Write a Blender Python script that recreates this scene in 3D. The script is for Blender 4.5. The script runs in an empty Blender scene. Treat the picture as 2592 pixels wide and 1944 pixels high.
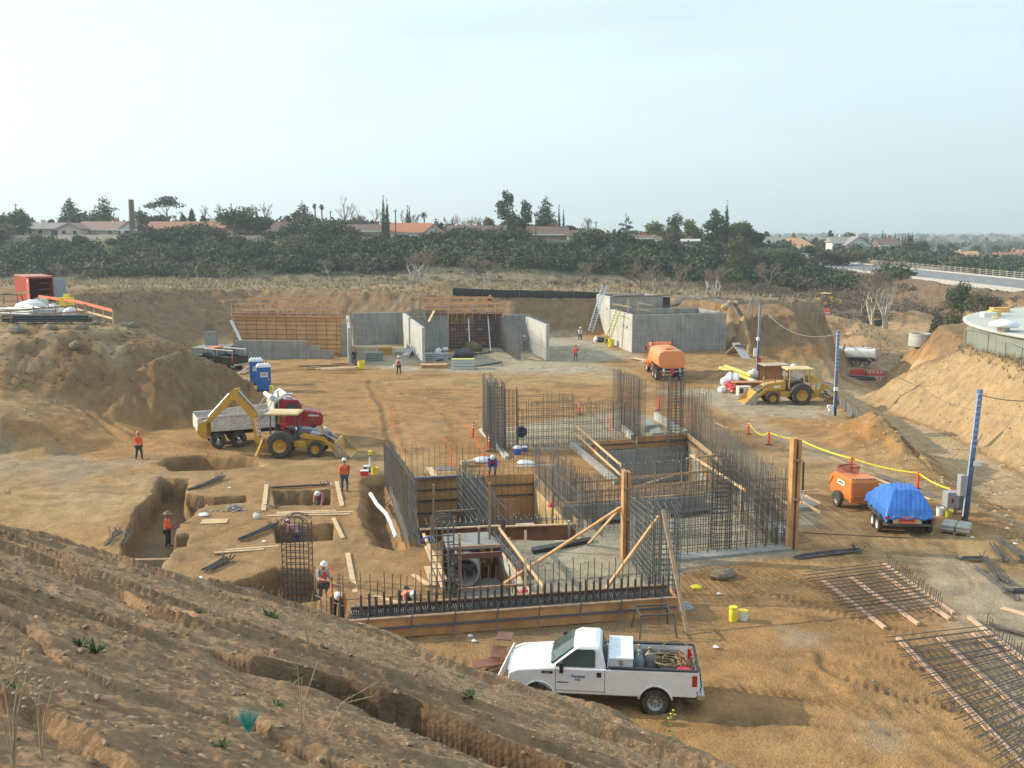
import bpy, math, random
import numpy as np
from math import radians as R, sin, cos, tan, pi, atan2, sqrt
from mathutils import Vector, Matrix
from mathutils.geometry import delaunay_2d_cdt
# ---------------------------------------------------------------- camera, sky, sun
C = bpy.context.scene.collection
sc = bpy.context.scene
CAMZ = 13.5; TH = math.atan(389/2600.0); FPX = 2600.0
cam = bpy.data.cameras.new('camera'); cam.sensor_width = 36; cam.lens = 36*FPX/2592; cam.clip_end = 60000; cam.clip_start = .2
camo = bpy.data.objects.new('camera', cam); C.objects.link(camo)
camo.location = (0, 0, CAMZ); camo.rotation_euler = (pi/2-TH, 0, 0); sc.camera = camo
SUN_EL = 24.0
SUN_TO = Vector((-3.2, .62, 0)).normalized()*cos(R(SUN_EL)) + Vector((0, 0, sin(R(SUN_EL))))   # towards the sun
sl = bpy.data.lights.new('sun', 'SUN'); sl.energy = 5.0; sl.angle = R(.5); sl.color = (1, .87, .66)
so = bpy.data.objects.new('sun', sl); C.objects.link(so)
so.rotation_euler = (-SUN_TO).to_track_quat('-Z', 'Y').to_euler(); so.location = (-60, 20, 60)
w = bpy.data.worlds.new('World'); sc.world = w; w.use_nodes = True
nt = w.node_tree; N = nt.nodes; L = nt.links; N.clear()
def nn(tree, t, **k):
 n = tree.nodes.new(t)
 for a, b in k.items(): setattr(n, a, b)
 return n
sky = nn(nt, 'ShaderNodeTexSky', sky_type='NISHITA', sun_disc=False)
sky.sun_elevation = R(SUN_EL); sky.sun_rotation = atan2(SUN_TO.x, SUN_TO.y) % (2*pi)
sky.air_density = 1.15; sky.dust_density = 1.6; sky.ozone_density = 1.3
tc = nn(nt, 'ShaderNodeTexCoord'); mp = nn(nt, 'ShaderNodeMapping'); mp.inputs['Scale'].default_value = (1.3, 1.3, 6.5)
mp.inputs['Rotation'].default_value = (.12, .06, .3)
no = nn(nt, 'ShaderNodeTexNoise'); no.inputs['Scale'].default_value = 1.5; no.inputs['Detail'].default_value = 7; no.inputs['Roughness'].default_value = .5
no.inputs['Distortion'].default_value = .5
rp = nn(nt, 'ShaderNodeMapRange'); rp.inputs[1].default_value = .38; rp.inputs[2].default_value = .62
mul = nn(nt, 'ShaderNodeMath', operation='MULTIPLY'); mul.inputs[1].default_value = .40
add = nn(nt, 'ShaderNodeMath', operation='ADD'); add.inputs[1].default_value = .42
mix = nn(nt, 'ShaderNodeMixRGB'); mix.inputs[2].default_value = (6.0, 7.4, 8.5, 1)
bg = nn(nt, 'ShaderNodeBackground'); bg.inputs[1].default_value = .115; wo = nn(nt, 'ShaderNodeOutputWorld')
L.new(tc.outputs['Generated'], mp.inputs[0]); L.new(mp.outputs[0], no.inputs[0]); L.new(no.outputs['Fac'], rp.inputs[0])
L.new(rp.outputs[0], mul.inputs[0]); L.new(mul.outputs[0], add.inputs[0]); L.new(add.outputs[0], mix.inputs[0])
L.new(sky.outputs[0], mix.inputs[1]); L.new(mix.outputs[0], bg.inputs[0]); L.new(bg.outputs[0], wo.inputs[0])
sc.view_settings.view_transform = 'Standard'; sc.view_settings.look = 'None'; sc.view_settings.gamma = 1
sc.view_settings.exposure = 0.55
cy = sc.cycles; cy.use_denoising = True; cy.max_bounces = 5; cy.diffuse_bounces = 2; cy.glossy_bounces = 2
cy.transmission_bounces = 3; cy.volume_bounces = 1; cy.transparent_max_bounces = 6; cy.caustics_reflective = False; cy.caustics_refractive = False
cy.volume_step_rate = 20
# ---------------------------------------------------------------- helpers
def ray(px, py):
 u = (px-1296)/FPX; v = (py-972)/FPX
 return Vector((u, cos(TH)-v*sin(TH), -sin(TH)-v*cos(TH)))
def P(px, py, z=0.0):                  # point at height z seen at this photo position
 d = ray(px, py); t = (z-CAMZ)/d.z
 return Vector((d.x*t, d.y*t, z))
def PY(px, py, y):                     # point at distance y seen at this photo position
 d = ray(px, py); t = y/d.y
 return Vector((d.x*t, y, CAMZ+d.z*t))
def tag(o, label=None, cat=None, group=None, kind=None):
 if label: o['label'] = label
 if cat: o['category'] = cat
 if group: o['group'] = group
 if kind: o['kind'] = kind
 return o
def T(name, label, cat, loc=(0, 0, 0), rz=0, group=None):
 o = bpy.data.objects.new(name, None); C.objects.link(o); o.location = loc; o.rotation_euler = (0, 0, rz)
 o.empty_display_size = .3
 return tag(o, label, cat, group)
def copy_tree(o, parent=None):
 c = o.copy(); C.objects.link(c)
 if parent is not None: c.parent = parent
 for ch in list(o.children): copy_tree(ch, c)
 return c
class MB:
 def __init__(s, origin=None):
  s.v = []; s.f = []; s.o = Vector(origin) if origin is not None else None; s.M = None
 def add(s, vs, fs):
  n = len(s.v)
  for p in vs:
   p = Vector(p)
   if s.M is not None: p = s.M @ p
   s.v.append(p)
  s.f += [tuple(n+i for i in f) for f in fs]
  return s
 def box(s, c, d, rz=0, taper=1.0):
  x, y, z = d[0]/2, d[1]/2, d[2]/2; vs = []
  for k, t in ((-1, 1), (1, taper)):
   for (a, b) in ((-1, -1), (1, -1), (1, 1), (-1, 1)):
    px, py = a*x*t, b*y*t
    vs.append((c[0]+px*cos(rz)-py*sin(rz), c[1]+px*sin(rz)+py*cos(rz), c[2]+k*z))
  return s.add(vs, [(3, 2, 1, 0), (4, 5, 6, 7), (0, 1, 5, 4), (1, 2, 6, 5), (2, 3, 7, 6), (3, 0, 4, 7)])
 def bx(s, x0, x1, y0, y1, z0, z1):
  return s.box(((x0+x1)/2, (y0+y1)/2, (z0+z1)/2), (x1-x0, y1-y0, z1-z0))
 def beam(s, a, b, w=.09, h=.04, up=(0, 0, 1)):
  a, b = Vector(a), Vector(b); d = (b-a); d.normalize(); up = Vector(up)
  if abs(d.dot(up)) > .98: up = Vector((0, 1, 0))
  sd = d.cross(up).normalized(); u = sd.cross(d).normalized()
  vs = []
  for p in (a, b):
   for (i, j) in ((-1, -1), (1, -1), (1, 1), (-1, 1)): vs.append(p+sd*(i*w/2)+u*(j*h/2))
  return s.add(vs, [(3, 2, 1, 0), (4, 5, 6, 7), (0, 1, 5, 4), (1, 2, 6, 5), (2, 3, 7, 6), (3, 0, 4, 7)])
 def tube(s, pts, r, n=6, cap=True):
  pts = [Vector(p) for p in pts]; rs = r if isinstance(r, (list, tuple)) else [r]*len(pts)
  vs = []; fs = []; m = len(pts); ref = None
  for i, p in enumerate(pts):
   d = (pts[min(i+1, m-1)]-pts[max(i-1, 0)])
   if d.length < 1e-9: d = Vector((0, 0, 1))
   d.normalize()
   if ref is None: ref = Vector((0, 0, 1)) if abs(d.z) < .9 else Vector((1, 0, 0))
   a = d.cross(ref).normalized(); b = d.cross(a)
   if a.length < .5: a = d.orthogonal().normalized(); b = d.cross(a)
   ref = b.cross(d) if False else ref
   for k in range(n):
    t = 2*pi*k/n; vs.append(p+(a*cos(t)+b*sin(t))*rs[i])
  for i in range(m-1):
   for k in range(n):
    fs.append((i*n+k, i*n+(k+1) % n, (i+1)*n+(k+1) % n, (i+1)*n+k))
  if cap: fs += [tuple(range(n))[::-1], tuple(range((m-1)*n, m*n))]
  return s.add(vs, fs)
 def lathe(s, prof, c=(0, 0, 0), axis='z', n=16, cap=True):   # prof: (r, h)
  vs = []; fs = []; m = len(prof)
  for (r, h) in prof:
   for k in range(n):
    t = 2*pi*k/n; a, b = r*cos(t), r*sin(t)
    q = {'z': (a, b, h), 'y': (a, h, b), 'x': (h, a, b)}[axis]
    vs.append((c[0]+q[0], c[1]+q[1], c[2]+q[2]))
  for i in range(m-1):
   for k in range(n): fs.append((i*n+k, i*n+(k+1) % n, (i+1)*n+(k+1) % n, (i+1)*n+k))
  if cap: fs += [tuple(range(n))[::-1], tuple(range((m-1)*n, m*n))]
  return s.add(vs, fs)
 def prism(s, poly, y0, y1, plane='xz'):     # polygon in xz extruded along y (or in xy along z / yz along x)
  n = len(poly)
  def q(a, b, h): return {'xz': (a, h, b), 'xy': (a, b, h), 'yz': (h, a, b)}[plane]
  vs = [q(a, b, y0) for a, b in poly]+[q(a, b, y1) for a, b in poly]
  fs = [tuple(range(n))[::-1], tuple(range(n, 2*n))]+[(i, (i+1) % n, n+(i+1) % n, n+i) for i in range(n)]
  return s.add(vs, fs)
 def loft(s, rings, cap=True, closed=True):
  n = len(rings[0]); vs = [p for r_ in rings for p in r_]; fs = []
  for i in range(len(rings)-1):
   for k in range(n if closed else n-1): fs.append((i*n+k, i*n+(k+1) % n, (i+1)*n+(k+1) % n, (i+1)*n+k))
  if cap: fs += [tuple(range(n))[::-1], tuple(range((len(rings)-1)*n, len(rings)*n))]
  return s.add(vs, fs)
 def build(s, name, mat, parent=None, bevel=0, smooth=False, label=None):
  me = bpy.data.meshes.new(name)
  o_ = s.o if s.o is not None else Vector((0, 0, 0))
  me.from_pydata([tuple(p-o_) for p in s.v], [], s.f); me.update()
  import bmesh
  bm = bmesh.new(); bm.from_mesh(me); bmesh.ops.recalc_face_normals(bm, faces=bm.faces); bm.to_mesh(me); bm.free()
  return mesh_obj(name, me, mat, parent, bevel, smooth, label)
def mesh_obj(name, me, mat, parent=None, bevel=0, smooth=False, label=None):
 if isinstance(mat, (list, tuple)):
  for m in mat: me.materials.append(m)
 else: me.materials.append(mat)
 o = bpy.data.objects.new(name, me); C.objects.link(o)
 if parent is not None: o.parent = parent
 if bevel:
  b = o.modifiers.new('bevel', 'BEVEL'); b.width = bevel; b.segments = 2; b.limit_method = 'ANGLE'; b.angle_limit = R(35)
 if smooth:
  for p in me.polygons: p.use_smooth = True
 if label: o['label'] = label
 return o
def np_mesh(name, V, F, mat, parent=None, smooth=False, col=None):    # V (n,3), F (m,k)
 me = bpy.data.meshes.new(name); V = np.asarray(V, np.float32); F = np.asarray(F, np.int32); k = F.shape[1]
 me.vertices.add(len(V)); me.vertices.foreach_set('co', V.ravel())
 me.loops.add(F.size); me.loops.foreach_set('vertex_index', F.ravel())
 me.polygons.add(len(F)); me.polygons.foreach_set('loop_start', np.arange(0, F.size, k, dtype=np.int32))
 me.update(calc_edges=True)
 if col is not None:
  a = me.color_attributes.new('col', 'FLOAT_COLOR', 'POINT')
  cc = np.ones((len(V), 4), np.float32); cc[:, :3] = col; a.data.foreach_set('color', cc.ravel())
 if smooth: me.polygons.foreach_set('use_smooth', np.ones(len(F), bool))
 return mesh_obj(name, me, mat, parent)
# ---------------------------------------------------------------- numpy noise
def _h(ix, iy, s):
 n = (ix.astype(np.int64)*374761393 + iy.astype(np.int64)*668265263 + s*1442695041) & 0xffffffff
 n = ((n ^ (n >> 13))*1274126177) & 0xffffffff
 return ((n ^ (n >> 16)) & 0xffff)/65535.0
def vn(x, y, s=0):
 x = np.asarray(x, float); y = np.asarray(y, float)
 ix = np.floor(x); iy = np.floor(y); fx = x-ix; fy = y-iy; ix = ix.astype(np.int64); iy = iy.astype(np.int64)
 fx = fx*fx*(3-2*fx); fy = fy*fy*(3-2*fy)
 a = _h(ix, iy, s); b = _h(ix+1, iy, s); c = _h(ix, iy+1, s); d = _h(ix+1, iy+1, s)
 return (a+(b-a)*fx)*(1-fy)+(c+(d-c)*fx)*fy          # 0..1
def fbm(x, y, o=4, s=0, g=.5):
 t = 0; a = 1; n = 0
 for k in range(o):
  t = t+a*(vn(x*2**k+17.3*k, y*2**k-9.1*k, s+k)-.5); n += a; a *= g
 return t/n*2                                         # about -1..1
def ss(e0, e1, x):
 t = np.clip((x-e0)/(e1-e0), 0, 1); return t*t*(3-2*t)
def seg_d(X, Y, pts, closed=False):                      # distance to polyline, arclength-fraction, signed side
 D = np.full(X.shape, 1e9); S = np.ones(X.shape); U = np.zeros(X.shape)
 pts = list(pts); q = pts+[pts[0]] if closed else pts; acc = 0
 for (a, b) in zip(q[:-1], q[1:]):
  dx, dy = b[0]-a[0], b[1]-a[1]; l2 = dx*dx+dy*dy+1e-12
  t = np.clip(((X-a[0])*dx+(Y-a[1])*dy)/l2, 0, 1)
  ex = X-a[0]-t*dx; ey = Y-a[1]-t*dy; d = np.sqrt(ex*ex+ey*ey); m = d < D
  D = np.where(m, d, D); S = np.where(m, np.sign(dx*(Y-a[1])-dy*(X-a[0])), S); U = np.where(m, acc+t*sqrt(l2), U)
  acc += sqrt(l2)
 return D, S, U
def inside(X, Y, poly):
 r = np.zeros(X.shape, bool); n = len(poly)
 for i in range(n):
  x0, y0 = poly[i][:2]; x1, y1 = poly[(i+1) % n][:2]
  if y0 == y1: continue
  c = ((y0 > Y) != (y1 > Y)) & (X < (x1-x0)*(Y-y0)/(y1-y0)+x0); r ^= c
 return r
def sdf(X, Y, poly):                                     # negative inside
 out = np.full(X.shape, 99.0)
 xs = [p[0] for p in poly]; ys = [p[1] for p in poly]; m = 4
 sel = (X > min(xs)-m) & (X < max(xs)+m) & (Y > min(ys)-m) & (Y < max(ys)+m)
 if sel.any():
  x, y = X[sel], Y[sel]; d, _, _ = seg_d(x, y, poly, True); out[sel] = np.where(inside(x, y, poly), -d, d)
 return out
# ---------------------------------------------------------------- materials
_mc = {}
def mat(name, col, rough=.6, metal=0, var=.12, scale=6, bump=.0, bscale=40, trans=0, coat=0, alpha=1, dirt=None, dirt_amt=.4, spec=None):
 if name in _mc: return _mc[name]
 m = bpy.data.materials.new(name); m.use_nodes = True; t = m.node_tree; b = t.nodes['Principled BSDF']
 b.inputs['Roughness'].default_value = rough; b.inputs['Metallic'].default_value = metal
 if coat: b.inputs['Coat Weight'].default_value = coat
 if trans: b.inputs['Transmission Weight'].default_value = trans
 if spec is not None: b.inputs['Specular IOR Level'].default_value = spec
 c = tuple(col)+(1,)
 g = nn(t, 'ShaderNodeTexCoord'); n = nn(t, 'ShaderNodeTexNoise'); n.inputs['Scale'].default_value = scale; n.inputs['Detail'].default_value = 5
 t.links.new(g.outputs['Object'], n.inputs['Vector'])
 mr = nn(t, 'ShaderNodeMapRange'); mr.inputs[1].default_value = .3; mr.inputs[2].default_value = .7; mr.inputs[3].default_value = 1-var; mr.inputs[4].default_value = 1+var
 t.links.new(n.outputs['Fac'], mr.inputs[0])
 mx = nn(t, 'ShaderNodeMixRGB', blend_type='MULTIPLY'); mx.inputs[0].default_value = 1; mx.inputs[1].default_value = c
 t.links.new(mr.outputs[0], mx.inputs[2]); out = mx
 if dirt:
  n2 = nn(t, 'ShaderNodeTexNoise'); n2.inputs['Scale'].default_value = scale*.45; n2.inputs['Detail'].default_value = 8; n2.inputs['Roughness'].default_value = .65
  t.links.new(g.outputs['Object'], n2.inputs['Vector'])
  r2 = nn(t, 'ShaderNodeMapRange'); r2.inputs[1].default_value = .40; r2.inputs[2].default_value = .72; r2.inputs[3].default_value = 0; r2.inputs[4].default_value = dirt_amt
  t.links.new(n2.outputs['Fac'], r2.inputs[0]); m2 = nn(t, 'ShaderNodeMixRGB'); m2.inputs[2].default_value = tuple(dirt)+(1,)
  t.links.new(r2.outputs[0], m2.inputs[0]); t.links.new(out.outputs[0], m2.inputs[1]); out = m2
 t.links.new(out.outputs[0], b.inputs['Base Color'])
 if bump:
  n3 = nn(t, 'ShaderNodeTexNoise'); n3.inputs['Scale'].default_value = bscale; n3.inputs['Detail'].default_value = 6
  t.links.new(g.outputs['Object'], n3.inputs['Vector'])
  bp = nn(t, 'ShaderNodeBump'); bp.inputs['Strength'].default_value = bump; bp.inputs['Distance'].default_value = .05
  t.links.new(n3.outputs['Fac'], bp.inputs['Height']); t.links.new(bp.outputs[0], b.inputs['Normal'])
 _mc[name] = m; return m
# ---------------------------------------------------------------- terrain: surveyed points and break lines, then relief
def pl_near(x, y): return 11.8-.34*x-.38*y
def on_plane(px, py):
 d = ray(px, py); t = (11.8-CAMZ)/(d.z+.34*d.x+.38*d.y); return Vector((d.x*t, d.y*t, CAMZ+d.z*t))
LINES = []
crest = [on_plane(*p) for p in ((-1500, 930), (-700, 1120), (-300, 1235), (0, 1336), (211, 1389), (387, 1453), (504, 1506), (703, 1535), (820, 1558), (996, 1605),
 (1113, 1664), (1265, 1734), (1465, 1781), (1558, 1828), (1700, 1875), (1875, 1944), (2150, 2060))]
toe = []
for c in crest:
 d = Vector((c.x*.75, c.y, 0)).normalized(); k = max(c.z, .25)/.72; toe.append(Vector((c.x+d.x*k, c.y+d.y*k, 0)))
LINES += [crest, toe]
for q in ((0, -30, 11.8), (0, 0, 11.8), (-25, -10, 15), (-60, 0, 16), (6, 8), (3, 14), (-6, 12), (-12, 8), (-20, 12), (12, 4)):
 LINES.append([Vector((q[0], q[1], q[2] if len(q) > 2 else pl_near(q[0], q[1])))])
LINES.append([Vector((5.9, 23.3, 0)), Vector((10, 22.1, 0)), Vector((20, 13.1, 0)), Vector((34, .6, 0)), Vector((60, -23, 0))])
def LN(*p): LINES.append([P(*q) for q in p])
def LW(*p): LINES.append([Vector(q) for q in p])
# left bank, haul track, mound
LN((-500, 1135, .3), (0, 1150, .3), (110, 1156, .2), (200, 1146, .1), (293, 1134, 0), (345, 1128, 0))
LN((-500, 1030, 2.7), (0, 1054, 2.3), (100, 1076, 1.6), (200, 1110, .7), (290, 1129, .1))
LN((-500, 950, 3.6), (0, 978, 3.0), (113, 1004, 2.3), (195, 1023, 1.7), (281, 1062, .8), (390, 1089, 0), (470, 1082, 0), (560, 1047, 0), (656, 992, 0))
LN((250, 1000, 2.2), (336, 941, 3.6), (390, 904, 4.6), (430, 912, 4.3), (496, 921, 3.5), (586, 935, 2.5), (630, 974, 1.0))
LN((-600, 780, 7.2), (-200, 812, 6.7), (0, 822, 6.5), (140, 835, 6.4), (230, 835, 6.3), (352, 826, 6.3), (469, 879, 4.9), (562, 920, 3.3), (633, 967, 1.2), (656, 992, 0))
LW((-36, 72.5, 5.2), (-29, 73, 5.2))
# pit edge round the back and its foot
LN((300, 822, 6.4), (102, 781, 6.5), (117, 757, 6.5), (170, 751, 6.4), (220, 745, 6.2), (350, 737, 6.0), (508, 733, 5.7), (656, 731, 5.6), (1055, 743, 5.3), (1300, 750, 4.9),
 (1500, 756, 4.4))
LINES[-1] += [Vector((13, 143, 4.4)), Vector((22, 143, 4.4)), PY(1850, 768, 128), P(1973, 763, 4.9)]
LW((-21, 86.5, 0), (-25, 91, 0), (-31, 97, 0), (-36, 105, 0), (-37.5, 115, 0), (-36, 121, 0), (-31, 128, 0), (-24, 128.5, 0), (-12, 125.5, 0), (0, 124, 0), (6, 131, 0), (17, 135, 0), (22, 132, 0), (24.9, 118, 0), (26.2, 112, 0), (27.4, 110, 0))
LW((-25, 83, 3.3))
for q in ((-19.5, 84.5), (-18, 80), (-17, 75)): LW((q[0], q[1], 0))
for yy in range(48, 112, 9):
 for xx in range(-16, 28, 9):
  if xx/yy < .36: LW((xx+.3, yy+.2, 0))
LN((1885, 790, 4.3), (1905, 840, 2.1), (1918, 892, .1))
LN((1973, 763, 4.9), (2010, 790, 4.0), (2050, 822, 2.2), (2085, 850, .2), (2112, 872, -2), (2124, 902, -4.6))
LN((1918, 895, 0), (1960, 915, 0), (2040, 950, -.1))
# pad edge, ramp, cut
LN((2045, 953, 0), (2103, 1000, 0), (2190, 1083, .2), (2300, 1160, .1), (2360, 1200, 0), (2450, 1262, 0), (2592, 1370, 0), (2900, 1580, 0))
LN((2124, 930, -4.9), (2128, 982, -3.3), (2150, 1010, -3.2), (2200, 1070, -2.6), (2270, 1130, -2.2), (2350, 1180, -1.6), (2450, 1225, -1), (2592, 1330, -.5), (2900, 1500, -.3))
LN((2200, 1018, -3.3), (2226, 1033, -3.2), (2298, 1058, -2.8), (2356, 1083, -2.4), (2407, 1098, -2.2), (2461, 1130, -1.9), (2592, 1200, -1.4), (2900, 1350, -1))
LN((2200, 1016, -3.2), (2237, 978, -2), (2273, 950, -.8), (2371, 913, 1.2), (2443, 879, 2.6), (2497, 893, 3.0), (2592, 922, 3.4), (2900, 1010, 3.6))
LW((44, 99, 2.9), (50, 120, 2.6), (73, 124, 2.8), (120, 100, 3))
LW((36.5, 104, -3.6), (42, 110, -5), (46, 128, -5.6), (73, 140, -5.5), (130, 130, -4))
# lower yard, terrace, plain
LN((2090, 905, -5.9), (2117, 905, -5.9), (2195, 928, -6), (2273, 930, -6), (2400, 885, -6), (2500, 870, -6))
LN((2090, 873, -4.3), (2117, 873, -4.3), (2195, 890, -4.6), (2273, 908, -4.9), (2400, 867, -4.9), (2500, 850, -4.7))
LW((44, 146, -6), (66, 150, -6))
LN((1990, 800, -3.4), (2100, 833, -4), (2440, 830, -4), (2700, 830, -3.6))
LN((2010, 745, -1.5), (2300, 770, -3), (2592, 760, -3), (2900, 760, -2.5))
LW((-300, 150, 5.6), (-120, 165, 5), (-60, 178, 4.1), (0, 180, 3.7), (30, 168, 3.6), (45, 150, 3.2), (58, 172, -1.5))
LN((-900, 700, 1.5), (-300, 706, 1.5), (0, 708, 1.5), (400, 709, 1.5), (800, 713, 1.6), (1100, 717, 1.6), (1400, 716, 1.5), (1700, 712, 1.3), (1950, 712, .3), (2062, 703, 0))
# bluff top
LW((-420, 300, 12.2), (-150, 292, 12), (-60, 288, 11.8), (0, 290, 11.2), (35, 292, 10.3), (60, 300, 9.4), (82, 310, 8.2), (93, 330, 5.5), (92, 365, 2.8), (95, 460, 2.2))
LW((-420, 700, 13), (-60, 600, 10.5), (60, 560, 8), (110, 520, 5), (150, 470, 4.2))
# road shelf at x 97..115 and the bank behind it
LW((90, 180, -1.8), (90, 250, -1.2), (92, 305, .4), (94, 350, 1.6))
LW((96, 150, 2), (96, 450, 2)); LW((116, 150, 2), (116, 450, 2))
LW((128, 150, .2), (126, 250, 1.2), (130, 380, 3.6), (150, 450, 4))
LW((260, 150, -7), (260, 400, -4), (260, 620, -4), (200, 700, -1.5))
LW((-2500, 1500, 8), (0, 1300, 2), (900, 1300, -10), (2500, 1200, -12)); LW((-24000, 21000, -8), (0, 21000, -10), (24000, 21000, -10))
LW((-24000, -500, 14), (-400, -300, 14), (0, -200, 12), (300, -200, 0), (24000, -500, -10)); LW((-300, 60, 6), (-150, 62, 5.5)); LW((-110, 90, 7), (-200, 120, 7)); LW((140, 40, 2.5), (300, 60, 2)); LW((-9000, 3000, 10), (9000, 3000, -14))
_v = []; _e = []
for ln in LINES:
 n = len(_v); _v += ln; _e += [(n+i, n+i+1) for i in range(len(ln)-1)]
_r = delaunay_2d_cdt([Vector((p.x, p.y)) for p in _v], _e, [], 0, 1e-4)
TV = []
for i, p in enumerate(_r[0]):
 src = _r[3][i]
 if src: TV.append((p.x, p.y, _v[src[0]].z))
 else:                                   # crossing of two lines: take the nearer line's height
  best = None
  for (a, b) in _e:
   A, B = _v[a], _v[b]; ab = Vector((B.x-A.x, B.y-A.y)); t = max(0, min(1, ((p.x-A.x)*ab.x+(p.y-A.y)*ab.y)/(ab.length_squared+1e-9)))
   q = (A.x+ab.x*t-p.x)**2+(A.y+ab.y*t-p.y)**2
   if best is None or q < best[0]: best = (q, A.z+(B.z-A.z)*t)
  TV.append((p.x, p.y, best[1]))
TF = [tuple(f) for f in _r[2]]
def tin(X, Y):
 Z = np.full(X.shape, np.nan); xf = X.ravel(); yf = Y.ravel(); zf = Z.ravel()
 for f in TF:
  a, b, c = (TV[i] for i in f[:3])
  sel = np.nonzero((xf >= min(a[0], b[0], c[0])) & (xf <= max(a[0], b[0], c[0])) & (yf >= min(a[1], b[1], c[1])) & (yf <= max(a[1], b[1], c[1])))[0]
  if not len(sel): continue
  x, y = xf[sel], yf[sel]; d = (b[1]-c[1])*(a[0]-c[0])+(c[0]-b[0])*(a[1]-c[1])
  if abs(d) < 1e-9: continue
  l1 = ((b[1]-c[1])*(x-c[0])+(c[0]-b[0])*(y-c[1]))/d; l2 = ((c[1]-a[1])*(x-c[0])+(a[0]-c[0])*(y-c[1]))/d; l3 = 1-l1-l2
  k = (l1 > -1e-6) & (l2 > -1e-6) & (l3 > -1e-6); zf[sel[k]] = (l1*a[2]+l2*b[2]+l3*c[2])[k]
 zf[np.isnan(zf)] = 0
 return zf.reshape(X.shape)
def W2(pts, z=0): return [tuple(P(a, b, z)[:2]) for a, b in pts]
# excavated pits: outline on the pad (photo positions), depth, edge softness
S_BACK = W2([(1040, 1213), (1352, 1200), (1462, 1322), (1062, 1338)])
PITS = [
 (W2([(408, 1179), (430, 1163), (506, 1156), (590, 1162), (650, 1170), (655, 1180), (585, 1186), (513, 1191), (445, 1193)]), .9, .25),
 (W2([(300, 1440), (324, 1345), (345, 1290), (388, 1255), (408, 1211), (474, 1213), (468, 1250), (466, 1268), (500, 1290), (484, 1308), (448, 1325), (441, 1390), (405, 1430), (380, 1475)]), 1.35, .10),
 (W2([(464, 1253), (540, 1260), (624, 1253), (621, 1272), (530, 1281), (498, 1292)]), .8, .10),
 (W2([(430, 1357), (477, 1354), (469, 1386), (430, 1389)]), .9, .10),
 (W2([(693, 1242), (834, 1240), (836, 1276), (701, 1280)]), 1.2, .07),
 (W2([(697, 1330), (842, 1324), (842, 1366), (702, 1374)]), 1.2, .07),
 (W2([(535, 1478), (600, 1476), (640, 1466), (700, 1440), (790, 1440), (838, 1478), (800, 1522), (700, 1540), (560, 1500)]), 1.1, .10),
 (W2([(935, 1215), (975, 1208), (990, 1290), (1012, 1388), (965, 1375), (930, 1300)]), .75, .55),
 (S_BACK, 2.7, .04),
 (W2([(1122, 1374), (1238, 1368), (1322, 1468), (1322, 1530), (1130, 1540)]), 1.3, .05),
 (W2([(1062, 1336), (1458, 1322), (1462, 1368), (1240, 1362), (1120, 1370), (1068, 1376)]), 1.05, .04),
 (W2([(1500, 1127), (1738, 1112), (1790, 1222), (1592, 1238)]), 2.6, .05),
]
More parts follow.
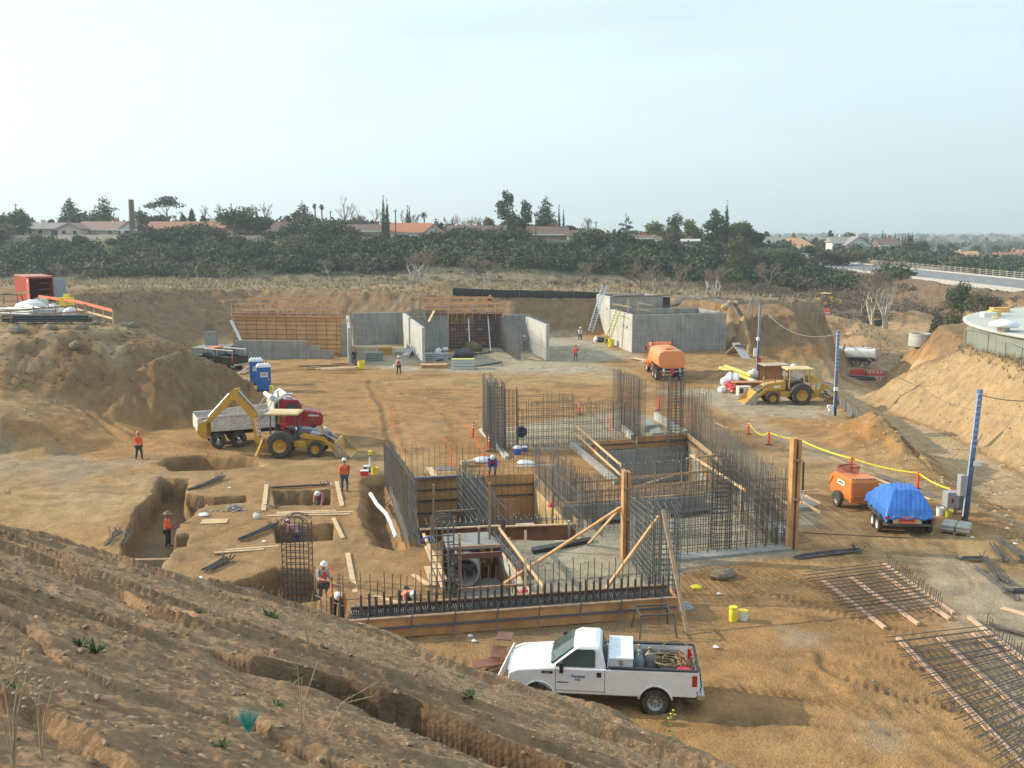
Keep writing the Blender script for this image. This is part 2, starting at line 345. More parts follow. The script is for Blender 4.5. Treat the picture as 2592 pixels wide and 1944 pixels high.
def relief(X, Y, Z):
 r = np.sqrt(X*X+Y*Y); D = np.zeros(X.shape); m = r < 420
 x, y, z = X[m], Y[m], Z[m]; rr = r[m]
 h = fbm(x*.35, y*.35, 4, 1)*.14+fbm(x*1.7, y*1.7, 4, 5)*.045
 far = ss(60, 150, rr)*(1-(x > 92)*(x < 122)*(y > 145)*(y < 455)*.97); h += far*fbm(x*.11, y*.11, 4, 9)*.7*(1-.8*((x > 18) & (y < 150) & (x < 60)))
 # near slope: rills cut along the fall line
 cz = pl_near(x, y); near = ss(.05, .8, z)*(rr < 48)*(x > -70)*(y < 46)
 ux, uy = .99, -.12; s_ = x*ux+y*uy; t_ = -x*uy+y*ux
 w1 = fbm(s_*.16, t_*.3, 3, 21)*.9+fbm(s_*.7, t_*.8, 3, 23)*.16
 p = t_*1.3+w1*2.3; f = p-np.floor(p); am = .35+.65*vn(np.floor(p)*3.1, s_*.22, 31); am2 = ss(.32, .75, vn(s_*.3, np.floor(p)*7.7, 33))
 saw = (1-f)**1.35
 h1 = .25*am*am2*np.where(f < .08, f/.08, 1)*saw
 p2 = t_*3.4+w1*5+fbm(s_*.5, t_*.6, 3, 41)*.5; f2 = p2-np.floor(p2); h2 = .05*vn(s_*.5, np.floor(p2)*5.3, 43)*np.where(f2 < .12, f2/.12, 1)*(1-f2)
 h3 = fbm(x*2.2, y*2.2, 4, 51, .6)*.045+fbm(x*7, y*7, 3, 55, .6)*.028
 hn = h1+h2+h3
 CR = [tuple(on_plane(*q)[:2]) for q in ((400, 1615), (500, 1650), (560, 1668), (640, 1700), (720, 1722), (800, 1742), (880, 1768), (960, 1800), (1050, 1830), (1150, 1872), (1250, 1915), (1400, 1975))]
 d, sd, u = seg_d(x+fbm(x*.7, y*.7, 2, 61)*.10, y+fbm(x*1.9, y*1.9, 2, 62)*.04, CR); wd = ss(0, 1.6, u)*(.75+.25*vn(u*.4, u*0, 63)); hn *= 1-.7*np.exp(-d/.5)*ss(0, .5, u); far_side = sd > 0
 hn += wd*np.where(far_side, (.15+.035*u)*ss(.0, .09, d)*np.exp(-d/1.3), -.20*np.exp(-d/.25))
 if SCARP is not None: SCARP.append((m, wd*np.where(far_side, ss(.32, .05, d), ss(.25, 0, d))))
 CR2 = [tuple(on_plane(*q)[:2]) for q in ((-60, 1560), (60, 1600), (150, 1690), (300, 1745), (480, 1790), (640, 1840), (760, 1900), (900, 1960))]
 d, sd, u = seg_d(x+fbm(x*.7, y*.7, 2, 66)*.1, y, CR2); wd = .55*vn(u*.8, u*0, 68)+.1
 hn += wd*np.where(sd > 0, .12*ss(.0, .1, d)*np.exp(-d/.9), -.1*np.exp(-d/.4))
 h = h*(1-near)+hn*near
 # right cut slope: grooves down the fall line; field and pit slopes: gullies
 cut = ss(.3, 1.2, z+2.6)*(x > 24)*(rr < 112)*(x*.0+1)*((z > -3.1) & (z < 3.3) & (x > 27+0*y))
 cx = sdf(x, y, [tuple(P(*q)[:2]) for q in ((2200, 1018, -3.3), (2298, 1058, -2.8), (2407, 1098, -2.2), (2592, 1200, -1.4), (2900, 1350, -1), (2900, 1010, 3.6), (2592, 922, 3.4), (2497, 893, 3.0), (2443, 879, 2.6), (2371, 913, 1.2), (2237, 978, -2))])
 cut = ss(.3, -1.2, cx)
 sg = x*.78-y*.62; tg = x*.62+y*.78
 h += cut*(-.38*np.abs(fbm(tg*.75+fbm(sg*.2, tg*.2, 2, 71), sg*.13, 3, 73))-.12*np.abs(fbm(tg*2.3, sg*.4, 3, 75))+fbm(x*1.5, y*1.5, 3, 77)*.1)
 slope = ss(.3, 1.4, z)*ss(6.2, 5.0, z)*(y > 68)*(y < 150)
 h += slope*(1-cut)*(-.22*np.abs(fbm(x*.8, y*.12, 3, 81))+fbm(x*.9, y*.9, 3, 83)*.08); h -= far*slope*fbm(x*.11, y*.11, 4, 9)*.55
 # heaps
 for (hx, hy, a, b, hh) in HEAPS:
  q = ((x-hx)/a)**2+((y-hy)/b)**2; e = np.exp(-q*1.6); h += hh*e*(1+fbm(x*1.1, y*1.1, 3, 91)*.35)
 # tyre ruts
 for (pts, dep, sp_) in TRACKS:
  xs = [p[0] for p in pts]; ys = [p[1] for p in pts]; k = (x > min(xs)-2) & (x < max(xs)+2) & (y > min(ys)-2) & (y < max(ys)+2)
  if not k.any(): continue
  xx, yy = x[k], y[k]; d, sd, u = seg_d(xx+fbm(xx*.3, yy*.3, 2, 95)*.5, yy+fbm(xx*.3, yy*.3, 2, 97)*.5, pts); e = np.exp(-((d-sp_)/.16)**2); h[k] += -dep*e*(1+.8*np.sin(u*20+sd*d*6))+dep*.6*np.exp(-((d-sp_-.3)/.1)**2)
 for (pts, dep) in RUTS:
  d, sd, u = seg_d(x+fbm(x*.4, y*.4, 2, 95)*.3, y+fbm(x*.4, y*.4, 2, 97)*.3, pts)
  h += -dep*np.exp(-(d/.22)**2)+dep*.5*np.exp(-((d-.42)/.16)**2)
  h += dep*.35*np.exp(-(d/.28)**2)*np.sin(u*22)*(rr < 60)
 # keep the working floor flat
 flat = (np.abs(z) < .08)*(rr > 33)
 h = np.where(flat, h*.55, h)
 for (poly, dep, sft) in PITS:
  q = sdf(x, y, poly); q = q+(fbm(x*1.3, y*1.3, 3, 99)*.17 if sft >= .1 else 0)*(q < 50)
  inn = ss(sft, -sft, q); h = h*(1-inn*.6)-dep*inn
  if sft >= .1: h += .05*np.exp(-((q-.5)/.35)**2)*(1-inn)
 D[m] = h; g = ~m
 if g.any(): D[g] = fbm(X[g]*.01, Y[g]*.01, 4, 13)*1.5
 return D
TRACKS = []
for k in range(46):
 x, y, a = random.uniform(-15, 26), random.uniform(28, 104), random.choice((0, .2, -.3, 1.2, 1.5, 2.9, -.9))+random.uniform(-.3, .3)
 if k % 3 == 0: x, y = random.uniform(8, 22), random.uniform(24, 44)
 q = []; da = random.uniform(-.16, .16)
 for j in range(6): q.append((x, y)); x += cos(a)*3.2; y += sin(a)*3.2; a += da
 TRACKS.append((q, random.uniform(.018, .045), random.choice((.85, .9, .12))))
SCARP = None
HEAPS = [(-27.5, 106, 5.5, 2.4, 1.5), (-18.5, 108, 4.2, 2.0, 1.2)]
def hp(px, py, a, b, h): q = P(px, py); HEAPS.append((q.x, q.y, a, b, h))
HEAPS += [(P(720, 893)[0], P(720, 893)[1], 6.5, 2.6, 1.3)]; HEAPS = HEAPS[2:]
hp(2215, 1118, 3.2, 5.0, 1.5); hp(2060, 1068, 3.0, 2.2, .45); hp(2290, 1165, 3, 3, .6); hp(1835, 918, 6, 2.6, 1.0); hp(1790, 955, 5, 1.3, .85); hp(1850, 950, 5, 1.5, .8); hp(600, 1168, 2.2, 1.1, .35)
q = P(2290, 822, -4); HEAPS += [(q.x, q.y, 8, 4, 2.2), (q.x+14, q.y+1, 8, 4, 1.7)]
q = P(1120, 742, 5.3); HEAPS += [(q.x, q.y+10, 5, 2, 1.6)]
RUTS = [(W2([(2080, 1720), (2200, 1800), (2330, 1900), (2450, 2010)]), .035), (W2([(2190, 1700), (2330, 1790), (2470, 1900), (2590, 1990)]), .035), (W2([(2130, 1715), (2260, 1795), (2390, 1890), (2520, 2000)]), .03),
  (W2([(2000, 1350), (2160, 1420), (2400, 1440)]), .03), (W2([(0, 1010), (150, 1050), (300, 1098), (420, 1130), (620, 1155), (850, 1165)]), .08), (W2([(0, 1030), (150, 1068), (290, 1112), (420, 1142), (620, 1168)]), .08),
  (W2([(960, 960), (1010, 1040), (1030, 1150)]), .04), (W2([(935, 965), (965, 1030), (990, 1120), (1040, 1240)]), .13), (W2([(1500, 960), (1300, 975), (1100, 1000), (900, 1060)]), .03), (W2([(1500, 985), (1300, 1000), (1120, 1030), (950, 1100)]), .03),
  (W2([(1940, 1090), (2060, 1140), (2200, 1200), (2330, 1240)]), .05), (W2([(2060, 1270), (2150, 1340), (2200, 1430)]), .04), (W2([(960, 1060), (1100, 1040), (1300, 1030)]), .06)]
def ground_z(X, Y):
 X = np.atleast_1d(np.asarray(X, float)); Y = np.atleast_1d(np.asarray(Y, float))
 wx = fbm(X*.8, Y*.8, 3, 201)*.28; wy = fbm(X*.8, Y*.8, 3, 205)*.28; r = np.sqrt(X*X+Y*Y); k = np.clip(r/60, .35, 6)
 Z = tin(X+wx*k, Y+wy*k); return Z+relief(X, Y, Z)
def gz(x, y): return float(ground_z([x], [y])[0])
# fan of rings and spokes, fine where it is near
rr_ = [1.2]
while rr_[-1] < 20000:
 r = rr_[-1]
 s = .0042*r if r < 30 else (.125 if r < 64 else (.22+(r-64)*.004 if r < 160 else (.6+(r-160)*.012)))
 rr_.append(r+max(s, .012))
rr_ = np.array(rr_)
th = np.concatenate([np.linspace(-88, -36, 60)[:-1], np.linspace(-36, 36, 820), np.linspace(36, 88, 60)[1:]])*pi/180
RR, TT = np.meshgrid(rr_, th, indexing='ij'); GX = RR*np.sin(TT); GY = RR*np.cos(TT)
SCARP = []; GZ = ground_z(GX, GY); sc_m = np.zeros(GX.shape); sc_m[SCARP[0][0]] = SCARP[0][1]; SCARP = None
# soils
def pm(pts, soft, z=0, ns=.5, sc_=.5):
 q = sdf(GX, GY, W2(pts, z)); q = np.where(q < 50, q+fbm(GX*sc_, GY*sc_, 4, 301)*ns*soft*2, q); return ss(soft, -soft, q)
SO = np.array((.37, .208, .085)); SP = np.array((.41, .275, .132)); SD = np.array((.215, .128, .058)); GR = np.array((.40, .345, .245)); MU = np.array((.335, .215, .12)); SAND = np.array((.40, .275, .145)); GB = np.array((.36, .31, .215))
def mixc(c, t, k): return c*(1-k[..., None])+np.asarray(t)*k[..., None]
n1 = fbm(GX*.12, GY*.12, 4, 311)*.5+.5; n2 = fbm(GX*.45, GY*.45, 4, 315)*.5+.5; n3 = fbm(GX*2.5, GY*2.5, 3, 319)*.5+.5
rad = np.sqrt(GX**2+GY**2)
col = np.zeros(GX.shape+(3,))+SO
col = mixc(col, SP, ss(.45, .75, n1)*.85); col = mixc(col, SD, ss(.5, .72, n2)*.6)
n4 = fbm(GX*.25+GY*.1, GY*1.6, 4, 323)*.5+.5; col = mixc(col, SD, ss(.55, .75, n4)*.4*(rad > 55))
dk = pm([(540, 1180), (1060, 1180), (1040, 1560), (900, 1600), (560, 1500), (300, 1480), (400, 1180)], 3); col = mixc(col, (.33, .20, .095), dk*.75)
dk = pm([(1180, 1560), (1700, 1530), (1760, 1620), (1500, 1700), (1200, 1700)], 1.5); col = mixc(col, (.26, .17, .09), dk*.7)
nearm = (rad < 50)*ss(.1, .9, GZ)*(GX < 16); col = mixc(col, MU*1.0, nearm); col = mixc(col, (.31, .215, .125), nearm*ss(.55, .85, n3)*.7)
col = mixc(col, (.15, .095, .055), sc_m*.85*nearm)  # crack faces painted darker, standing in for their shade
grv = pm([(0, 1120), (140, 1150), (300, 1150), (420, 1170), (400, 1250), (250, 1270), (60, 1230), (-300, 1240), (-300, 1120)], 2.5)*ss(.25, .6, n2)
col = mixc(col, GR*.88, grv*.5)
for pts, a, sf in (([(1060, 910), (1400, 850), (1620, 905), (1500, 915), (1560, 940), (1600, 960), (1480, 945), (1200, 948), (1060, 935)], .9, 1.8),
 ([(880, 850), (1070, 840), (1090, 905), (1050, 945), (930, 930), (880, 900)], .9, 1.5),
 ([(1420, 840), (1620, 900), (1460, 905), (1380, 870)], .8, 2),
 ([(1820, 985), (1990, 990), (2100, 1040), (2090, 1075), (1990, 1062), (1870, 1038), (1790, 1010), (1650, 985)], .85, 1.4),
 ([(1790, 985), (2000, 1100), (2150, 1165), (2300, 1200), (2480, 1290), (2592, 1310), (2400, 1270), (2240, 1210), (2100, 1170), (1960, 1120), (1780, 1010)], .6, 1.2),
 ([(1250, 1560), (1330, 1520), (1262, 1385), (1600, 1260), (1900, 1235), (2000, 1375), (1712, 1420), (1720, 1520), (1330, 1560)], 1, .25),
 ([(1290, 1130), (1240, 1085), (1560, 1040), (1680, 1060), (1740, 1112), (1500, 1125), (1380, 1138)], .85, .7),
 ([(1990, 1290), (2070, 1290), (2080, 1330), (1990, 1345)], .8, .6),
 ([(2330, 1500), (2500, 1440), (2700, 1480), (2900, 1900), (2600, 1900), (2480, 1640), (2380, 1560)], .75, 1.2),
 ([(2250, 1420), (2400, 1410), (2500, 1440), (2350, 1470)], .5, 1), ([(1980, 1590), (2080, 1610), (2090, 1640), (1990, 1640)], .55, .5), ([(2200, 1830), (2280, 1850), (2290, 1900), (2220, 1890)], .4, .6),
 ([(1700, 1425), (2000, 1385), (2020, 1400), (1712, 1450)], .8, .5),
 ([(300, 1440), (345, 1330), (400, 1290), (470, 1300), (440, 1400), (380, 1475)], .7, .5)):
 g = pm(pts, sf); col = mixc(col, mixc(np.zeros(col.shape)+GR, GB, ss(.3, .7, n2)), g*a)
# sandy cut slopes
cq = sdf(GX, GY, [tuple(P(*q)[:2]) for q in ((2190, 1018, -3.3), (2298, 1060, -2.8), (2407, 1100, -2.2), (2592, 1202, -1.4), (2900, 1355, -1), (2900, 1010, 3.6), (2592, 922, 3.4), (2497, 893, 3.0), (2443, 879, 2.6), (2371, 913, 1.2), (2237, 978, -2))])
col = mixc(col, SAND, ss(.6, -.6, cq)); col = mixc(col, (.36, .24, .12), ss(.6, -.6, cq)*ss(.5, .8, n3)*.5)
ramp = ss(-.35, -1.2, GZ)*(rad < 125)*(GX > 20)*ss(.2, .8, cq); col = mixc(col, (.46, .335, .19), ramp*.8)
slp = ss(.2, 1.0, GZ)*ss(66, 72, GY)*(GY < 152); col = mixc(col, (.215, .14, .078), slp*.85*(1-ss(.6, -.6, cq)))
col = mixc(col, SAND*.95, ss(.1, .8, GZ)*((GX > 22) & (GX < 26.5) & (GY > 104) & (GY < 127)))
# dry grass and weeds, mound top painted lighter as sunlit; field and brush plain
gg = ss(3.2, 5, GZ)*(GY > 66)*(GX < -20)*ss(.35, .65, n2)*(GY < 110); col = mixc(col, (.36, .29, .17), gg*.6)
fld = ss(128, 150, GY)*ss(3, 6, np.abs(GX)+6); fm = (GY > 125)*(GZ > 1)*(GY < 330)
col = mixc(col, (.30, .225, .135), fm*ss(140, 165, GY+n2*20)*.9); col = mixc(col, (.22, .175, .11), fm*ss(175, 210, GY+n1*40)*.9)
brn = (GX > 30)*(GY > 130)*(GZ < 2.5); col = mixc(col, (.165, .115, .072), brn*ss(170, 205, GY+n1*20)*.95)
terr = (GX > 36)*(GY > 125)*(GY < 195)*(GZ < 0); col = mixc(col, (.50, .33, .17), terr*ss(155, 162, GY)*ss(.2, .5, n2)*.8); col = mixc(col, (.30, .20, .12), terr*ss(160, 150, GY)*.7)
col = mixc(col, (.10, .11, .06), (GY > 246)*(GX < 95)*.85*ss(2.2, 3, GZ)*1.0)
col = mixc(col, (.14, .13, .085), ss(330, 480, rad)*.8)
tp = sdf(GX, GY, [(-200, 288), (-60, 287), (-58, 299), (-200, 299)]); col = mixc(col, (.30, .27, .22), ss(2, -1, tp)*.8)
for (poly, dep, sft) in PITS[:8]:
 q = sdf(GX, GY, poly); col = mixc(col, (.19, .11, .055), ss(.15, -.05, q)*.75)  # shade inside the pits painted into the soil colour
for (pts, dep) in RUTS[:4]+RUTS[7:8]*5:
 d, sd, u = seg_d(GX, GY, pts); col = mixc(col, SD, np.exp(-(d/.3)**2)*.15)
for (pts, dep, sp_) in TRACKS:
 xs = [p[0] for p in pts]; ys = [p[1] for p in pts]; k = (GX > min(xs)-2) & (GX < max(xs)+2) & (GY > min(ys)-2) & (GY < max(ys)+2)
 if k.any(): d, sd, u = seg_d(GX[k]+fbm(GX[k]*.3, GY[k]*.3, 2, 95)*.5, GY[k]+fbm(GX[k]*.3, GY[k]*.3, 2, 97)*.5, pts); e = np.exp(-((d-sp_)/.2)**2)*.28*(.6+.4*np.sin(u*20)); col[k] = col[k]*(1-e[:, None]*.8)
col *= (.90+.20*n3)[..., None]; col *= (.93+.14*vn(GX*9, GY*9, 401))[..., None]
# orange survey paint sprayed on the soil
PAINT = [([(1170, 1062), (1205, 1110), (1228, 1168), (1236, 1250)], .10), ([(1120, 1110), (1138, 1120), (1146, 1180)], .10), ([(985, 1030), (1010, 1120)], .07), ([(1690, 1000), (1700, 1050)], .1),
 ([(836, 1428), (838, 1480), (900, 1490)], .035), ([(1100, 1160), (1120, 1165)], .05), ([(1230, 1000), (1240, 1080)], .10), ([(1540, 1040), (1545, 1100)], .09), ([(1430, 1660), (1420, 1640)], .03)]
for pts, wd in PAINT:
 d, sd, u = seg_d(GX, GY, W2(pts)); k = ss(wd*1.9, wd*.4, d+fbm(GX*3, GY*3, 3, 403)*wd)*ss(.38, .55, vn(GX*2.2, GY*2.2, 405)); col = mixc(col, (.78, .14, .05), k*.7)
NR, NT = GX.shape
idx = np.arange(NR*NT).reshape(NR, NT)
F = np.stack([idx[:-1, :-1], idx[:-1, 1:], idx[1:, 1:], idx[1:, :-1]], -1).reshape(-1, 4)
gm = bpy.data.materials.new('earth'); gm.use_nodes = True; t = gm.node_tree; b = t.nodes['Principled BSDF']; b.inputs['Roughness'].default_value = .95; b.inputs['Specular IOR Level'].default_value = .15
ca = nn(t, 'ShaderNodeVertexColor', layer_name='col'); g = nn(t, 'ShaderNodeTexCoord')
na = nn(t, 'ShaderNodeTexNoise'); na.inputs['Scale'].default_value = 9; na.inputs['Detail'].default_value = 9; na.inputs['Roughness'].default_value = .72
nb = nn(t, 'ShaderNodeTexNoise'); nb.inputs['Scale'].default_value = .9; nb.inputs['Detail'].default_value = 8; nb.inputs['Roughness'].default_value = .62
for q in (na, nb): t.links.new(g.outputs['Object'], q.inputs['Vector'])
r1 = nn(t, 'ShaderNodeMapRange'); r1.inputs[1].default_value = .3; r1.inputs[2].default_value = .7; r1.inputs[3].default_value = .78; r1.inputs[4].default_value = 1.22
r2 = nn(t, 'ShaderNodeMapRange'); r2.inputs[1].default_value = .32; r2.inputs[2].default_value = .68; r2.inputs[3].default_value = .80; r2.inputs[4].default_value = 1.18
t.links.new(na.outputs['Fac'], r1.inputs[0]); t.links.new(nb.outputs['Fac'], r2.inputs[0])
nc = nn(t, 'ShaderNodeTexNoise'); nc.inputs['Scale'].default_value = 34; nc.inputs['Detail'].default_value = 6; nc.inputs['Roughness'].default_value = .8; t.links.new(g.outputs['Object'], nc.inputs['Vector'])
vo = nn(t, 'ShaderNodeTexVoronoi'); vo.inputs['Scale'].default_value = 15; t.links.new(g.outputs['Object'], vo.inputs['Vector'])
r3 = nn(t, 'ShaderNodeMapRange'); r3.inputs[1].default_value = .3; r3.inputs[2].default_value = .7; r3.inputs[3].default_value = .8; r3.inputs[4].default_value = 1.2; t.links.new(nc.outputs['Fac'], r3.inputs[0])
mm = nn(t, 'ShaderNodeMath', operation='MULTIPLY'); t.links.new(r1.outputs[0], mm.inputs[0]); t.links.new(r3.outputs[0], mm.inputs[1]); r1 = mm
m0 = nn(t, 'ShaderNodeMath', operation='MULTIPLY'); t.links.new(r1.outputs[0], m0.inputs[0]); t.links.new(r2.outputs[0], m0.inputs[1])
m1 = nn(t, 'ShaderNodeMixRGB', blend_type='MULTIPLY'); m1.inputs[0].default_value = 1; t.links.new(ca.outputs[0], m1.inputs[1]); t.links.new(m0.outputs[0], m1.inputs[2])
t.links.new(m1.outputs[0], b.inputs['Base Color'])
bp = nn(t, 'ShaderNodeBump'); bp.inputs['Strength'].default_value = .9; bp.inputs['Distance'].default_value = .06; hs = nn(t, 'ShaderNodeMath', operation='MULTIPLY_ADD'); hs.inputs[1].default_value = -.45; t.links.new(vo.outputs['Distance'], hs.inputs[0]); t.links.new(na.outputs['Fac'], hs.inputs[2]); t.links.new(hs.outputs[0], bp.inputs['Height']); t.links.new(bp.outputs[0], b.inputs['Normal'])
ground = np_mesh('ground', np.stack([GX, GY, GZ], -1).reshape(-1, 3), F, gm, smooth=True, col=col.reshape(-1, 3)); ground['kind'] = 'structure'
# ---------------------------------------------------------------- vegetation
def vcmat(name, rough=.8, sub=0):
 m = bpy.data.materials.new(name); m.use_nodes = True; t = m.node_tree; b = t.nodes['Principled BSDF']; b.inputs['Roughness'].default_value = rough
 b.inputs['Specular IOR Level'].default_value = .2
 a = nn(t, 'ShaderNodeVertexColor', layer_name='col'); t.links.new(a.outputs[0], b.inputs['Base Color'])
 n = nn(t, 'ShaderNodeTexNoise'); n.inputs['Scale'].default_value = .8; g = nn(t, 'ShaderNodeTexCoord'); t.links.new(g.outputs['Object'], n.inputs['Vector'])
 r = nn(t, 'ShaderNodeMapRange'); r.inputs[3].default_value = .7; r.inputs[4].default_value = 1.3; t.links.new(n.outputs['Fac'], r.inputs[0])
 m1 = nn(t, 'ShaderNodeMixRGB', blend_type='MULTIPLY'); m1.inputs[0].default_value = 1; t.links.new(a.outputs[0], m1.inputs[1]); t.links.new(r.outputs[0], m1.inputs[2]); t.links.new(m1.outputs[0], b.inputs['Base Color'])
 return m
FOL = vcmat('foliage'); rng = np.random.default_rng(7); random.seed(11)
BARK = mat('bark', (.16, .12, .085), .9, var=.3); PALEB = mat('pale_bark', (.42, .38, .32), .85, var=.35, scale=2); TWIG = mat('twig', (.23, .17, .13), .9, var=.3); CHAP = mat('dry_twig', (.36, .27, .17), .9, var=.2)
def leaves(blobs, n, size, c0, c1, flat=0.0, inner=.55):
 B = np.array(blobs, float); vol = B[:, 3]*B[:, 4]*B[:, 5]; k = rng.choice(len(B), n, p=vol/vol.sum()); b = B[k]
 d = rng.normal(size=(n, 3)); d /= np.linalg.norm(d, axis=1)[:, None]; rad = inner+(1-inner)*rng.random(n)**.6
 rad *= 1+.16*np.sin(d[:, 0]*7+k)*np.cos(d[:, 2]*6+k*2)+.10*rng.normal(size=n)
 Pc = b[:, :3]+d*b[:, 3:6]*rad[:, None]
 nr = d+rng.normal(size=(n, 3))*.9; nr[:, 2] += flat; nr /= np.linalg.norm(nr, axis=1)[:, None]
 a = np.cross(nr, rng.normal(size=(n, 3))); a /= np.linalg.norm(a, axis=1)[:, None]; c = np.cross(nr, a)
 s = size*(.6+.8*rng.random(n))[:, None]
 V = np.stack([Pc-a*s*.5, Pc-c*s*.35, Pc+a*s*.5, Pc+c*s*.35], 1).reshape(-1, 3)
 tint = rng.random(len(B))[k]*.5+rng.random(n)*.5
 cl = np.array(c0)[None]*(1-tint)[:, None]+np.array(c1)[None]*tint[:, None]
 return V, np.arange(n*4).reshape(n, 4), np.repeat(cl, 4, 0)
GRN = ((.035, .06, .028), (.085, .125, .05)); BLU = ((.04, .062, .042), (.085, .12, .075)); YEL = ((.10, .13, .04), (.19, .21, .07)); OLV = ((.075, .085, .04), (.15, .145, .07)); BRN = ((.12, .095, .07), (.2, .155, .11)); PNK = ((.17, .10, .095), (.26, .17, .15))
def crownblobs(kind, h, wd, sd):
 r = random.Random(sd); bl = []
 if kind == 'conifer':
  n = 16
  for i in range(n):
   f = i/(n-1); z = h*(.13+.85*f); rr = wd*.62*(1-f)**.75*(.8+.4*r.random())+.3; a = r.random()*6.3
   bl.append((cos(a)*rr*.35, sin(a)*rr*.35, z, rr*.8, rr*.8, h*.055))
   bl.append((-cos(a)*rr*.4, -sin(a)*rr*.4, z-h*.02, rr*.6, rr*.6, h*.04))
 elif kind == 'pine':
  for i in range(18):
   f = i/17; z = h*(.2+.76*f); rr = wd*.5*(1-.55*f**2)*(.55+.5*r.random()); a = r.random()*6.3
   bl.append((cos(a)*rr*.55, sin(a)*rr*.55, z, rr*.62, rr*.62, h*.06+.3))
 elif kind == 'cypress':
  for i in range(9):
   f = i/8; bl.append((r.uniform(-.1, .1), 0, h*(.06+.9*f), wd*.5*(1-.75*f**2.2), wd*.5*(1-.75*f**2.2), h*.09))
 elif kind == 'umbrella':
  for i in range(13):
   a = r.random()*6.3; q = r.random()**.5; bl.append((cos(a)*q*wd*.40, sin(a)*q*wd*.40, h*(.80+.13*r.random()-.14*q), wd*.15, wd*.15, h*.07))
  for i in range(5): bl.append((-wd*.35+r.random()*wd*.25, r.uniform(-1, 1), h*(.36+.1*r.random()), wd*.13, wd*.13, h*.05))
  bl += [(wd*.15, 0, h*.45, wd*.1, wd*.1, h*.05), (wd*.28, 0, h*.55, wd*.08, wd*.08, h*.04)]
 elif kind == 'cedar':
  for i in range(20):
   f = i/19; z = h*(.18+.78*f); rr = wd*.5*(1-f)**.9+.3; a = r.random()*6.3; bl.append((cos(a)*rr*.6, sin(a)*rr*.6, z, rr*.55, rr*.4, h*.022+.12))
 else:
  n = 11
  for i in range(n):
   a = r.random()*6.3; q = r.random()**.6; z = h*(.38+.5*r.random()); k = 1-abs(z/h-.55)*.9
   bl.append((cos(a)*q*wd*.32*k, sin(a)*q*wd*.32*k, z, wd*.21*(.8+.5*r.random()), wd*.21, h*.15*(.8+.5*r.random())))
  bl.append((0, 0, h*.5, wd*.33, wd*.33, h*.3))
 return bl
def tree(name, label, kind, px, top, base, wpx, y, col=GRN, dens=1.0, group=None, loc=None):
 x = PY(px, base, y).x; z0 = gz(x, y)-.2; h = PY(px, top, y).z-z0; wd = wpx*(1.0 if kind == 'cypress' else 1.22)*sqrt(y*y+180)/FPX
 t = T(name, label, 'tree', (x, y, z0), random.random()*.6, group)
 trunk = MB(); trunk.tube([(0, 0, 0), (.02*wd, 0, h*.4), (0, .02*wd, h*.85)], [.028*h+.05, .02*h+.04, .03], 6)
 if kind in ('round', 'umbrella'):
  for k in range(5):
   a = k*1.26+random.random(); zz = h*(.3+.07*k); trunk.tube([(0, 0, zz), (cos(a)*wd*.18, sin(a)*wd*.18, zz+h*.14), (cos(a)*wd*.33, sin(a)*wd*.33, zz+h*.22)], [.012*h, .008*h, .03], 5)
 trunk.build('trunk', BARK, t)
 n = int(1.25*dens*{'conifer': 3600, 'pine': 3200, 'cypress': 1300, 'umbrella': 1300, 'cedar': 1000}.get(kind, 2600)); sz = .5 if kind != 'cypress' else .34
 V, F_, cc = leaves(crownblobs(kind, h, wd, int(px*7+top)), n, sz*y/300, col[0], col[1], flat=.4 if kind in ('cedar', 'pine') else 0)
 np_mesh('crown', V, F_, FOL, t, col=cc); return t
def palm(label, px, top, base, y, wpx=16):
 x = PY(px, base, y).x; z0 = gz(x, y); h = PY(px, top, y).z-z0; t = T('palm_tree', label, 'palm tree', (x, y, z0)); r = wpx*y/FPX/2
 MB().tube([(0, 0, 0), (.1, 0, h*.5), (0, 0, h-r*.7)], [.32, .24, .22], 7).build('trunk', BARK, t)
 V = []; F_ = [];
 for k in range(46):
  a = random.random()*6.3; el = random.uniform(-.9, 1.3); p0 = Vector((0, 0, h-r*.7)); w_ = .28; L_ = r*random.uniform(.8, 1.15); pr = []
  for i in range(5):
   f = i/4; e = el-f*1.3; pr.append(p0.copy()); p0 = p0+Vector((cos(a)*cos(e), sin(a)*cos(e), sin(e)))*L_/4
  sd = Vector((-sin(a), cos(a), 0))
  for i in range(4):
   n = len(V); V += [pr[i]-sd*w_*(1-i*.15), pr[i]+sd*w_*(1-i*.15), pr[i+1]+sd*w_*(1-(i+1)*.2), pr[i+1]-sd*w_*(1-(i+1)*.2)]; F_.append((n, n+1, n+2, n+3))
 cc = np.zeros((len(V), 3))+np.array((.075, .10, .05)); cc *= rng.uniform(.6, 1.4, (len(V), 1)); np_mesh('fronds', [tuple(v) for v in V], F_, FOL, t, col=cc); return t
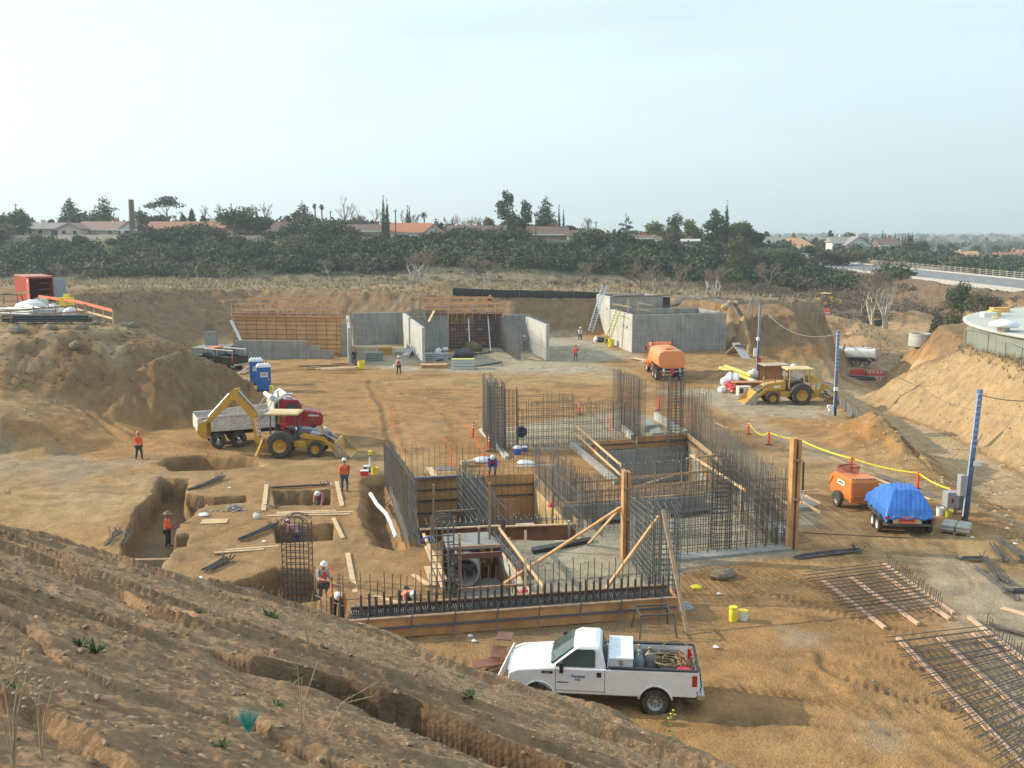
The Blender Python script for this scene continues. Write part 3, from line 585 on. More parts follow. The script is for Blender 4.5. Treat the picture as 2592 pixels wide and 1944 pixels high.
def bare(name, label, px, top, base, wpx, y, m=PALEB, seed=1, z=None, thick=1.0, lean=0, cat='tree', levels=4, group=None, twigs=TWIG):
 x = PY(px, base, y).x; z0 = (gz(x, y) if z is None else z)-.1; h = max(2.0, PY(px, top, y).z-z0); wd = wpx*y/FPX; r = random.Random(seed)
 t = T(name, label, cat, (x, y, z0), 0, group); A = MB(); Bm = MB(); hs = wd/max(h, .1)
 def grow(p, d, L_, rad, lv):
  pts = [p.copy()]; q = p.copy(); dd = d.copy()
  for i in range(3):
   dd = (dd+Vector((r.uniform(-.35, .35), r.uniform(-.35, .35), r.uniform(-.1, .22)))*.6).normalized(); q = q+dd*L_/3; pts.append(q.copy())
  tgt = A if rad > .045*thick else Bm
  mr = .035*y/250; tgt.tube(pts, [max(q_, mr) for q_ in (rad, rad*.88, rad*.76, rad*.62)], 5 if rad > .08 else 3, cap=False)
  if lv <= 0: return
  for k in range(r.choice((2, 3, 3))):
   a = r.random()*6.3; sp = r.uniform(.45, 1.0); n = Vector((cos(a)*hs*1.5, sin(a)*hs*1.5, .25)); nd = (dd+n*sp).normalized()
   grow(pts[r.choice((2, 3, 3))], nd, L_*r.uniform(.62, .82), rad*.55, lv-1)
 for k in range(r.choice((1, 2))): grow(Vector((k*.3, 0, 0)), Vector((lean+r.uniform(-.25, .25), r.uniform(-.2, .2), 1)).normalized(), h*.36, .022*h*thick+.03, levels)
 zm = max([p.z for p in A.v+Bm.v]+[.1]); s = h/zm
 for q in (A, Bm):
  for p in q.v: p *= s
 A.build('trunk', m, t)
 if Bm.v: Bm.build('branches', twigs, t)
 return t
TR = [
 ('evergreen_tree', 'dark round tree cut off by the left edge, left of the flat grey roof', 'round', 5, 541, 600, 56, 315, GRN), ('evergreen_tree', 'dark rounded pine near the left edge, in front of the first utility pole', 'pine', 52, 530, 600, 60, 312, GRN),
 ('small_tree', 'small dark tree behind the grey-roofed house at far left', 'round', 130, 556, 600, 24, 330, GRN), ('conifer_tree', 'blue-green pointed conifer with shaggy top, above the grey-roofed house', 'conifer', 181, 497, 600, 54, 335, BLU),
 ('conifer_tree', 'broad dark green conifer towering above the long pinkish-roofed ranch house', 'conifer', 268, 492, 600, 74, 330, GRN), ('cypress_tree', 'thick dark cypress standing in front of the gap between the two long ranch houses', 'cypress', 357, 526, 604, 19, 296, GRN),
 ('umbrella_pine', 'tall umbrella pine with open flat crown and bare leaning trunk behind the terracotta-roofed ranch house', 'umbrella', 424, 491, 600, 92, 335, BLU), ('conifer_tree', 'squat twin-topped conifer just right of the umbrella pine', 'conifer', 465, 540, 600, 28, 340, GRN),
 ('conifer_tree', 'slim pale conifer above the chimney of the terracotta-roofed ranch house', 'conifer', 488, 529, 600, 17, 350, BLU), ('conifer_tree', 'small dark conifer left of the huge round oak', 'conifer', 517, 544, 600, 26, 340, BLU),
 ('oak_tree', 'huge round dark oak hiding the right end of the terracotta-roofed ranch house', 'round', 603, 518, 614, 112, 294, GRN), ('oak_tree', 'lower round dark oak joined to the right side of the huge round oak', 'round', 651, 548, 614, 76, 291, GRN),
 ('cypress_tree', 'thin cypress poking up behind the lower round oak', 'cypress', 652, 528, 600, 9, 330, GRN), ('round_tree', 'low pale green tree behind the brown roof next to the big oaks', 'round', 703, 561, 600, 34, 335, YEL),
 ('conifer_tree', 'tall layered cedar left of the pair of palms', 'conifer', 768, 509, 600, 56, 330, BLU), ('cypress_tree', 'short dark cypress in front of the pair of palms', 'cypress', 811, 554, 606, 13, 298, GRN),
 ('conifer_tree', 'dim dark conifer right of the pair of palms', 'conifer', 846, 560, 600, 34, 345, BLU), ('conifer_tree', 'small conifer under the bare trees left of the tall forked cypress', 'conifer', 944, 556, 600, 28, 340, BLU),
 ('cypress_tree', 'tall dark cypress, left one of the joined pair beside the orange tiled roof', 'cypress', 972, 496, 606, 12, 297, GRN), ('cypress_tree', 'slightly shorter cypress, right one of the joined pair beside the orange tiled roof', 'cypress', 981, 507, 606, 12, 298, GRN),
 ('cypress_tree', 'thin cypress above the orange tiled roof, left of its twin', 'cypress', 1032, 524, 600, 7, 330, GRN), ('cypress_tree', 'thin cypress above the orange tiled roof, right of its twin', 'cypress', 1037, 525, 600, 7, 330, GRN),
 ('round_tree', 'low green bush under the thin twin cypresses', 'round', 1042, 566, 600, 26, 325, YEL), ('brown_tree', 'bushy brownish tree left of the tallest pine', 'round', 1236, 548, 605, 46, 320, BRN),
 ('pine_tree', 'tallest pine with blunt lumpy top, leftmost of the three big pines at centre', 'pine', 1282, 483, 612, 54, 312, GRN), ('pine_tree', 'shorter middle pine of the three big pines at centre', 'pine', 1331, 510, 612, 42, 318, GRN),
 ('pine_tree', 'pointed dark pine, rightmost of the three big pines at centre', 'conifer', 1381, 497, 612, 58, 312, GRN), ('cypress_tree', 'taller thin cypress just right of the three big pines', 'cypress', 1415, 521, 610, 7, 325, GRN),
 ('cypress_tree', 'shorter thin cypress just right of the three big pines', 'cypress', 1426, 533, 610, 6, 325, GRN), ('round_tree', 'low green tree behind the dark red roof right of the three big pines', 'round', 1446, 569, 612, 34, 325, GRN),
 ('cedar_tree', 'wide layered cedar with pointed top, right of centre on the bluff', 'cedar', 1584, 537, 615, 62, 322, BLU), ('pink_tree', 'low pinkish leafless tree right of the layered cedar', 'round', 1612, 586, 618, 44, 315, PNK),
 ('round_tree', 'yellow-green tree right of the pinkish tree', 'round', 1660, 562, 622, 62, 318, YEL), ('round_tree', 'darker rounded pine rising out of the yellow-green trees', 'round', 1702, 542, 622, 48, 322, GRN),
 ('round_tree', 'yellow-green tree above the white flat-roofed house', 'round', 1753, 555, 628, 56, 325, YEL), ('brown_tree', 'brownish thin-leaved tree hiding the last low house of the bluff', 'round', 1700, 580, 632, 50, 300, OLV),
 ('conifer_tree', 'dark shaggy conifer left of the tall right-hand cypress', 'pine', 1812, 531, 640, 58, 305, GRN), ('cypress_tree', 'tall pointed cypress near the right end of the bluff', 'cypress', 1837, 510, 640, 13, 304, GRN),
 ('round_tree', 'bright green leafy tree right of the tall right-hand cypress', 'round', 1869, 555, 640, 60, 308, YEL), ('round_tree', 'mid green tree at the right end of the bluff', 'round', 1908, 580, 645, 56, 305, GRN),
 ('olive_tree', 'big olive-brown tree spreading down the right end of the bluff', 'round', 1868, 598, 722, 92, 262, OLV), ('oak_tree', 'dark round oak at the foot of the bluff beside the road', 'round', 1992, 628, 705, 96, 285, GRN),
 ('oak_tree', 'dark low oak where the road disappears behind the bluff', 'round', 2060, 668, 712, 66, 282, GRN), ('shrub', 'round green bush below the near end of the road', 'round', 2435, 708, 752, 70, 190, GRN), ('shrub', 'wide low dark bush right of the round green bush below the road', 'round', 2490, 738, 768, 84, 185, OLV),
 ('shrub', 'low olive bush beside the flat green roof of the tank', 'round', 2410, 788, 836, 46, 165, OLV), ('shrub', 'second olive bush left of the tank roof', 'round', 2370, 792, 834, 40, 168, OLV), ('shrub', 'dark green bush at the foot of the road embankment', 'round', 2090, 696, 728, 44, 270, GRN),
 ('distant_tree', 'hazy tree behind the grey two-storey roof', 'round', 1941, 587, 622, 18, 470, BLU), ('distant_tree', 'dark pointed tree behind the orange hipped roof', 'conifer', 2008, 589, 625, 22, 480, GRN),
 ('distant_tree', 'small hazy tree right of the orange hipped roof', 'round', 2032, 603, 630, 14, 500, BLU), ('distant_tree', 'hazy conifer between the orange roof and the white gabled house', 'conifer', 2064, 600, 630, 20, 500, BLU),
 ('distant_tree', 'tall hazy tree with leaning top left of the white gabled house', 'pine', 2100, 586, 635, 26, 470, BLU), ('distant_tree', 'leafy tree in front of the left end of the white gabled house', 'round', 2088, 606, 640, 36, 440, OLV), ('distant_tree', 'wide hazy tree behind the white gabled house', 'round', 2160, 585, 635, 58, 490, BLU),
 ('distant_tree', 'green tree right of the white gabled house', 'round', 2222, 615, 650, 46, 440, GRN), ('distant_tree', 'brown leafy tree right of the brown-roofed house among cypresses', 'round', 2295, 610, 655, 50, 440, OLV), ('distant_tree', 'tree right of the row of cypresses', 'round', 2330, 606, 655, 36, 450, GRN),
 ('distant_tree', 'hazy round tree left of the distant orange roofs', 'round', 2385, 620, 660, 26, 560, BLU), ('distant_tree', 'pale palm-like tree left of the distant orange roofs', 'round', 2410, 617, 660, 34, 600, BLU), ('distant_tree', 'hazy tree above the distant orange roofs', 'round', 2467, 622, 660, 26, 620, BLU),
 ('distant_tree', 'hazy trees right of the distant orange roofs', 'round', 2520, 632, 665, 46, 620, BLU)]
for (n_, l_, k_, px, tp_, bs, wp, y, c_) in TR:
 t_ = tree(n_, l_, k_, px, tp_, bs, wp, y, c_, dens=.7 if y > 400 else 1.0)
 if n_ == 'shrub': t_['category'] = 'shrub'
CY = [(2231, 585), (2238, 592), (2247, 596), (2262, 590), (2273, 598), (2282, 594), (2289, 597), (2296, 592), (2301, 590), (2306, 591), (2213, 598), (2206, 602)]
for i, (px, tp_) in enumerate(CY):
 w_ = ['tallest and leftmost', 'second from the left', 'third from the left, shorter', 'fourth from the left, tall', 'fifth from the left, shorter', 'sixth from the left', 'seventh from the left', 'eighth from the left', 'ninth from the left', 'rightmost'][i] if i < 10 else ['separate cypress closest to the row', 'separate cypress farthest from the row, beside the white gabled house'][i-10]
 tree('cypress_tree', ('%s of the far row of thin cypresses' % w_) if i < 10 else w_, 'cypress', px, tp_, 655, 8, 455, GRN, .6, group='far row of cypresses')
for q in (('taller-crowned left palm of the pair on the bluff', 799, 515, 600, 318, 17), ('right palm of the pair on the bluff', 816, 516, 600, 316, 19), ('shaggy palm behind the orange tiled roof', 1074, 534, 600, 322, 24), ('small palm right of the bare tree near the dark red roof', 1504, 577, 612, 318, 20),
 ('tall thin palm standing alone among the far suburbs', 2494, 600, 660, 560, 9), ('short palm left of the distant orange roofs', 2435, 615, 660, 560, 14), ('small far palm near the right edge, the left one', 2547, 621, 665, 640, 8), ('far palm at the right edge of the photo', 2580, 613, 665, 640, 8)): palm(*q)
BR = [('bare_tree', 'leafless grey tree behind the pinkish-roofed ranch house', 222, 530, 600, 48, 330, TWIG), ('bare_tree', 'thin leafless tree right of the umbrella pine', 508, 517, 600, 20, 340, TWIG), ('bare_tree', 'leafless tree with fine brown twigs left of the huge oak', 547, 515, 600, 42, 340, TWIG),
 ('bare_tree', 'leafless tree rising behind the huge oak', 625, 514, 600, 40, 335, TWIG), ('bare_tree', 'slender leafless tree right of the two oaks', 670, 513, 600, 30, 335, TWIG), ('bare_tree', 'tall leafless tree, the highest between the palms and the forked cypress', 878, 494, 600, 42, 330, TWIG),
 ('bare_tree', 'bushy leafless tree beside the highest leafless one', 902, 530, 600, 46, 335, TWIG), ('bare_tree', 'leafless tree with one high fork left of the forked cypress', 944, 527, 600, 34, 335, TWIG), ('bare_tree', 'leafless tree behind the left end of the orange tiled roof', 998, 530, 600, 34, 335, TWIG),
 ('bare_tree', 'leafless tree behind the right end of the orange tiled roof', 1050, 540, 602, 40, 340, TWIG), ('bare_tree', 'leafless tree above the dark brown roof, left one', 1130, 540, 605, 36, 330, TWIG), ('bare_tree', 'wide leafless tree above the dark brown roof, middle one', 1163, 550, 605, 46, 335, TWIG),
 ('bare_tree', 'tall leafless tree above the dark brown roof, right one', 1197, 545, 605, 46, 335, TWIG), ('bare_tree', 'reddish leafless tree in front of the three big pines', 1325, 580, 615, 50, 300, TWIG), ('bare_tree', 'leafless tree left of the small palm', 1480, 549, 612, 28, 325, TWIG),
 ('sycamore_tree', 'white-barked twisted tree with bright trunk in front of the bluff, left of the leaning one', 1042, 640, 722, 70, 222, PALEB), ('sycamore_tree', 'white-barked tree leaning right over the brush in front of the bluff', 1066, 634, 722, 80, 222, PALEB),
 ('bare_tree', 'small pale bare tree right of the leaning white-barked tree', 1123, 664, 720, 50, 224, PALEB), ('bare_tree', 'upright pale bare tree above the left end of the black silt fence', 1204, 655, 724, 36, 215, PALEB), ('bare_tree', 'forked pale bare tree above the middle of the black silt fence', 1238, 650, 724, 60, 214, PALEB),
 ('bare_tree', 'pale bare shrub-like tree at the foot of the bluff, left quarter', 500, 650, 710, 62, 240, TWIG), ('bare_tree', 'pale branching bare tree left of the white-barked pair', 836, 650, 716, 66, 232, PALEB), ('bare_tree', 'low brown bare tree at the foot of the bluff, far left', 140, 668, 708, 60, 245, TWIG),
 ('bare_tree', 'low brown bare tree left of the pale branching one', 560, 665, 712, 60, 240, TWIG), ('bare_tree', 'small brown bare tree on the bluff foot above the long silt fence', 1470, 660, 720, 50, 228, TWIG), ('bare_tree', 'tall bare tree in front of the bluff, left of the dense leafless thicket', 1630, 650, 745, 60, 190, TWIG),
 ('bare_tree', 'dense pale leafless tree of the thicket behind the concrete building', 1655, 658, 745, 90, 188, PALEB), ('bare_tree', 'pinkish dense leafless tree of the thicket behind the concrete building', 1700, 656, 745, 90, 190, TWIG), ('bare_tree', 'slim pale bare trunk between the thicket and the olive-brown tree', 1790, 680, 742, 44, 195, PALEB),
 ('bare_tree', 'pale bare tree at the foot of the olive-brown tree', 1815, 676, 738, 50, 205, PALEB), ('bare_tree', 'grey dense leafless shrub in front of the dark oak by the road', 1942, 655, 722, 62, 250, TWIG), ('sycamore_tree', 'tall white-trunked sycamore in the brush, left trunk of the pair', 2212, 670, 818, 96, 178, PALEB),
 ('sycamore_tree', 'tall white-trunked sycamore in the brush, right trunk of the pair', 2243, 672, 822, 100, 176, PALEB), ('bare_tree', 'grey leafless tree on the brush slope below the chain-link fence', 2052, 748, 826, 90, 165, TWIG), ('bare_tree', 'low grey leafless tree right of the dirt hill crest', 2010, 740, 800, 60, 175, TWIG),
 ('bare_tree', 'pale dead branch-like tree at the right edge below the road', 2575, 745, 790, 50, 185, PALEB), ('bare_tree', 'reddish leafless tree overlapping the road', 2180, 690, 790, 80, 200, TWIG), ('bare_tree', 'reddish leafless tree right of the white-trunked pair', 2310, 740, 800, 70, 200, TWIG)]
for i, q in enumerate(BR): bare(q[0], q[1], *q[2:7], m=q[7], seed=100+i, levels=5 if q[6] < 260 else 4, thick=1.5)
# hillside brush: one mass
def brush(name, spots, n, size, cols, zoff=.2, asp=.8):
 VV = []; FF = []; CC = []; k = 0
 for (x, y, r_, ci) in spots:
  z = SP_Z[(round(x, 2), round(y, 2))]; bl = [(x+random.uniform(-.5, .5)*r_, y+random.uniform(-.5, .5)*r_, z+r_*asp*random.uniform(.2, .65), r_*random.uniform(.5, .8), r_*random.uniform(.5, .8), r_*asp*random.uniform(.4, .7)) for _ in range(4)]
  c0, c1 = cols[ci % len(cols)]; V, F_, cc = leaves(bl, n, size*(.5+r_*.12), c0, c1, inner=.6); VV.append(V); FF.append(F_+k); CC.append(cc); k += len(V)
 o = np_mesh(name, np.concatenate(VV), np.concatenate(FF), FOL, col=np.concatenate(CC)); o['kind'] = 'stuff'; return o
SP_Z = {}
def spots(n, f, rr):
 X = [];
 while len(X) < n:
  q = f()
  if q: X.append(q)
 z = ground_z([p[0] for p in X], [p[1] for p in X]); out = []
 for p, zz in zip(X, z): SP_Z[(round(p[0], 2), round(p[1], 2))] = float(zz); out.append((p[0], p[1], random.uniform(*rr), random.randrange(6)))
 return out
def f1():
 y = random.uniform(250, 286); x = random.uniform(-190, 96)
 if x > 20: y = random.uniform(250, 286+min(14, (x-20)*.5))
 return (x, y)
HS = ((.026, .05, .03), (.058, .092, .046)); HS2 = ((.05, .072, .04), (.10, .13, .062)); HS3 = ((.12, .105, .07), (.18, .155, .10))
HB = [(x, y, r_*(1.0 if y < 270 else 1-.5*(y-270)/16), k) for (x, y, r_, k) in spots(680, f1, (2.6, 4.6))]
def f1b():
 x = random.uniform(-185, 90); return (x, random.uniform(282, 291)) if vn(np.array(x/9.), np.array(0.), 77) > .34 else None
HB += [(x, y, r_, k) for (x, y, r_, k) in spots(170, f1b, (2.3, 4.8))]
brush('hillside_brush', HB, 340, .72, [HS, HS, HS2, ((.028, .05, .024), (.062, .095, .04)), ((.055, .075, .035), (.11, .13, .06)), HS3])
def f2():
 x = random.uniform(118, 330); y = random.uniform(255, 425)
 return (x, y) if random.random() < .9 and x/y < .62 and x > 117+max(0, y-300)*.05 else None
brush('roadside_brush', spots(330, f2, (2.2, 4.2)), 260, .8, [HS, HS2, HS, HS3, HS2, HS])
def f3():
 y = random.uniform(322, 420) if random.random() < .6 else random.uniform(400, 700); x = random.uniform(-.56, .62)*y
 if abs(x/y) > .62 or (90 < x < 125 and y < 470): return None
 return (x, y) if (y > 345 or x < 90) else None
brush('far_brush', spots(430, f3, (3.2, 6)), 260, 1.1, [HS, HS2, HS2, HS3, HS, BRN])
BK = spots(150, lambda: (random.uniform(-190, 110), random.uniform(325, 350)), (2.6, 4.6))
for k_ in BK: SP_Z[(round(k_[0], 2), round(k_[1], 2))] += random.uniform(.5, 3.6)
brush('backdrop_trees', BK, 260, 1.0, [BLU, BRN, HS2, BRN, OLV, BLU])
def f3b():
 y = random.uniform(560, 1500) if random.random() < .6 else random.uniform(1500, 3200); return (random.uniform(.24, .6)*y, y)
brush('suburb_trees', spots(420, f3b, (4, 8.5)), 120, 2.0, [HS, HS2, HS2, HS3, BLU, BRN])
def f4():
 y = random.uniform(205, 250); x = random.uniform(-150, 80); return (x, y) if random.random() < (y-195)/55 else None
brush('field_scrub', spots(230, f4, (.5, 1.5)), 110, .45, [BRN, BRN, OLV, ((.2, .16, .1), (.3, .24, .15)), BRN, PNK])
def f5():
 x = random.uniform(35, 125); y = random.uniform(172, 262)
 if 92 < x: return None
 return (x, y) if x/y > .2 and x/y < .6 and not (y < 190 and x > 45) else None
brush('dry_scrub', spots(480, f5, (.8, 2.1)), 130, .42, [BRN, OLV, ((.2, .15, .1), (.3, .22, .15)), BRN, PNK, OLV])
def tufts(name, pts, hgt, col, n=7, wd=.02, spread=.12):
 V = []; F_ = []; cc = []
 for (x, y, z) in pts:
  for k in range(n):
   a = random.random()*6.3; h = hgt*random.uniform(.5, 1.2); dx, dy = cos(a)*spread, sin(a)*spread; n0 = len(V); sx, sy = -sin(a)*wd, cos(a)*wd; j = random.uniform(-.3, .3)*spread
   V += [(x+j-sx, y+j-sy, z-.03), (x+j+sx, y+j+sy, z-.03), (x+dx*h*5, y+dy*h*5, z+h)]; F_.append((n0, n0+1, n0+2))
   c = np.array(col[0])+(np.array(col[1])-np.array(col[0]))*random.random(); cc += [c]*3
 o = np_mesh(name, V, F_, FOL, col=np.array(cc)); o['kind'] = 'stuff'; return o
def scat(n, f):
 X = []
 while len(X) < n:
  q = f()
  if q: X.append(q)
 z = ground_z([p[0] for p in X], [p[1] for p in X]); return [(p[0], p[1], float(k)) for p, k in zip(X, z)]
tufts('dry_grass', scat(9000, lambda: (random.uniform(-160, 60), random.uniform(148, 250))), .75, ((.26, .21, .13), (.42, .34, .21)), 5, .07, .2)
tufts('mound_grass', [p for p in scat(1500, lambda: (random.uniform(-48, -22), random.uniform(67, 84))) if p[2] > 2.8], .14, ((.17, .17, .08), (.33, .27, .15)), 6, .03, .3)
tufts('tank_grass', [p for p in scat(2600, lambda: (random.uniform(36, 60), random.uniform(70, 100))) if p[2] > 2.2], .45, ((.22, .19, .10), (.36, .29, .16)), 6, .03, .15)
tufts('crest_grass', [p for p in scat(2500, lambda: (random.uniform(-52, 32), random.uniform(115, 146))) if p[2] > 4.6], .28, ((.16, .17, .07), (.34, .28, .16)), 6, .04, .25)
def rmat(n, c): return mat(n, c, .85, var=.18, scale=3, bump=.3, bscale=12)
RF = {'pink': rmat('pinkish_shingle', (.30, .19, .15)), 'terra': rmat('terracotta_tile', (.36, .17, .11)), 'orange': rmat('orange_tile', (.46, .20, .10)), 'brown': rmat('brown_shingle', (.17, .11, .09)), 'grey': rmat('grey_shingle', (.27, .25, .23)), 'tan': rmat('tan_tile', (.55, .30, .16)), 'white': rmat('white_gravel_roof', (.6, .6, .58))}
WL = {'white': mat('white_stucco', (.68, .66, .61), .9), 'beige': mat('beige_stucco', (.50, .42, .33), .9), 'olive': mat('olive_stucco', (.42, .40, .29), .9), 'brown': mat('brown_siding', (.26, .18, .13), .9)}
GLS = mat('dark_window_glass', (.05, .06, .07), .12); TRIM = mat('white_trim', (.75, .74, .7), .6); BRICK = mat('chimney_brick', (.33, .15, .10), .9)
def house(label, px0, px1, base, y, roof, wall, eave=2.7, ridge=1.6, dep=9, gable=False, st=1, chim=True, hip=0, cat='house', seed=0, fascia=False):
 x0 = PY(px0, base, y).x; x1 = PY(px1, base, y).x; L_ = x1-x0; cx = (x0+x1)/2; zb = PY((px0+px1)/2, base, y).z; r = random.Random(seed+px0)
 t = T('house', label, cat, (cx, y+dep/2, zb), 0); e = eave*st; h2 = L_/2; d2 = dep/2; ov = .6
 w_ = MB().bx(-h2, h2, -d2, d2, -2.5, e)
 if gable: w_.add([(-h2, -d2, e), (h2, -d2, e), (0, -d2, e+ridge), (-h2, d2, e), (h2, d2, e), (0, d2, e+ridge)], [(0, 1, 2), (5, 4, 3), (0, 2, 5, 3), (1, 4, 5, 2)])
 else: w_.add([(-h2, -d2, e), (-h2, d2, e), (-h2, 0, e+ridge*(1-hip)), (h2, -d2, e), (h2, d2, e), (h2, 0, e+ridge*(1-hip))], [(0, 1, 2), (5, 4, 3), (0, 2, 5, 3), (1, 4, 5, 2)] if not hip else [(0, 1, 2)])
 w_.build('wall', WL[wall], t)
 R_ = MB(); a, b_ = h2+ov, d2+ov; q = ridge*1.0; dz = .12
 if gable:
  s = ridge/h2; R_.add([(-a, -b_, e-s*ov+dz), (0, -b_, e+q+dz), (0, b_, e+q+dz), (-a, b_, e-s*ov+dz), (a, -b_, e-s*ov+dz), (a, b_, e-s*ov+dz)], [(0, 1, 2, 3), (1, 4, 5, 2)])
  R_.add([(-a, -b_, e-s*ov-.12), (0, -b_, e+q-.12), (a, -b_, e-s*ov-.12), (-a, -b_, e-s*ov+dz), (0, -b_, e+q+dz), (a, -b_, e-s*ov+dz)], [(0, 1, 4, 3), (1, 2, 5, 4)])
 else:
  s = ridge/d2; hx = a-hip*d2; R_.add([(-a, -b_, e-s*ov+dz), (a, -b_, e-s*ov+dz), (hx if hip else a, 0, e+q+dz), (-hx if hip else -a, 0, e+q+dz), (a, b_, e-s*ov+dz), (-a, b_, e-s*ov+dz)], [(0, 1, 2, 3), (3, 2, 4, 5), (1, 4, 2), (0, 3, 5)])
 R_.build('roof', RF[roof], t)
 if fascia or r.random() < .5: MB().bx(-a, a, -b_-.12, -b_, e-s*ov-.25, e-s*ov+dz-.01).build('fascia', TRIM, t)
 if chim: cx_ = r.uniform(-.3, .3)*L_; MB().bx(cx_-.6, cx_+.6, .1, 1.1, e, e+ridge+1.0).build('chimney', BRICK if r.random() < .7 else WL['white'], t)
 for fl in range(st):
  xx = -h2+1.2
  while xx < h2-2.2:
   ww = r.choice((1.2, 1.8, 2.4)); z0 = fl*eave+1.0-(.9 if r.random() < .25 else 0)
   if r.random() < .75:
    f = MB().bx(xx-.08, xx+ww+.08, -d2-.05, -d2+.02, z0-.08, fl*eave+2.2).build('window', TRIM, t)
    MB().bx(xx, xx+ww, -d2-.09, -d2-.055, z0, fl*eave+2.12).build('pane', GLS, f)
   xx += ww+r.uniform(.9, 2.6)
 return t
house('low house with a flat grey roof at the far left of the bluff', 62, 165, 600, 320, 'grey', 'beige', 2.6, 1.7, 9)
house('beige gabled wing at the left end of the pinkish-roofed ranch house', 147, 205, 602, 300, 'pink', 'beige', 2.7, 1.5, 8, gable=True, chim=False)
house('long ranch house with a pinkish roof, white gable facing right and beige walls', 198, 330, 602, 306, 'pink', 'beige', 2.7, 2.0, 9)
house('white gabled wing at the right end of the pinkish-roofed ranch house', 306, 349, 602, 300, 'pink', 'white', 2.8, 1.9, 8, gable=True, chim=False)
house('long white ranch house with a terracotta roof and large windows', 372, 566, 606, 303, 'terra', 'white', 2.9, 2.2, 10)
house('small brown-roofed house with red wall panels right of the oaks', 664, 727, 606, 303, 'brown', 'beige', 2.6, 2.3, 8)
house('cream gabled garage front between the brown roof and the palms', 726, 776, 606, 300, 'terra', 'white', 2.6, 1.9, 7, gable=True, chim=False)
house('small steep white gable just left of the palms', 770, 796, 604, 306, 'brown', 'white', 2.4, 1.4, 6, gable=True, chim=False)
house('olive walled house with brown roof right of the palms', 818, 900, 607, 302, 'brown', 'olive', 2.7, 1.5, 8)
house('low brown-roofed house with white fascia, left of the forked cypress', 880, 968, 606, 300, 'brown', 'beige', 2.6, 1.6, 8, fascia=True)
house('white house with a large orange tiled roof and an arched porch', 988, 1086, 613, 298, 'orange', 'white', 2.9, 2.5, 10, chim=False)
house('white gable front at the right end of the orange tiled roof', 1074, 1118, 613, 294, 'orange', 'white', 2.9, 1.8, 7, gable=True, chim=False)
house('long low house with a dark brown roof and a round white vent', 1134, 1278, 614, 300, 'brown', 'beige', 2.6, 2.2, 9)
house('dark-roofed house with a bright white fascia below the pointed pine', 1338, 1436, 614, 303, 'brown', 'brown', 2.6, 2.0, 9, fascia=True)
house('small cream house behind the thin cypresses', 1436, 1490, 618, 300, 'brown', 'white', 2.5, 1.4, 7, chim=False)
house('low brown house with white fascia below the layered cedar', 1584, 1660, 624, 303, 'brown', 'brown', 2.5, .8, 8, fascia=True)
house('white low wall of a house half hidden by the brownish tree', 1662, 1716, 628, 300, 'brown', 'white', 2.4, .9, 8, fascia=True, chim=False)
house('flat white-roofed house with two white vents near the tall cypress', 1728, 1786, 634, 310, 'white', 'brown', 2.8, .5, 8, fascia=True)
house('two-storey grey-roofed house, leftmost of the far right-hand houses', 1930, 1998, 630, 445, 'grey', 'white', 2.7, 2.4, 9, st=1)
house('low house with an orange hipped roof', 1980, 2064, 640, 430, 'tan', 'white', 2.5, 3.6, 11, hip=1)
house('white two-storey house with grey gabled roofs, left part', 2106, 2160, 648, 420, 'grey', 'white', 2.8, 2.0, 9, st=2)
house('white gable front of the two-storey house, right part', 2142, 2204, 652, 414, 'grey', 'white', 2.6, 3.2, 8, gable=True, st=2)
house('brown-roofed house in front of the row of cypresses', 2226, 2276, 654, 430, 'brown', 'beige', 2.8, 2.4, 9, st=2)
for i, (a_, b_, bs, rf_, y_, l_) in enumerate([(2357, 2392, 655, 'grey', 560, 'far low house with a grey roof and white chimney'), (2392, 2428, 658, 'brown', 580, 'far low house between the grey roof and the orange roof'), (2427, 2478, 660, 'tan', 570, 'far house with a bright orange roof'), (2478, 2526, 664, 'grey', 600, 'far pale house between the orange and the red roofs'),
 (2524, 2582, 664, 'terra', 560, 'far house with a red tiled roof at the right'), (2582, 2640, 666, 'orange', 590, 'far orange-roofed house cut by the right edge')]):
 house(l_, a_, b_, bs, y_, rf_, 'white', 2.7, 2.4, 9, seed=i)
house('far orange roof behind the red tiled roof', 2545, 2600, 652, 680, 'orange', 'white', 2.7, 2.4, 9)
# utility poles
WOODP = mat('pole_wood', (.14, .11, .09), .9)
def upole(label, px, top, base, y, arm=2.2, r=.16):
 x = PY(px, base, y).x; z0 = gz(x, y); h = PY(px, top, y).z-z0; t = T('utility_pole', label, 'pole', (x, y, z0))
 MB().tube([(0, 0, 0), (0, 0, h)], [r*1.2, r], 7).build('shaft', WOODP, t)
 if arm:
  MB().beam((-arm/2, 0, h-.5), (arm/2, 0, h-.5), .12, .14).build('crossarm', WOODP, t)
upole('utility pole with crossarms behind the dark pine near the left edge', 45, 515, 600, 345); upole('thick dark pole right of the long pinkish-roofed house', 337, 505, 606, 300, 0, .75); upole('thin pole beside the huge round oak', 588, 514, 600, 320, 0)
upole('thin pole right of the pair of palms', 838, 533, 600, 335, 1.6); upole('pole rising in front of the orange tiled roof', 1002, 530, 604, 296, 1.4); upole('short pole with crossarm right of the shaggy palm', 1104, 552, 606, 330, 2); upole('pole in front of the pointed pine', 1356, 550, 620, 290, 0)
upole('thin antenna-like pole left of the layered cedar', 1508, 560, 616, 340, 1.5)
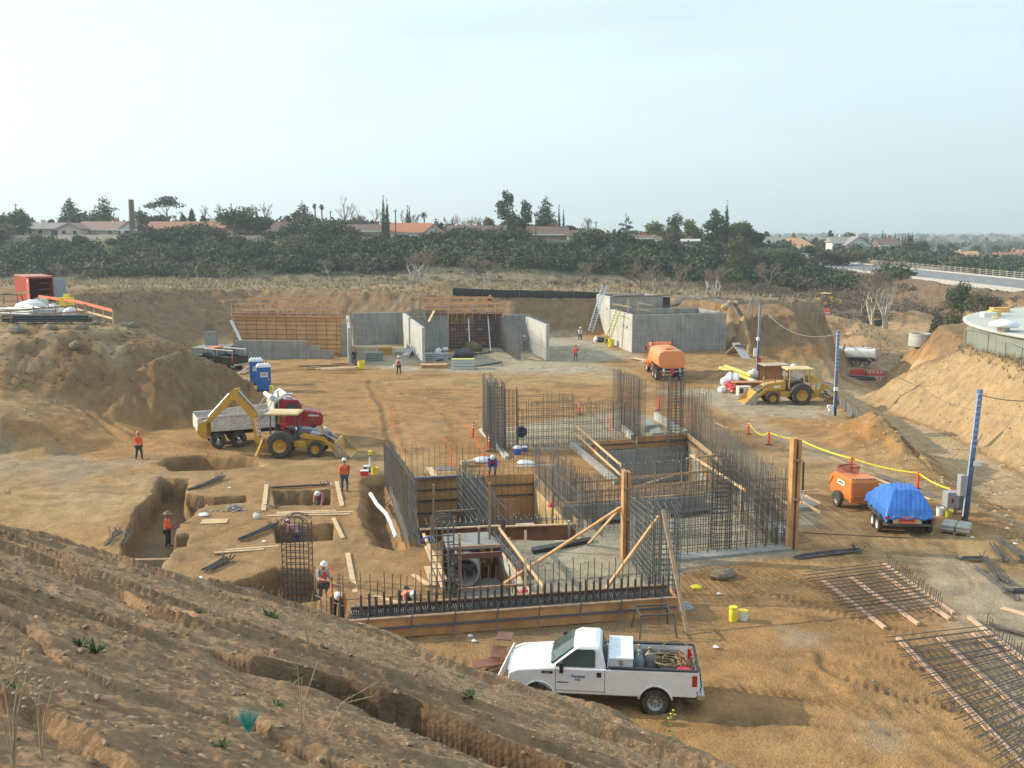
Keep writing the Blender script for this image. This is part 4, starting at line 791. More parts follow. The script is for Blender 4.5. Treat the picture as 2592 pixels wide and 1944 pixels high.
# road and rail
ASP = mat('asphalt', (.20, .20, .20), .9, var=.12, scale=.5, bump=.2); CON = mat('kerb_concrete', (.42, .41, .38), .85, var=.1, scale=1)
rd = MB().bx(97.2, 115.2, 150, 450, 2.3, 2.42).build('road', ASP); rd['kind'] = 'structure'
kb = MB().bx(115.2, 116.0, 150, 450, 2.0, 2.75); kb.bx(96.6, 97.2, 150, 450, 1.6, 2.55); k_ = kb.build('kerb', CON); k_['kind'] = 'structure'
ln_ = MB()
for yy in range(155, 445, 9): ln_.bx(105.9, 106.1, yy, yy+3, 2.42, 2.427)
ln_.bx(98.2, 98.4, 150, 450, 2.42, 2.427); o_ = ln_.build('lane_markings', mat('lane_paint', (.7, .7, .66), .7)); o_['kind'] = 'structure'
t = T('road_fence', 'long pale rail fence along the far side of the road', 'fence', (116.9, 150, 2.2))
RLW = mat('weathered_rail', (.36, .32, .28), .85)
for z in (.75, 1.2, 1.65): MB().bx(-.05, .05, 0, 300, z, z+.09).build('rail', RLW, t)
pm_ = MB().bx(-.13, .13, -.13, .13, -.4, 1.95).build('post', RLW, t)
for k in range(1, 84):
 c = pm_.copy(); C.objects.link(c); c.parent = t; c.location = (0, k*3.6, 0)
# distant hills
hx = np.linspace(-15000, 15000, 260); V = []; F_ = []
for j, yy in enumerate((13600, 14700, 16000, 17600, 19400)):
 for i, x in enumerate(hx):
  b_ = 60+330*ss(-1100, 7700, np.array(x))*(.65+.35*vn(np.array(x/2000), np.array(0.), 5))+90*vn(np.array(x/570), np.array(1.), 6)
  V.append((x, yy, -20+float(b_)*sin(pi*j/5.0+.05)))
for j in range(4):
 for i in range(259): n0 = j*260+i; F_.append((n0, n0+1, n0+261, n0+260))
o_ = np_mesh('hills', V, F_, mat('hill_scrub', (.16, .15, .11), .95)); o_['kind'] = 'structure'
# ---------------------------------------------------------------- water tank
TKW = mat('tank_green', (.25, .28, .235), .75, var=.1, scale=.6, dirt=(.13, .14, .11), dirt_amt=.5); TKR = mat('tank_roof', (.46, .48, .44), .85, var=.08, scale=.25, dirt=(.33, .34, .28), dirt_amt=.5)
t = T('water_tank', 'huge round pale green water tank cut by the right edge of the photo', 'tank', (73.1, 86.9, 1.5))
MB().lathe([(31.5, -2), (31.5, 3.3)], n=160, cap=False).build('wall', TKW, t, smooth=True)
MB().lathe([(31.5, 3.25), (31.9, 3.3), (31.95, 3.5), (31.6, 3.56), (24, 3.66), (12, 3.8), (.01, 3.9)], n=160, cap=False).build('roof', TKR, t, smooth=True)
def on_roof(px, py): q = P(px, py, 5.15); return (q.x-73.1, q.y-86.9, 3.55)
a = on_roof(2540, 836); MB().lathe([(.5, 0), (.5, .35), (1.15, .4), (1.25, .6), (.9, .85), (.3, 1.0)], a, n=20).build('roof_vent', mat('white_metal', (.75, .76, .75), .4, .0), t, smooth=True)
a = on_roof(2502, 800); MB().box((a[0], a[1], a[2]+.25), (1.3, .9, .5)).build('hatch', mat('white_metal', (.75, .76, .75), .4), t)
a = on_roof(2516, 798); MB().box((a[0], a[1], a[2]+.3), (1.0, .8, .6)).beam((a[0]-.5, a[1]-.4, a[2]+.1), (a[0]-1.1, a[1]-3, a[2]+.1), .5, .06).build('hatch', mat('safety_yellow', (.75, .50, .08), .5), t, label='yellow hatch box')
a = on_roof(2530, 788); MB().box((a[0], a[1], a[2]+.25), (1.7, 1.0, .5)).build('hatch', mat('safety_orange_box', (.72, .38, .10), .6), t, label='orange hatch box')
# fences
WIRE = mat('galvanised_wire', (.42, .44, .44), .5, .6); GALV = mat('galvanised_steel', (.46, .48, .48), .45, .7)
def chainlink(label, pts, h, step=3.0, fabric=None, name='chain_link_fence', gap=.3, r=.03):
 L0 = Vector(pts[0]); t = T(name, label, 'fence', L0); M_ = MB(L0); post = []
 for a, b_ in zip(pts[:-1], pts[1:]):
  a, b_ = Vector(a), Vector(b_); n = max(1, int((b_-a).length/step))
  for k in range(n+1): post.append(a.lerp(b_, k/n))
 M_.tube([p+Vector((0, 0, h)) for p in post], r*.8, 5)
 if fabric is None:
  for p, q in zip(post[:-1], post[1:]):
   n = max(2, int((q-p).length/gap));
   for k in range(n):
    a_, b2 = p.lerp(q, k/n), p.lerp(q, (k+1)/n); M_.tube([a_, b2+Vector((0, 0, h))], .006, 3, cap=False); M_.tube([b2, a_+Vector((0, 0, h))], .006, 3, cap=False)
  M_.build('wire_mesh', WIRE, t)
 else:
  G = MB(L0); rings = []
  for i, p in enumerate(post):
   for s_ in (0, .5):
    if s_ and i == len(post)-1: continue
    q = p if not s_ else p.lerp(post[i+1], .5); wv = .06*sin(i*2.3)+(.05 if s_ else 0)
    rings.append([(q.x, q.y+wv, q.z-.25), (q.x, q.y+wv*.5-.04, q.z+h*.5), (q.x, q.y, q.z+h-(.07 if s_ else 0)), (q.x, q.y+.02, q.z+h-(.07 if s_ else 0)), (q.x, q.y+wv*.5-.02, q.z+h*.5), (q.x, q.y+wv+.02, q.z-.25)])
  G.loft(rings); G.build('fabric', fabric, t)
 for p in post[:100]: MB(L0).tube([p-Vector((0, 0, .3)), p+Vector((0, 0, h+.05))], r, 5).build('post', GALV if fabric is None else mat('stake_wood', (.36, .25, .15), .9), t)
 return t
BLK = mat('black_filter_fabric', (.022, .025, .024), .55, var=.3, scale=2)
def onz(px, py, y): x = PY(px, py, y).x; return Vector((x, y, gz(x, y)))
chainlink('long black silt fence along the far rim of the excavation', [onz(1146, 756, 136), onz(1250, 756, 135), onz(1380, 757, 137), onz(1525, 758, 140)], 1.05, 3, BLK, 'silt_fence')
chainlink('black silt fence across the distant brush near the dirt piles', [onz(2112, 835, 186), onz(2180, 838, 187), onz(2235, 838, 188)], 1.1, 3, BLK, 'silt_fence')
chainlink('black sagging silt fence on the rim right of the concrete building', [onz(1690, 770, 141), onz(1740, 775, 138), onz(1790, 780, 135), onz(1850, 785, 128), onz(1878, 788, 123)], .45, 2, mat('grey_torn_fabric', (.10, .11, .11), .6, var=.6, scale=1.5), 'silt_fence')
chainlink('black silt fence along the drop beside the parked backhoe', [onz(2000, 940, 94), onz(2046, 955, 90), onz(2103, 1000, 82), onz(2140, 1035, 76), onz(2168, 1065, 71)], .75, 1.6, mat('grey_silt_fabric', (.12, .13, .13), .6, var=.5, scale=1.5), 'silt_fence')
chainlink('chain-link fence climbing over the dirt hill', [onz(1890, 775, 121), onz(1905, 765, 125), onz(1930, 750, 134), onz(1950, 740, 142)], 2.0, 2.5)
chainlink('chain-link fence beside the tank on the grassy shoulder', [onz(2440, 880, 97), onz(2500, 880, 88), onz(2545, 890, 82), onz(2586, 905, 77), onz(2640, 930, 72)], 1.8, 3.2, gap=1.1)
chainlink('chain-link fence across the brush behind the dirt piles', [onz(2060, 835, 189), onz(2170, 835, 190), onz(2300, 832, 192), onz(2440, 830, 194)], 1.9, 6, gap=.8)
# ---------------------------------------------------------------- concrete, forms, rebar
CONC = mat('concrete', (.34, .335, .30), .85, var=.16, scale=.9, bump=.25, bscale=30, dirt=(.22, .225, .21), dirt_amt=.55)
CONL = mat('pale_and_sunlit_concrete', (.50, .50, .46), .85, var=.14, scale=.8, bump=.2, dirt=(.34, .335, .3), dirt_amt=.5)  # pale concrete; on sun-facing walls the sunlight is put into this tone
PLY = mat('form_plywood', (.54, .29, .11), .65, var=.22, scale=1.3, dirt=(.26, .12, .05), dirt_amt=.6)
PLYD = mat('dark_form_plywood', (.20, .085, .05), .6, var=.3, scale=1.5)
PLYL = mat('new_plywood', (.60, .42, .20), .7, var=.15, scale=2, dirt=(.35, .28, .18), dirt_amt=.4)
LUM = mat('new_lumber', (.62, .43, .25), .75, var=.16, scale=3); LUMD = mat('old_lumber', (.36, .235, .14), .8, var=.25, scale=3); LUMO = mat('orange_lumber', (.62, .34, .15), .75, var=.2, scale=3)
REB = mat('rebar_steel', (.115, .11, .105), .55, .45, var=.35, scale=3, dirt=(.16, .10, .06), dirt_amt=.45); REBL = mat('worn_rebar', (.20, .21, .21), .5, .5, var=.4, scale=2, dirt=(.14, .1, .07), dirt_amt=.4)
BLACKP = mat('black_plastic', (.015, .016, .016), .4); ALU = mat('aluminium', (.62, .64, .66), .35, .7)
for m_ in (CONC, CONL):
 t = m_.node_tree; b = t.nodes['Principled BSDF']; l = b.inputs['Base Color'].links[0].from_socket; g = nn(t, 'ShaderNodeTexCoord'); sx = nn(t, 'ShaderNodeSeparateXYZ'); t.links.new(g.outputs['Object'], sx.inputs[0])
 ad = nn(t, 'ShaderNodeMath', operation='ADD'); t.links.new(sx.outputs[0], ad.inputs[0]); t.links.new(sx.outputs[1], ad.inputs[1]); cb = nn(t, 'ShaderNodeCombineXYZ'); t.links.new(ad.outputs[0], cb.inputs[0]); t.links.new(sx.outputs[2], cb.inputs[1])
 bk = nn(t, 'ShaderNodeTexBrick'); bk.offset = 0; bk.inputs['Scale'].default_value = 1; bk.inputs['Brick Width'].default_value = 1.22; bk.inputs['Row Height'].default_value = 1.22; bk.inputs['Mortar Size'].default_value = .018; bk.inputs['Color1'].default_value = (1, 1, 1, 1); bk.inputs['Color2'].default_value = (.86, .87, .88, 1); bk.inputs['Mortar'].default_value = (.62, .62, .62, 1); t.links.new(cb.outputs[0], bk.inputs['Vector'])
 wv = nn(t, 'ShaderNodeTexNoise'); wv.inputs['Scale'].default_value = 1; mp_ = nn(t, 'ShaderNodeMapping'); mp_.inputs['Scale'].default_value = (3.5, .35, 1); t.links.new(cb.outputs[0], mp_.inputs[0]); t.links.new(mp_.outputs[0], wv.inputs['Vector']); wv.inputs['Detail'].default_value = 6
 wr = nn(t, 'ShaderNodeMapRange'); wr.inputs[1].default_value = .35; wr.inputs[2].default_value = .65; wr.inputs[3].default_value = .86; wr.inputs[4].default_value = 1.08; t.links.new(wv.outputs['Fac'], wr.inputs[0])
 mA = nn(t, 'ShaderNodeMixRGB', blend_type='MULTIPLY'); mA.inputs[0].default_value = 1; t.links.new(l, mA.inputs[1]); t.links.new(bk.outputs[0], mA.inputs[2]); mB = nn(t, 'ShaderNodeMixRGB', blend_type='MULTIPLY'); mB.inputs[0].default_value = 1; t.links.new(mA.outputs[0], mB.inputs[1]); t.links.new(wr.outputs[0], mB.inputs[2]); t.links.new(mB.outputs[0], b.inputs['Base Color'])
def wall(name, label, a, b_, z0, z1, th=.3, m=CONC, cat='wall', side=1):
 a, b_ = Vector((a[0], a[1], 0)), Vector((b_[0], b_[1], 0)); d = (b_-a).normalized(); n = Vector((-d.y, d.x, 0))*th*side; o = Vector((a.x, a.y, z0))
 M_ = MB(o); M_.add([(p.x, p.y, z) for z in (z0, z1) for p in (a, b_, b_+n, a+n)], [(3, 2, 1, 0), (4, 5, 6, 7), (0, 1, 5, 4), (1, 2, 6, 5), (2, 3, 7, 6), (3, 0, 4, 7)])
 t = T(name, label, cat, o); M_.build('panel', m, t, bevel=.02); return t
def lines_on(t, a, b_, zs, m, off=.05, w_=.05, name='waler', side=-1, h=.09):
 a, b_ = Vector((a[0], a[1], 0)), Vector((b_[0], b_[1], 0)); d = (b_-a).normalized(); n = Vector((-d.y, d.x, 0))*off*side
 for z in zs: MB(t.location).beam(a+n+Vector((0, 0, z)), b_+n+Vector((0, 0, z)), w_, h).build(name, m, t)
def uprights(t, a, b_, n_, z0, z1, m, off=.05, r=.04, name='stud', side=-1):
 a, b_ = Vector((a[0], a[1], 0)), Vector((b_[0], b_[1], 0)); d = (b_-a).normalized(); nn_ = Vector((-d.y, d.x, 0))*off*side
 for k in range(n_):
  p = a.lerp(b_, (k+.5)/n_)+nn_; MB(t.location).beam((p.x, p.y, z0), (p.x, p.y, z1), r*2, r*2, up=(d.x, d.y, 0)).build(name, m, t)
UB = MB().tube([(0, 0, 0), (0, 0, 1)], 1, 5)
_ub = bpy.data.meshes.new('bar'); _ub.from_pydata([tuple(v) for v in UB.v], [], UB.f); _ub.materials.append(REB)
_ubl = _ub.copy(); _ubl.materials.clear(); _ubl.materials.append(REBL)
def bar(name, a, b_, r, par, me=None):
 a, b_ = Vector(a), Vector(b_); d = b_-a; o = bpy.data.objects.new(name, me or _ub); C.objects.link(o); o.parent = par
 o.location = a-Vector(par.location); o.rotation_mode = 'QUATERNION'; o.rotation_quaternion = Vector((0, 0, 1)).rotation_difference(d); o.scale = (r, r, d.length); return o
def rebar_wall(label, p0, p1, h, sv=.3, sh=.3, r=.013, rows=1, gap=.22, hmin=0, jit=.12, me=None, group=None, h1=None, hook=False, hz_top=None, name='rebar_wall', zb=None):
 p0, p1 = Vector(p0), Vector(p1); d = p1-p0; L_ = Vector((d.x, d.y, 0)).length; n = max(2, int(L_/sv)); nv = Vector((-d.y, d.x, 0)).normalized(); rr = random.Random(int(L_*100)+n)
 t = T(name, label, 'rebar', p0, 0, group); h1 = h1 or h; V_ = []
 for w_ in range(rows):
  for k in range(n+1):
   f = k/n; b_ = p0.lerp(p1, f)+nv*gap*w_; hh = (h*(1-f)+h1*f)*(1-rr.random()*jit); q = b_+Vector((rr.uniform(-.03, .03), rr.uniform(-.03, .03), hh)); V_.append((b_, q))
 rest = MB(p0)
 for i, (a, q) in enumerate(V_):
  if i < 100: bar('vertical_bar', a, q, r, t, me)
  else: rest.tube([a, q], r, 4, cap=False)
  if hook:
   s = nv*(-.16 if (i // (n+1)) else .16); rest.tube([q, q+Vector((0, 0, .06))+s*.6, q+s*1.6-Vector((0, 0, .04))], r, 4, cap=False)
 if rest.v: rest.build('hooks' if hook else 'back_bars', REBL if hook else REB, t)['kind'] = 'stuff'
 if sh:
  top = hz_top if hz_top else min(h, h1)*.92; m = int((top-hmin)/sh)
  for w_ in range(rows):
   for k in range(m+1):
    z = hmin+k*sh+.1; o = nv*(gap*w_+(-.02 if w_ == 0 else .02)); bar('horizontal_bar', p0+o+Vector((0, 0, z+rr.uniform(-.02, .02))), p1+o+Vector((0, 0, z*(h1/h)+rr.uniform(-.02, .02))), r*.9, t, me)
 return t
def cage(label, c, w_, d_, h, rz=0, nx=4, ny=3, tie=.2, r=.014, dome=False, group=None, me=None, hooks=False, name='rebar_cage'):
 c = Vector(c); t = T(name, label, 'rebar', c, 0, group); cs, sn = cos(rz), sin(rz)
 def W_(x, y, z): return c+Vector((x*cs-y*sn, x*sn+y*cs, z))
 pts = []
 for i in range(nx):
  for j in range(ny):
   if 0 < i < nx-1 and 0 < j < ny-1: continue
   pts.append((-w_/2+w_*i/(nx-1), -d_/2+d_*j/(ny-1)))
 for (x, y) in pts: bar('vertical_bar', W_(x, y, 0), W_(x+random.uniform(-.02, .02), y, h*(1-random.random()*.04)), r, t, me)
 M_ = MB(c); n = int(h/tie)
 for k in range(n):
  z = .1+k*tie; q = [W_(-w_/2, -d_/2, z), W_(w_/2, -d_/2, z), W_(w_/2, d_/2, z), W_(-w_/2, d_/2, z), W_(-w_/2, -d_/2, z)]
  tq = M_ if k >= 100 else MB(c); tq.tube(q, r*.8, 4, cap=False); tq.build('tie', REB if me is None else REBL, t)
 if dome:
  D_ = MB(c)
  for j in range(ny):
   y = -d_/2+d_*j/(ny-1)
   for rr in (w_/2, w_/2-.12 if w_ > .5 else w_/3): D_.tube([W_(-rr*cos(a), y, h-.05+rr*.45*sin(a)) for a in np.linspace(0, pi, 9)], r, 5)
  D_.build('top_hoops', REB, t)
 if hooks:
  D_ = MB(c)
  for i in range(nx):
   x = -w_/2+w_*i/(nx-1); D_.tube([W_(x, d_/2, h-.02), W_(x-.04, d_/2-.2, h+.16), W_(x-.06, d_/2-.45, h+.22)], r*1.3, 5)
   D_.tube([W_(x, -d_/2, h-.1), W_(x-.04, -d_/2+.2, h+.03), W_(x-.06, -d_/2+.4, h+.08)], r*1.3, 5)
  D_.build('top_hooks', REBL, t)
 return t
def board(label, a, b_, w_=.2, h=.045, m=LUM, name='board', cat='board', group=None, z=0.03, rot=False):
 a, b_ = Vector(a), Vector(b_); t = MB(a).beam(a+Vector((0, 0, z)), b_+Vector((0, 0, z)), w_, h).build(name, m); t.location = a; tag(t, label, cat, group); return t
def prop(label, a, b_, w_=.09, h=.09, m=LUMD, name='timber_prop', cat='timber'): return board(label, a, b_, w_, h, m, name, cat, z=0)
def rails(label, a, b_, hs=(1.05, .55), n=5, m=LUM, pm_=None, hp=None, name='guard_rail', z0=0, below=0):
 a, b_ = Vector(a), Vector(b_); t = T(name, label, 'railing', a)
 for h in hs: MB(a).beam(a+Vector((0, 0, h)), b_+Vector((0, 0, h)), .04, .13).build('rail', m, t)
 for k in range(n):
  p = a.lerp(b_, (k+.1)/(n-.8) if n > 1 else .5); MB(a).beam(p+Vector((.045, .02, -below)), p+Vector((.045, .02, max(hs)+.12)), .08, .05, up=(1, 0, 0)).build('post', pm_ or m, t)
 return t
# --- far left form wall with its scaffold
A, B = (-30.7, 112.4), (-18.4, 110.6)
t = wall('form_wall', 'long orange plywood form wall with horizontal bars at the far left of the pit', A, B, 0, 4.2, .25, mat('orange_plywood', (.68, .37, .15), .6, var=.15, scale=.8, dirt=(.42, .2, .08), dirt_amt=.5))
lines_on(t, A, B, (.3, .8, 1.3, 1.8, 2.3, 2.8, 3.3, 3.75), REB, .06, .03, 'form_bar', h=.035); uprights(t, A, B, 11, .1, 4.4, REB, .09, .012, 'tie_rod')
lines_on(t, A, B, (4.25,), LUMO, .02, .5, 'cap_board', h=.08)
def scaffold(label, a, b_, z, n, m=LUMO, w_=1.3, side=1):
 a, b_ = Vector((a[0], a[1], z)), Vector((b_[0], b_[1], z)); d = (b_-a).normalized(); nv = Vector((-d.y, d.x, 0))*w_*side; t = T('work_platform', label, 'scaffold', a)
 MB(a).add([tuple(p) for p in (a, b_, b_+nv, a+nv)]+[tuple(p+Vector((0, 0, .06))) for p in (a, b_, b_+nv, a+nv)], [(3, 2, 1, 0), (4, 5, 6, 7), (0, 1, 5, 4), (1, 2, 6, 5), (2, 3, 7, 6), (3, 0, 4, 7)]).build('deck', PLYD, t)
 for o in (Vector((0, 0, 0)), nv):
  for h in (.5, 1.05): MB(a).beam(a+o+Vector((0, 0, h)), b_+o+Vector((0, 0, h)), .05, .12).build('guard_board', m, t)
  for k in range(n+1):
   p = a.lerp(b_, k/n)+o; MB(a).beam(p-Vector((0, 0, .7)), p+Vector((0, 0, 1.15)), .09, .06, up=(1, 0, 0)).build('post', m if k % 3 else LUM, t)
 for k in range(n+1):
  p = a.lerp(b_, k/n); MB(a).beam(p-Vector((0, 0, .05)), p+nv-Vector((0, 0, .05)), .06, .12).build('bracket', m, t)
 return t
scaffold('orange timber walkway with guard rails on top of the far left form wall', A, B, 4.45, 11)
scaffold('second higher timber walkway behind the far left form wall', (-29.2, 114.3), (-19.8, 113), 4.9, 8)
prop('pale scaffold plank lying along the far left walkway', (-29.5, 111.9, 4.9), (-23.5, 111.1, 5.0), .25, .06, LUM, 'plank', 'board')
prop('shiny steel brace leaning on the left end of the far left form wall', PY(611, 866, 109.5), PY(585, 811, 111.8), .3, .12, ALU, 'steel_brace', 'brace')
t = wall('concrete_wall', 'low stepped grey concrete wall in front of the far left form wall', (-29.5, 108.6), (-21.6, 107.8), -.3, 1.95, .3, CONC)
MB(t.location).bx(-21.59, -20.2, 107.75, 108.05, -.3, 1.45).bx(-20.19, -18.9, 107.7, 108, -.3, .95).build('step', CONC, t)
t = wall('concrete_box', 'low concrete box with a flat top beside the dark pickup', (-33.6, 106.8), (-30, 106.4), 0, 1.35, 3.4, CONC, 'concrete base')
cage('short rebar stub rising from the concrete post left of the far form wall', (-32.2, 109.3, 2.8), .9, .5, .9, nx=6, ny=2)
wall('concrete_post', 'square concrete post left of the far form wall', (-32.8, 109.1), (-31.6, 109), 0, 2.8, .6, CONC)
# --- far concrete walls
wall('concrete_wall', 'narrow grey concrete pier between the form wall and the first white wall', (-18.4, 110.3), (-17.4, 110.1), 0, 3.6, .4, CONC)
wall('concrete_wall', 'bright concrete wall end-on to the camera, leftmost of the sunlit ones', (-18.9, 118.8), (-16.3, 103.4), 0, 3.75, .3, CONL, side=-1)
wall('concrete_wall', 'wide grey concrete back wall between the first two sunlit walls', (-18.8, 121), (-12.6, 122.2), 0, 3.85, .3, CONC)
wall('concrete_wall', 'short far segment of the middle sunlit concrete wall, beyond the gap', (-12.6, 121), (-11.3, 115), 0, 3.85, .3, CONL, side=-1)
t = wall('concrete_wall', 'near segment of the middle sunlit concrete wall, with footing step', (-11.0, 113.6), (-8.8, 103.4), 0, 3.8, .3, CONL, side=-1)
MB(t.location).bx(-11.6, -10.9, 107.5, 113.5, -.2, .5).bx(-12.8, -11.6, 112, 113.4, -.2, .35).build('footing', CONL, t)
wall('concrete_wall', 'grey concrete wall facing the camera left of the rebar grid', (-11.3, 115.2), (-7.2, 116.0), 0, 3.95, .3, CONC)
A, B = (-7.2, 117.2), (-1.2, 118.4)
t = wall('form_wall', 'dark form wall behind the square rebar grid, yellow panels at its top', A, B, 0, 4.0, .25, PLYD)
for (x0, x1, z0, z1) in ((.02, .2, 2.9, 3.9), (.22, .46, 2.9, 3.9), (.05, .12, 2.1, 2.4), (.3, .37, 2.1, 2.4), (.55, .62, 2.1, 2.4), (.75, .82, 2.15, 2.4), (.15, .22, .6, .85), (.3, .36, .6, .85), (.6, .68, .5, .8)):
 a, b_ = Vector((A[0], A[1], 0)).lerp(Vector((B[0], B[1], 0)), x0), Vector((A[0], A[1], 0)).lerp(Vector((B[0], B[1], 0)), x1)
 MB(t.location).beam(a+Vector((0, -.05, (z0+z1)/2)), b_+Vector((0, -.05, (z0+z1)/2)), .04, z1-z0).build('yellow_panel', mat('yellow_ply', (.50, .30, .07), .6), t)
rebar_wall('square grid of rebar in front of the dark form wall with yellow panels', (-7.2, 116.7, 0), (-1.2, 117.9, 0), 4.0, .36, .36, .030, me=_ubl, rows=1, jit=.02)
scaffold('timber walkway with guard rails above the rebar grid', (-9.8, 115.2), (-1.0, 117), 4.2, 10)
scaffold('upper timber walkway behind the one above the rebar grid', (-10.2, 118), (-2.2, 119.6), 4.7, 8)
prop('left shiny steel prop leaning on the rebar grid', (-4.7, 113.9, 0), (-4.95, 116.6, 3.7), .1, .1, ALU, 'steel_prop', 'brace'); prop('right shiny steel prop leaning on the rebar grid', (-2.4, 114.3, 0), (-2.75, 117, 3.8), .1, .1, ALU, 'steel_prop', 'brace')
prop('white plank tilted against the left end of the lower walkway', (-9.3, 114.2, 3.4), (-8.7, 114.8, 4.6), .3, .08, LUM, 'plank', 'board')
rebar_wall('dense oblique rebar wall between the square grid and the washed-down wall', (-1.4, 117.6, 0), (.6, 106.5, 0), 3.9, .26, .32, .022, me=_ubl, rows=2, gap=.3, jit=.03, h1=3.2)
wall('concrete_wall', 'shaded concrete wall behind the worker with raised arms', (-.9, 118.2), (2.2, 118.8), 0, 3.9, .3, CONC)
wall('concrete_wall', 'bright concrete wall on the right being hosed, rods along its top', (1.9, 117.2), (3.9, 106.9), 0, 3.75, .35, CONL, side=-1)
rebar_wall('row of short rods along the top of the hosed concrete wall', (2.05, 117.2, 3.74), (4.05, 107, 3.74), .28, .22, 0, .016, rows=2, gap=-.18, me=_ubl)
rebar_wall('short rods along the top of the middle sunlit concrete wall', (-12.4, 121, 3.8), (-8.65, 103.4, 3.8), .35, .22, 0, .016, rows=2, gap=.14, me=_ubl)
rebar_wall('thicket of rods standing on the grey wall left of the rebar grid', (-11.2, 115.4, 3.95), (-7.4, 116.2, 3.95), .75, .12, .3, .016, rows=3, gap=.5, me=_ubl)
rebar_wall('short rods along the top of the leftmost sunlit concrete wall', (-18.75, 118.8, 3.75), (-16.15, 103.4, 3.75), .4, .25, 0, .016, rows=2, gap=.14, me=_ubl)
# --- concrete building at right
t = T('concrete_building', 'open-topped grey concrete building with bright left side and two round holes', 'building', (13.4, 114, 0))
def quadwall(t, a, b_, z0, z1, th, name, m, side=1):
 a, b_ = Vector((a[0], a[1], 0)), Vector((b_[0], b_[1], 0)); d = (b_-a).normalized(); n = Vector((-d.y, d.x, 0))*th*side
 return MB(t.location).add([(p.x, p.y, z) for z in (z0, z1) for p in (a, b_, b_+n, a+n)], [(3, 2, 1, 0), (4, 5, 6, 7), (0, 1, 5, 4), (1, 2, 6, 5), (2, 3, 7, 6), (3, 0, 4, 7)]).build(name, m, t, bevel=.02)
quadwall(t, (13.4, 114), (18.9, 115.1), -.5, 4.2, .4, 'front_wall', CONC); quadwall(t, (18.93, 115.1), (24.3, 116.2), -.5, 4.22, .4, 'front_wall', CONC)
quadwall(t, (13.38, 114), (11.7, 122.3), -.5, 4.2, .4, 'side_wall', CONL, -1); quadwall(t, (24.32, 116.2), (22.9, 124.4), -.5, 4.2, .4, 'side_wall', CONC, 1)  # left side in the paler tone, sunlight painted in
quadwall(t, (12.1, 122.2), (22.9, 124.4), -.5, 4.2, .4, 'back_wall', CONC)
for (f, z) in ((.22, 2.7), (.36, 2.75)):
 p = Vector((13.38, 114, 0)).lerp(Vector((11.7, 122.3, 0)), f); MB(t.location).lathe([(.16, 0), (.16, .05)], (p.x-.05, p.y, z), 'x', 12).build('hole', BLACKP, t)
MB(t.location).lathe([(.45, 0), (.45, .015)], (15.2, 114.3, 2.35), 'y', 16).build('damp_stain', mat('damp_stain', (.27, .27, .25), .85), t)
MB(t.location).beam((13.2, 115, 3.75), (12.5, 118.5, 3.8), .1, .12).build('ledger', LUMD, t)
lines_on(t, (13.5, 114.6), (24, 116.7), (4.24,), REB, .0, .06, 'wall_rods', h=.05)
rebar_wall('short rods along the near top of the open concrete building', (13.6, 114.25, 4.2), (24.2, 116.4, 4.2), .22, .3, 0, .015, me=_ubl); rebar_wall('rods along the far top of the open concrete building', (12.3, 122.3, 4.2), (22.8, 124.5, 4.2), .4, .3, .15, .02, me=_ub)
t = T('concrete_building', 'taller grey concrete building behind the open-topped one', 'building', (12.5, 131, 0))
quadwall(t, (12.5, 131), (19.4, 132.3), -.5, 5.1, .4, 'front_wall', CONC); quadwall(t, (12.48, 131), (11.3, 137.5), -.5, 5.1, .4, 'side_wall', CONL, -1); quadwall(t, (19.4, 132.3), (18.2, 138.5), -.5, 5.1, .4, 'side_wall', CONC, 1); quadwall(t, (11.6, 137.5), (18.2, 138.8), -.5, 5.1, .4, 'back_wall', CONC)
MB(t.location).beam((12.9, 131.3, 5.15), (20.6, 132.8, 5.18), .5, .12).build('top_form', PLYD, t); MB(t.location).lathe([(.14, 0), (.14, .04)], (12.2, 132.3, 3.5), 'x', 10).build('hole', BLACKP, t)
quadwall(t, (19.45, 132.4), (20.4, 132.6), 1.0, 5.0, .3, 'end_form', BLACKP)
prop('long pale plank lying on top of the taller concrete building', (13, 131.6, 5.3), (16.5, 132.5, 5.35), .3, .06, LUM, 'plank', 'board'); prop('pale plank overhanging the right top end of the taller building', (17.5, 132, 5.6), (20.5, 132.6, 5.2), .3, .06, LUM, 'plank', 'board')
for (a, b_, l_) in (((11.3, 115.6, 5.3), (13.3, 115.0, 5.0), 'timber guard board at the left top corner of the open building'), ((14.3, 115.6, 5.45), (15.9, 115.9, 5.1), 'upper guard board on top of the open building'), ((14.3, 115.5, 4.75), (15.7, 115.8, 4.5), 'lower guard board on top of the open building')): prop(l_, a, b_, .06, .2, LUM, 'guard_board', 'board')
prop('left upright timber sticking up from the open building', (13.0, 115.2, 4.2), (13.0, 115.2, 6.0), .12, .1, LUMO); prop('right upright timber sticking up from the open building', (14.2, 115.5, 4.2), (14.2, 115.5, 5.7), .12, .1, LUMO)
def ladder(label, a, b_, w_=.45, m=ALU, n=16, th=.05, name='ladder'):
 a, b_ = Vector(a), Vector(b_); d = (b_-a).normalized(); s = d.cross(Vector((0, 1, 0))).normalized()*w_/2; t = T(name, label, 'ladder', a)
 for q in (-1, 1): MB(a).beam(a+s*q, b_+s*q, th, th*1.6, up=(0, 1, 0)).build('side_rail', m, t)
 for k in range(n): p = a.lerp(b_, (k+.5)/n); MB(a).tube([p-s, p+s], th*.4, 5).build('rung', m, t)
 return t
ladder('long aluminium ladder leaning right against the excavation rim', PY(1495, 838, 127), PY(1530, 722, 129), .55, ALU, 20, .11)
ladder('yellow ladder leaning on the sunlit side of the open concrete building', PY(1533, 874, 118), PY(1566, 783, 117), .5, mat('yellow_fibreglass', (.68, .58, .05), .5), 14, .09)
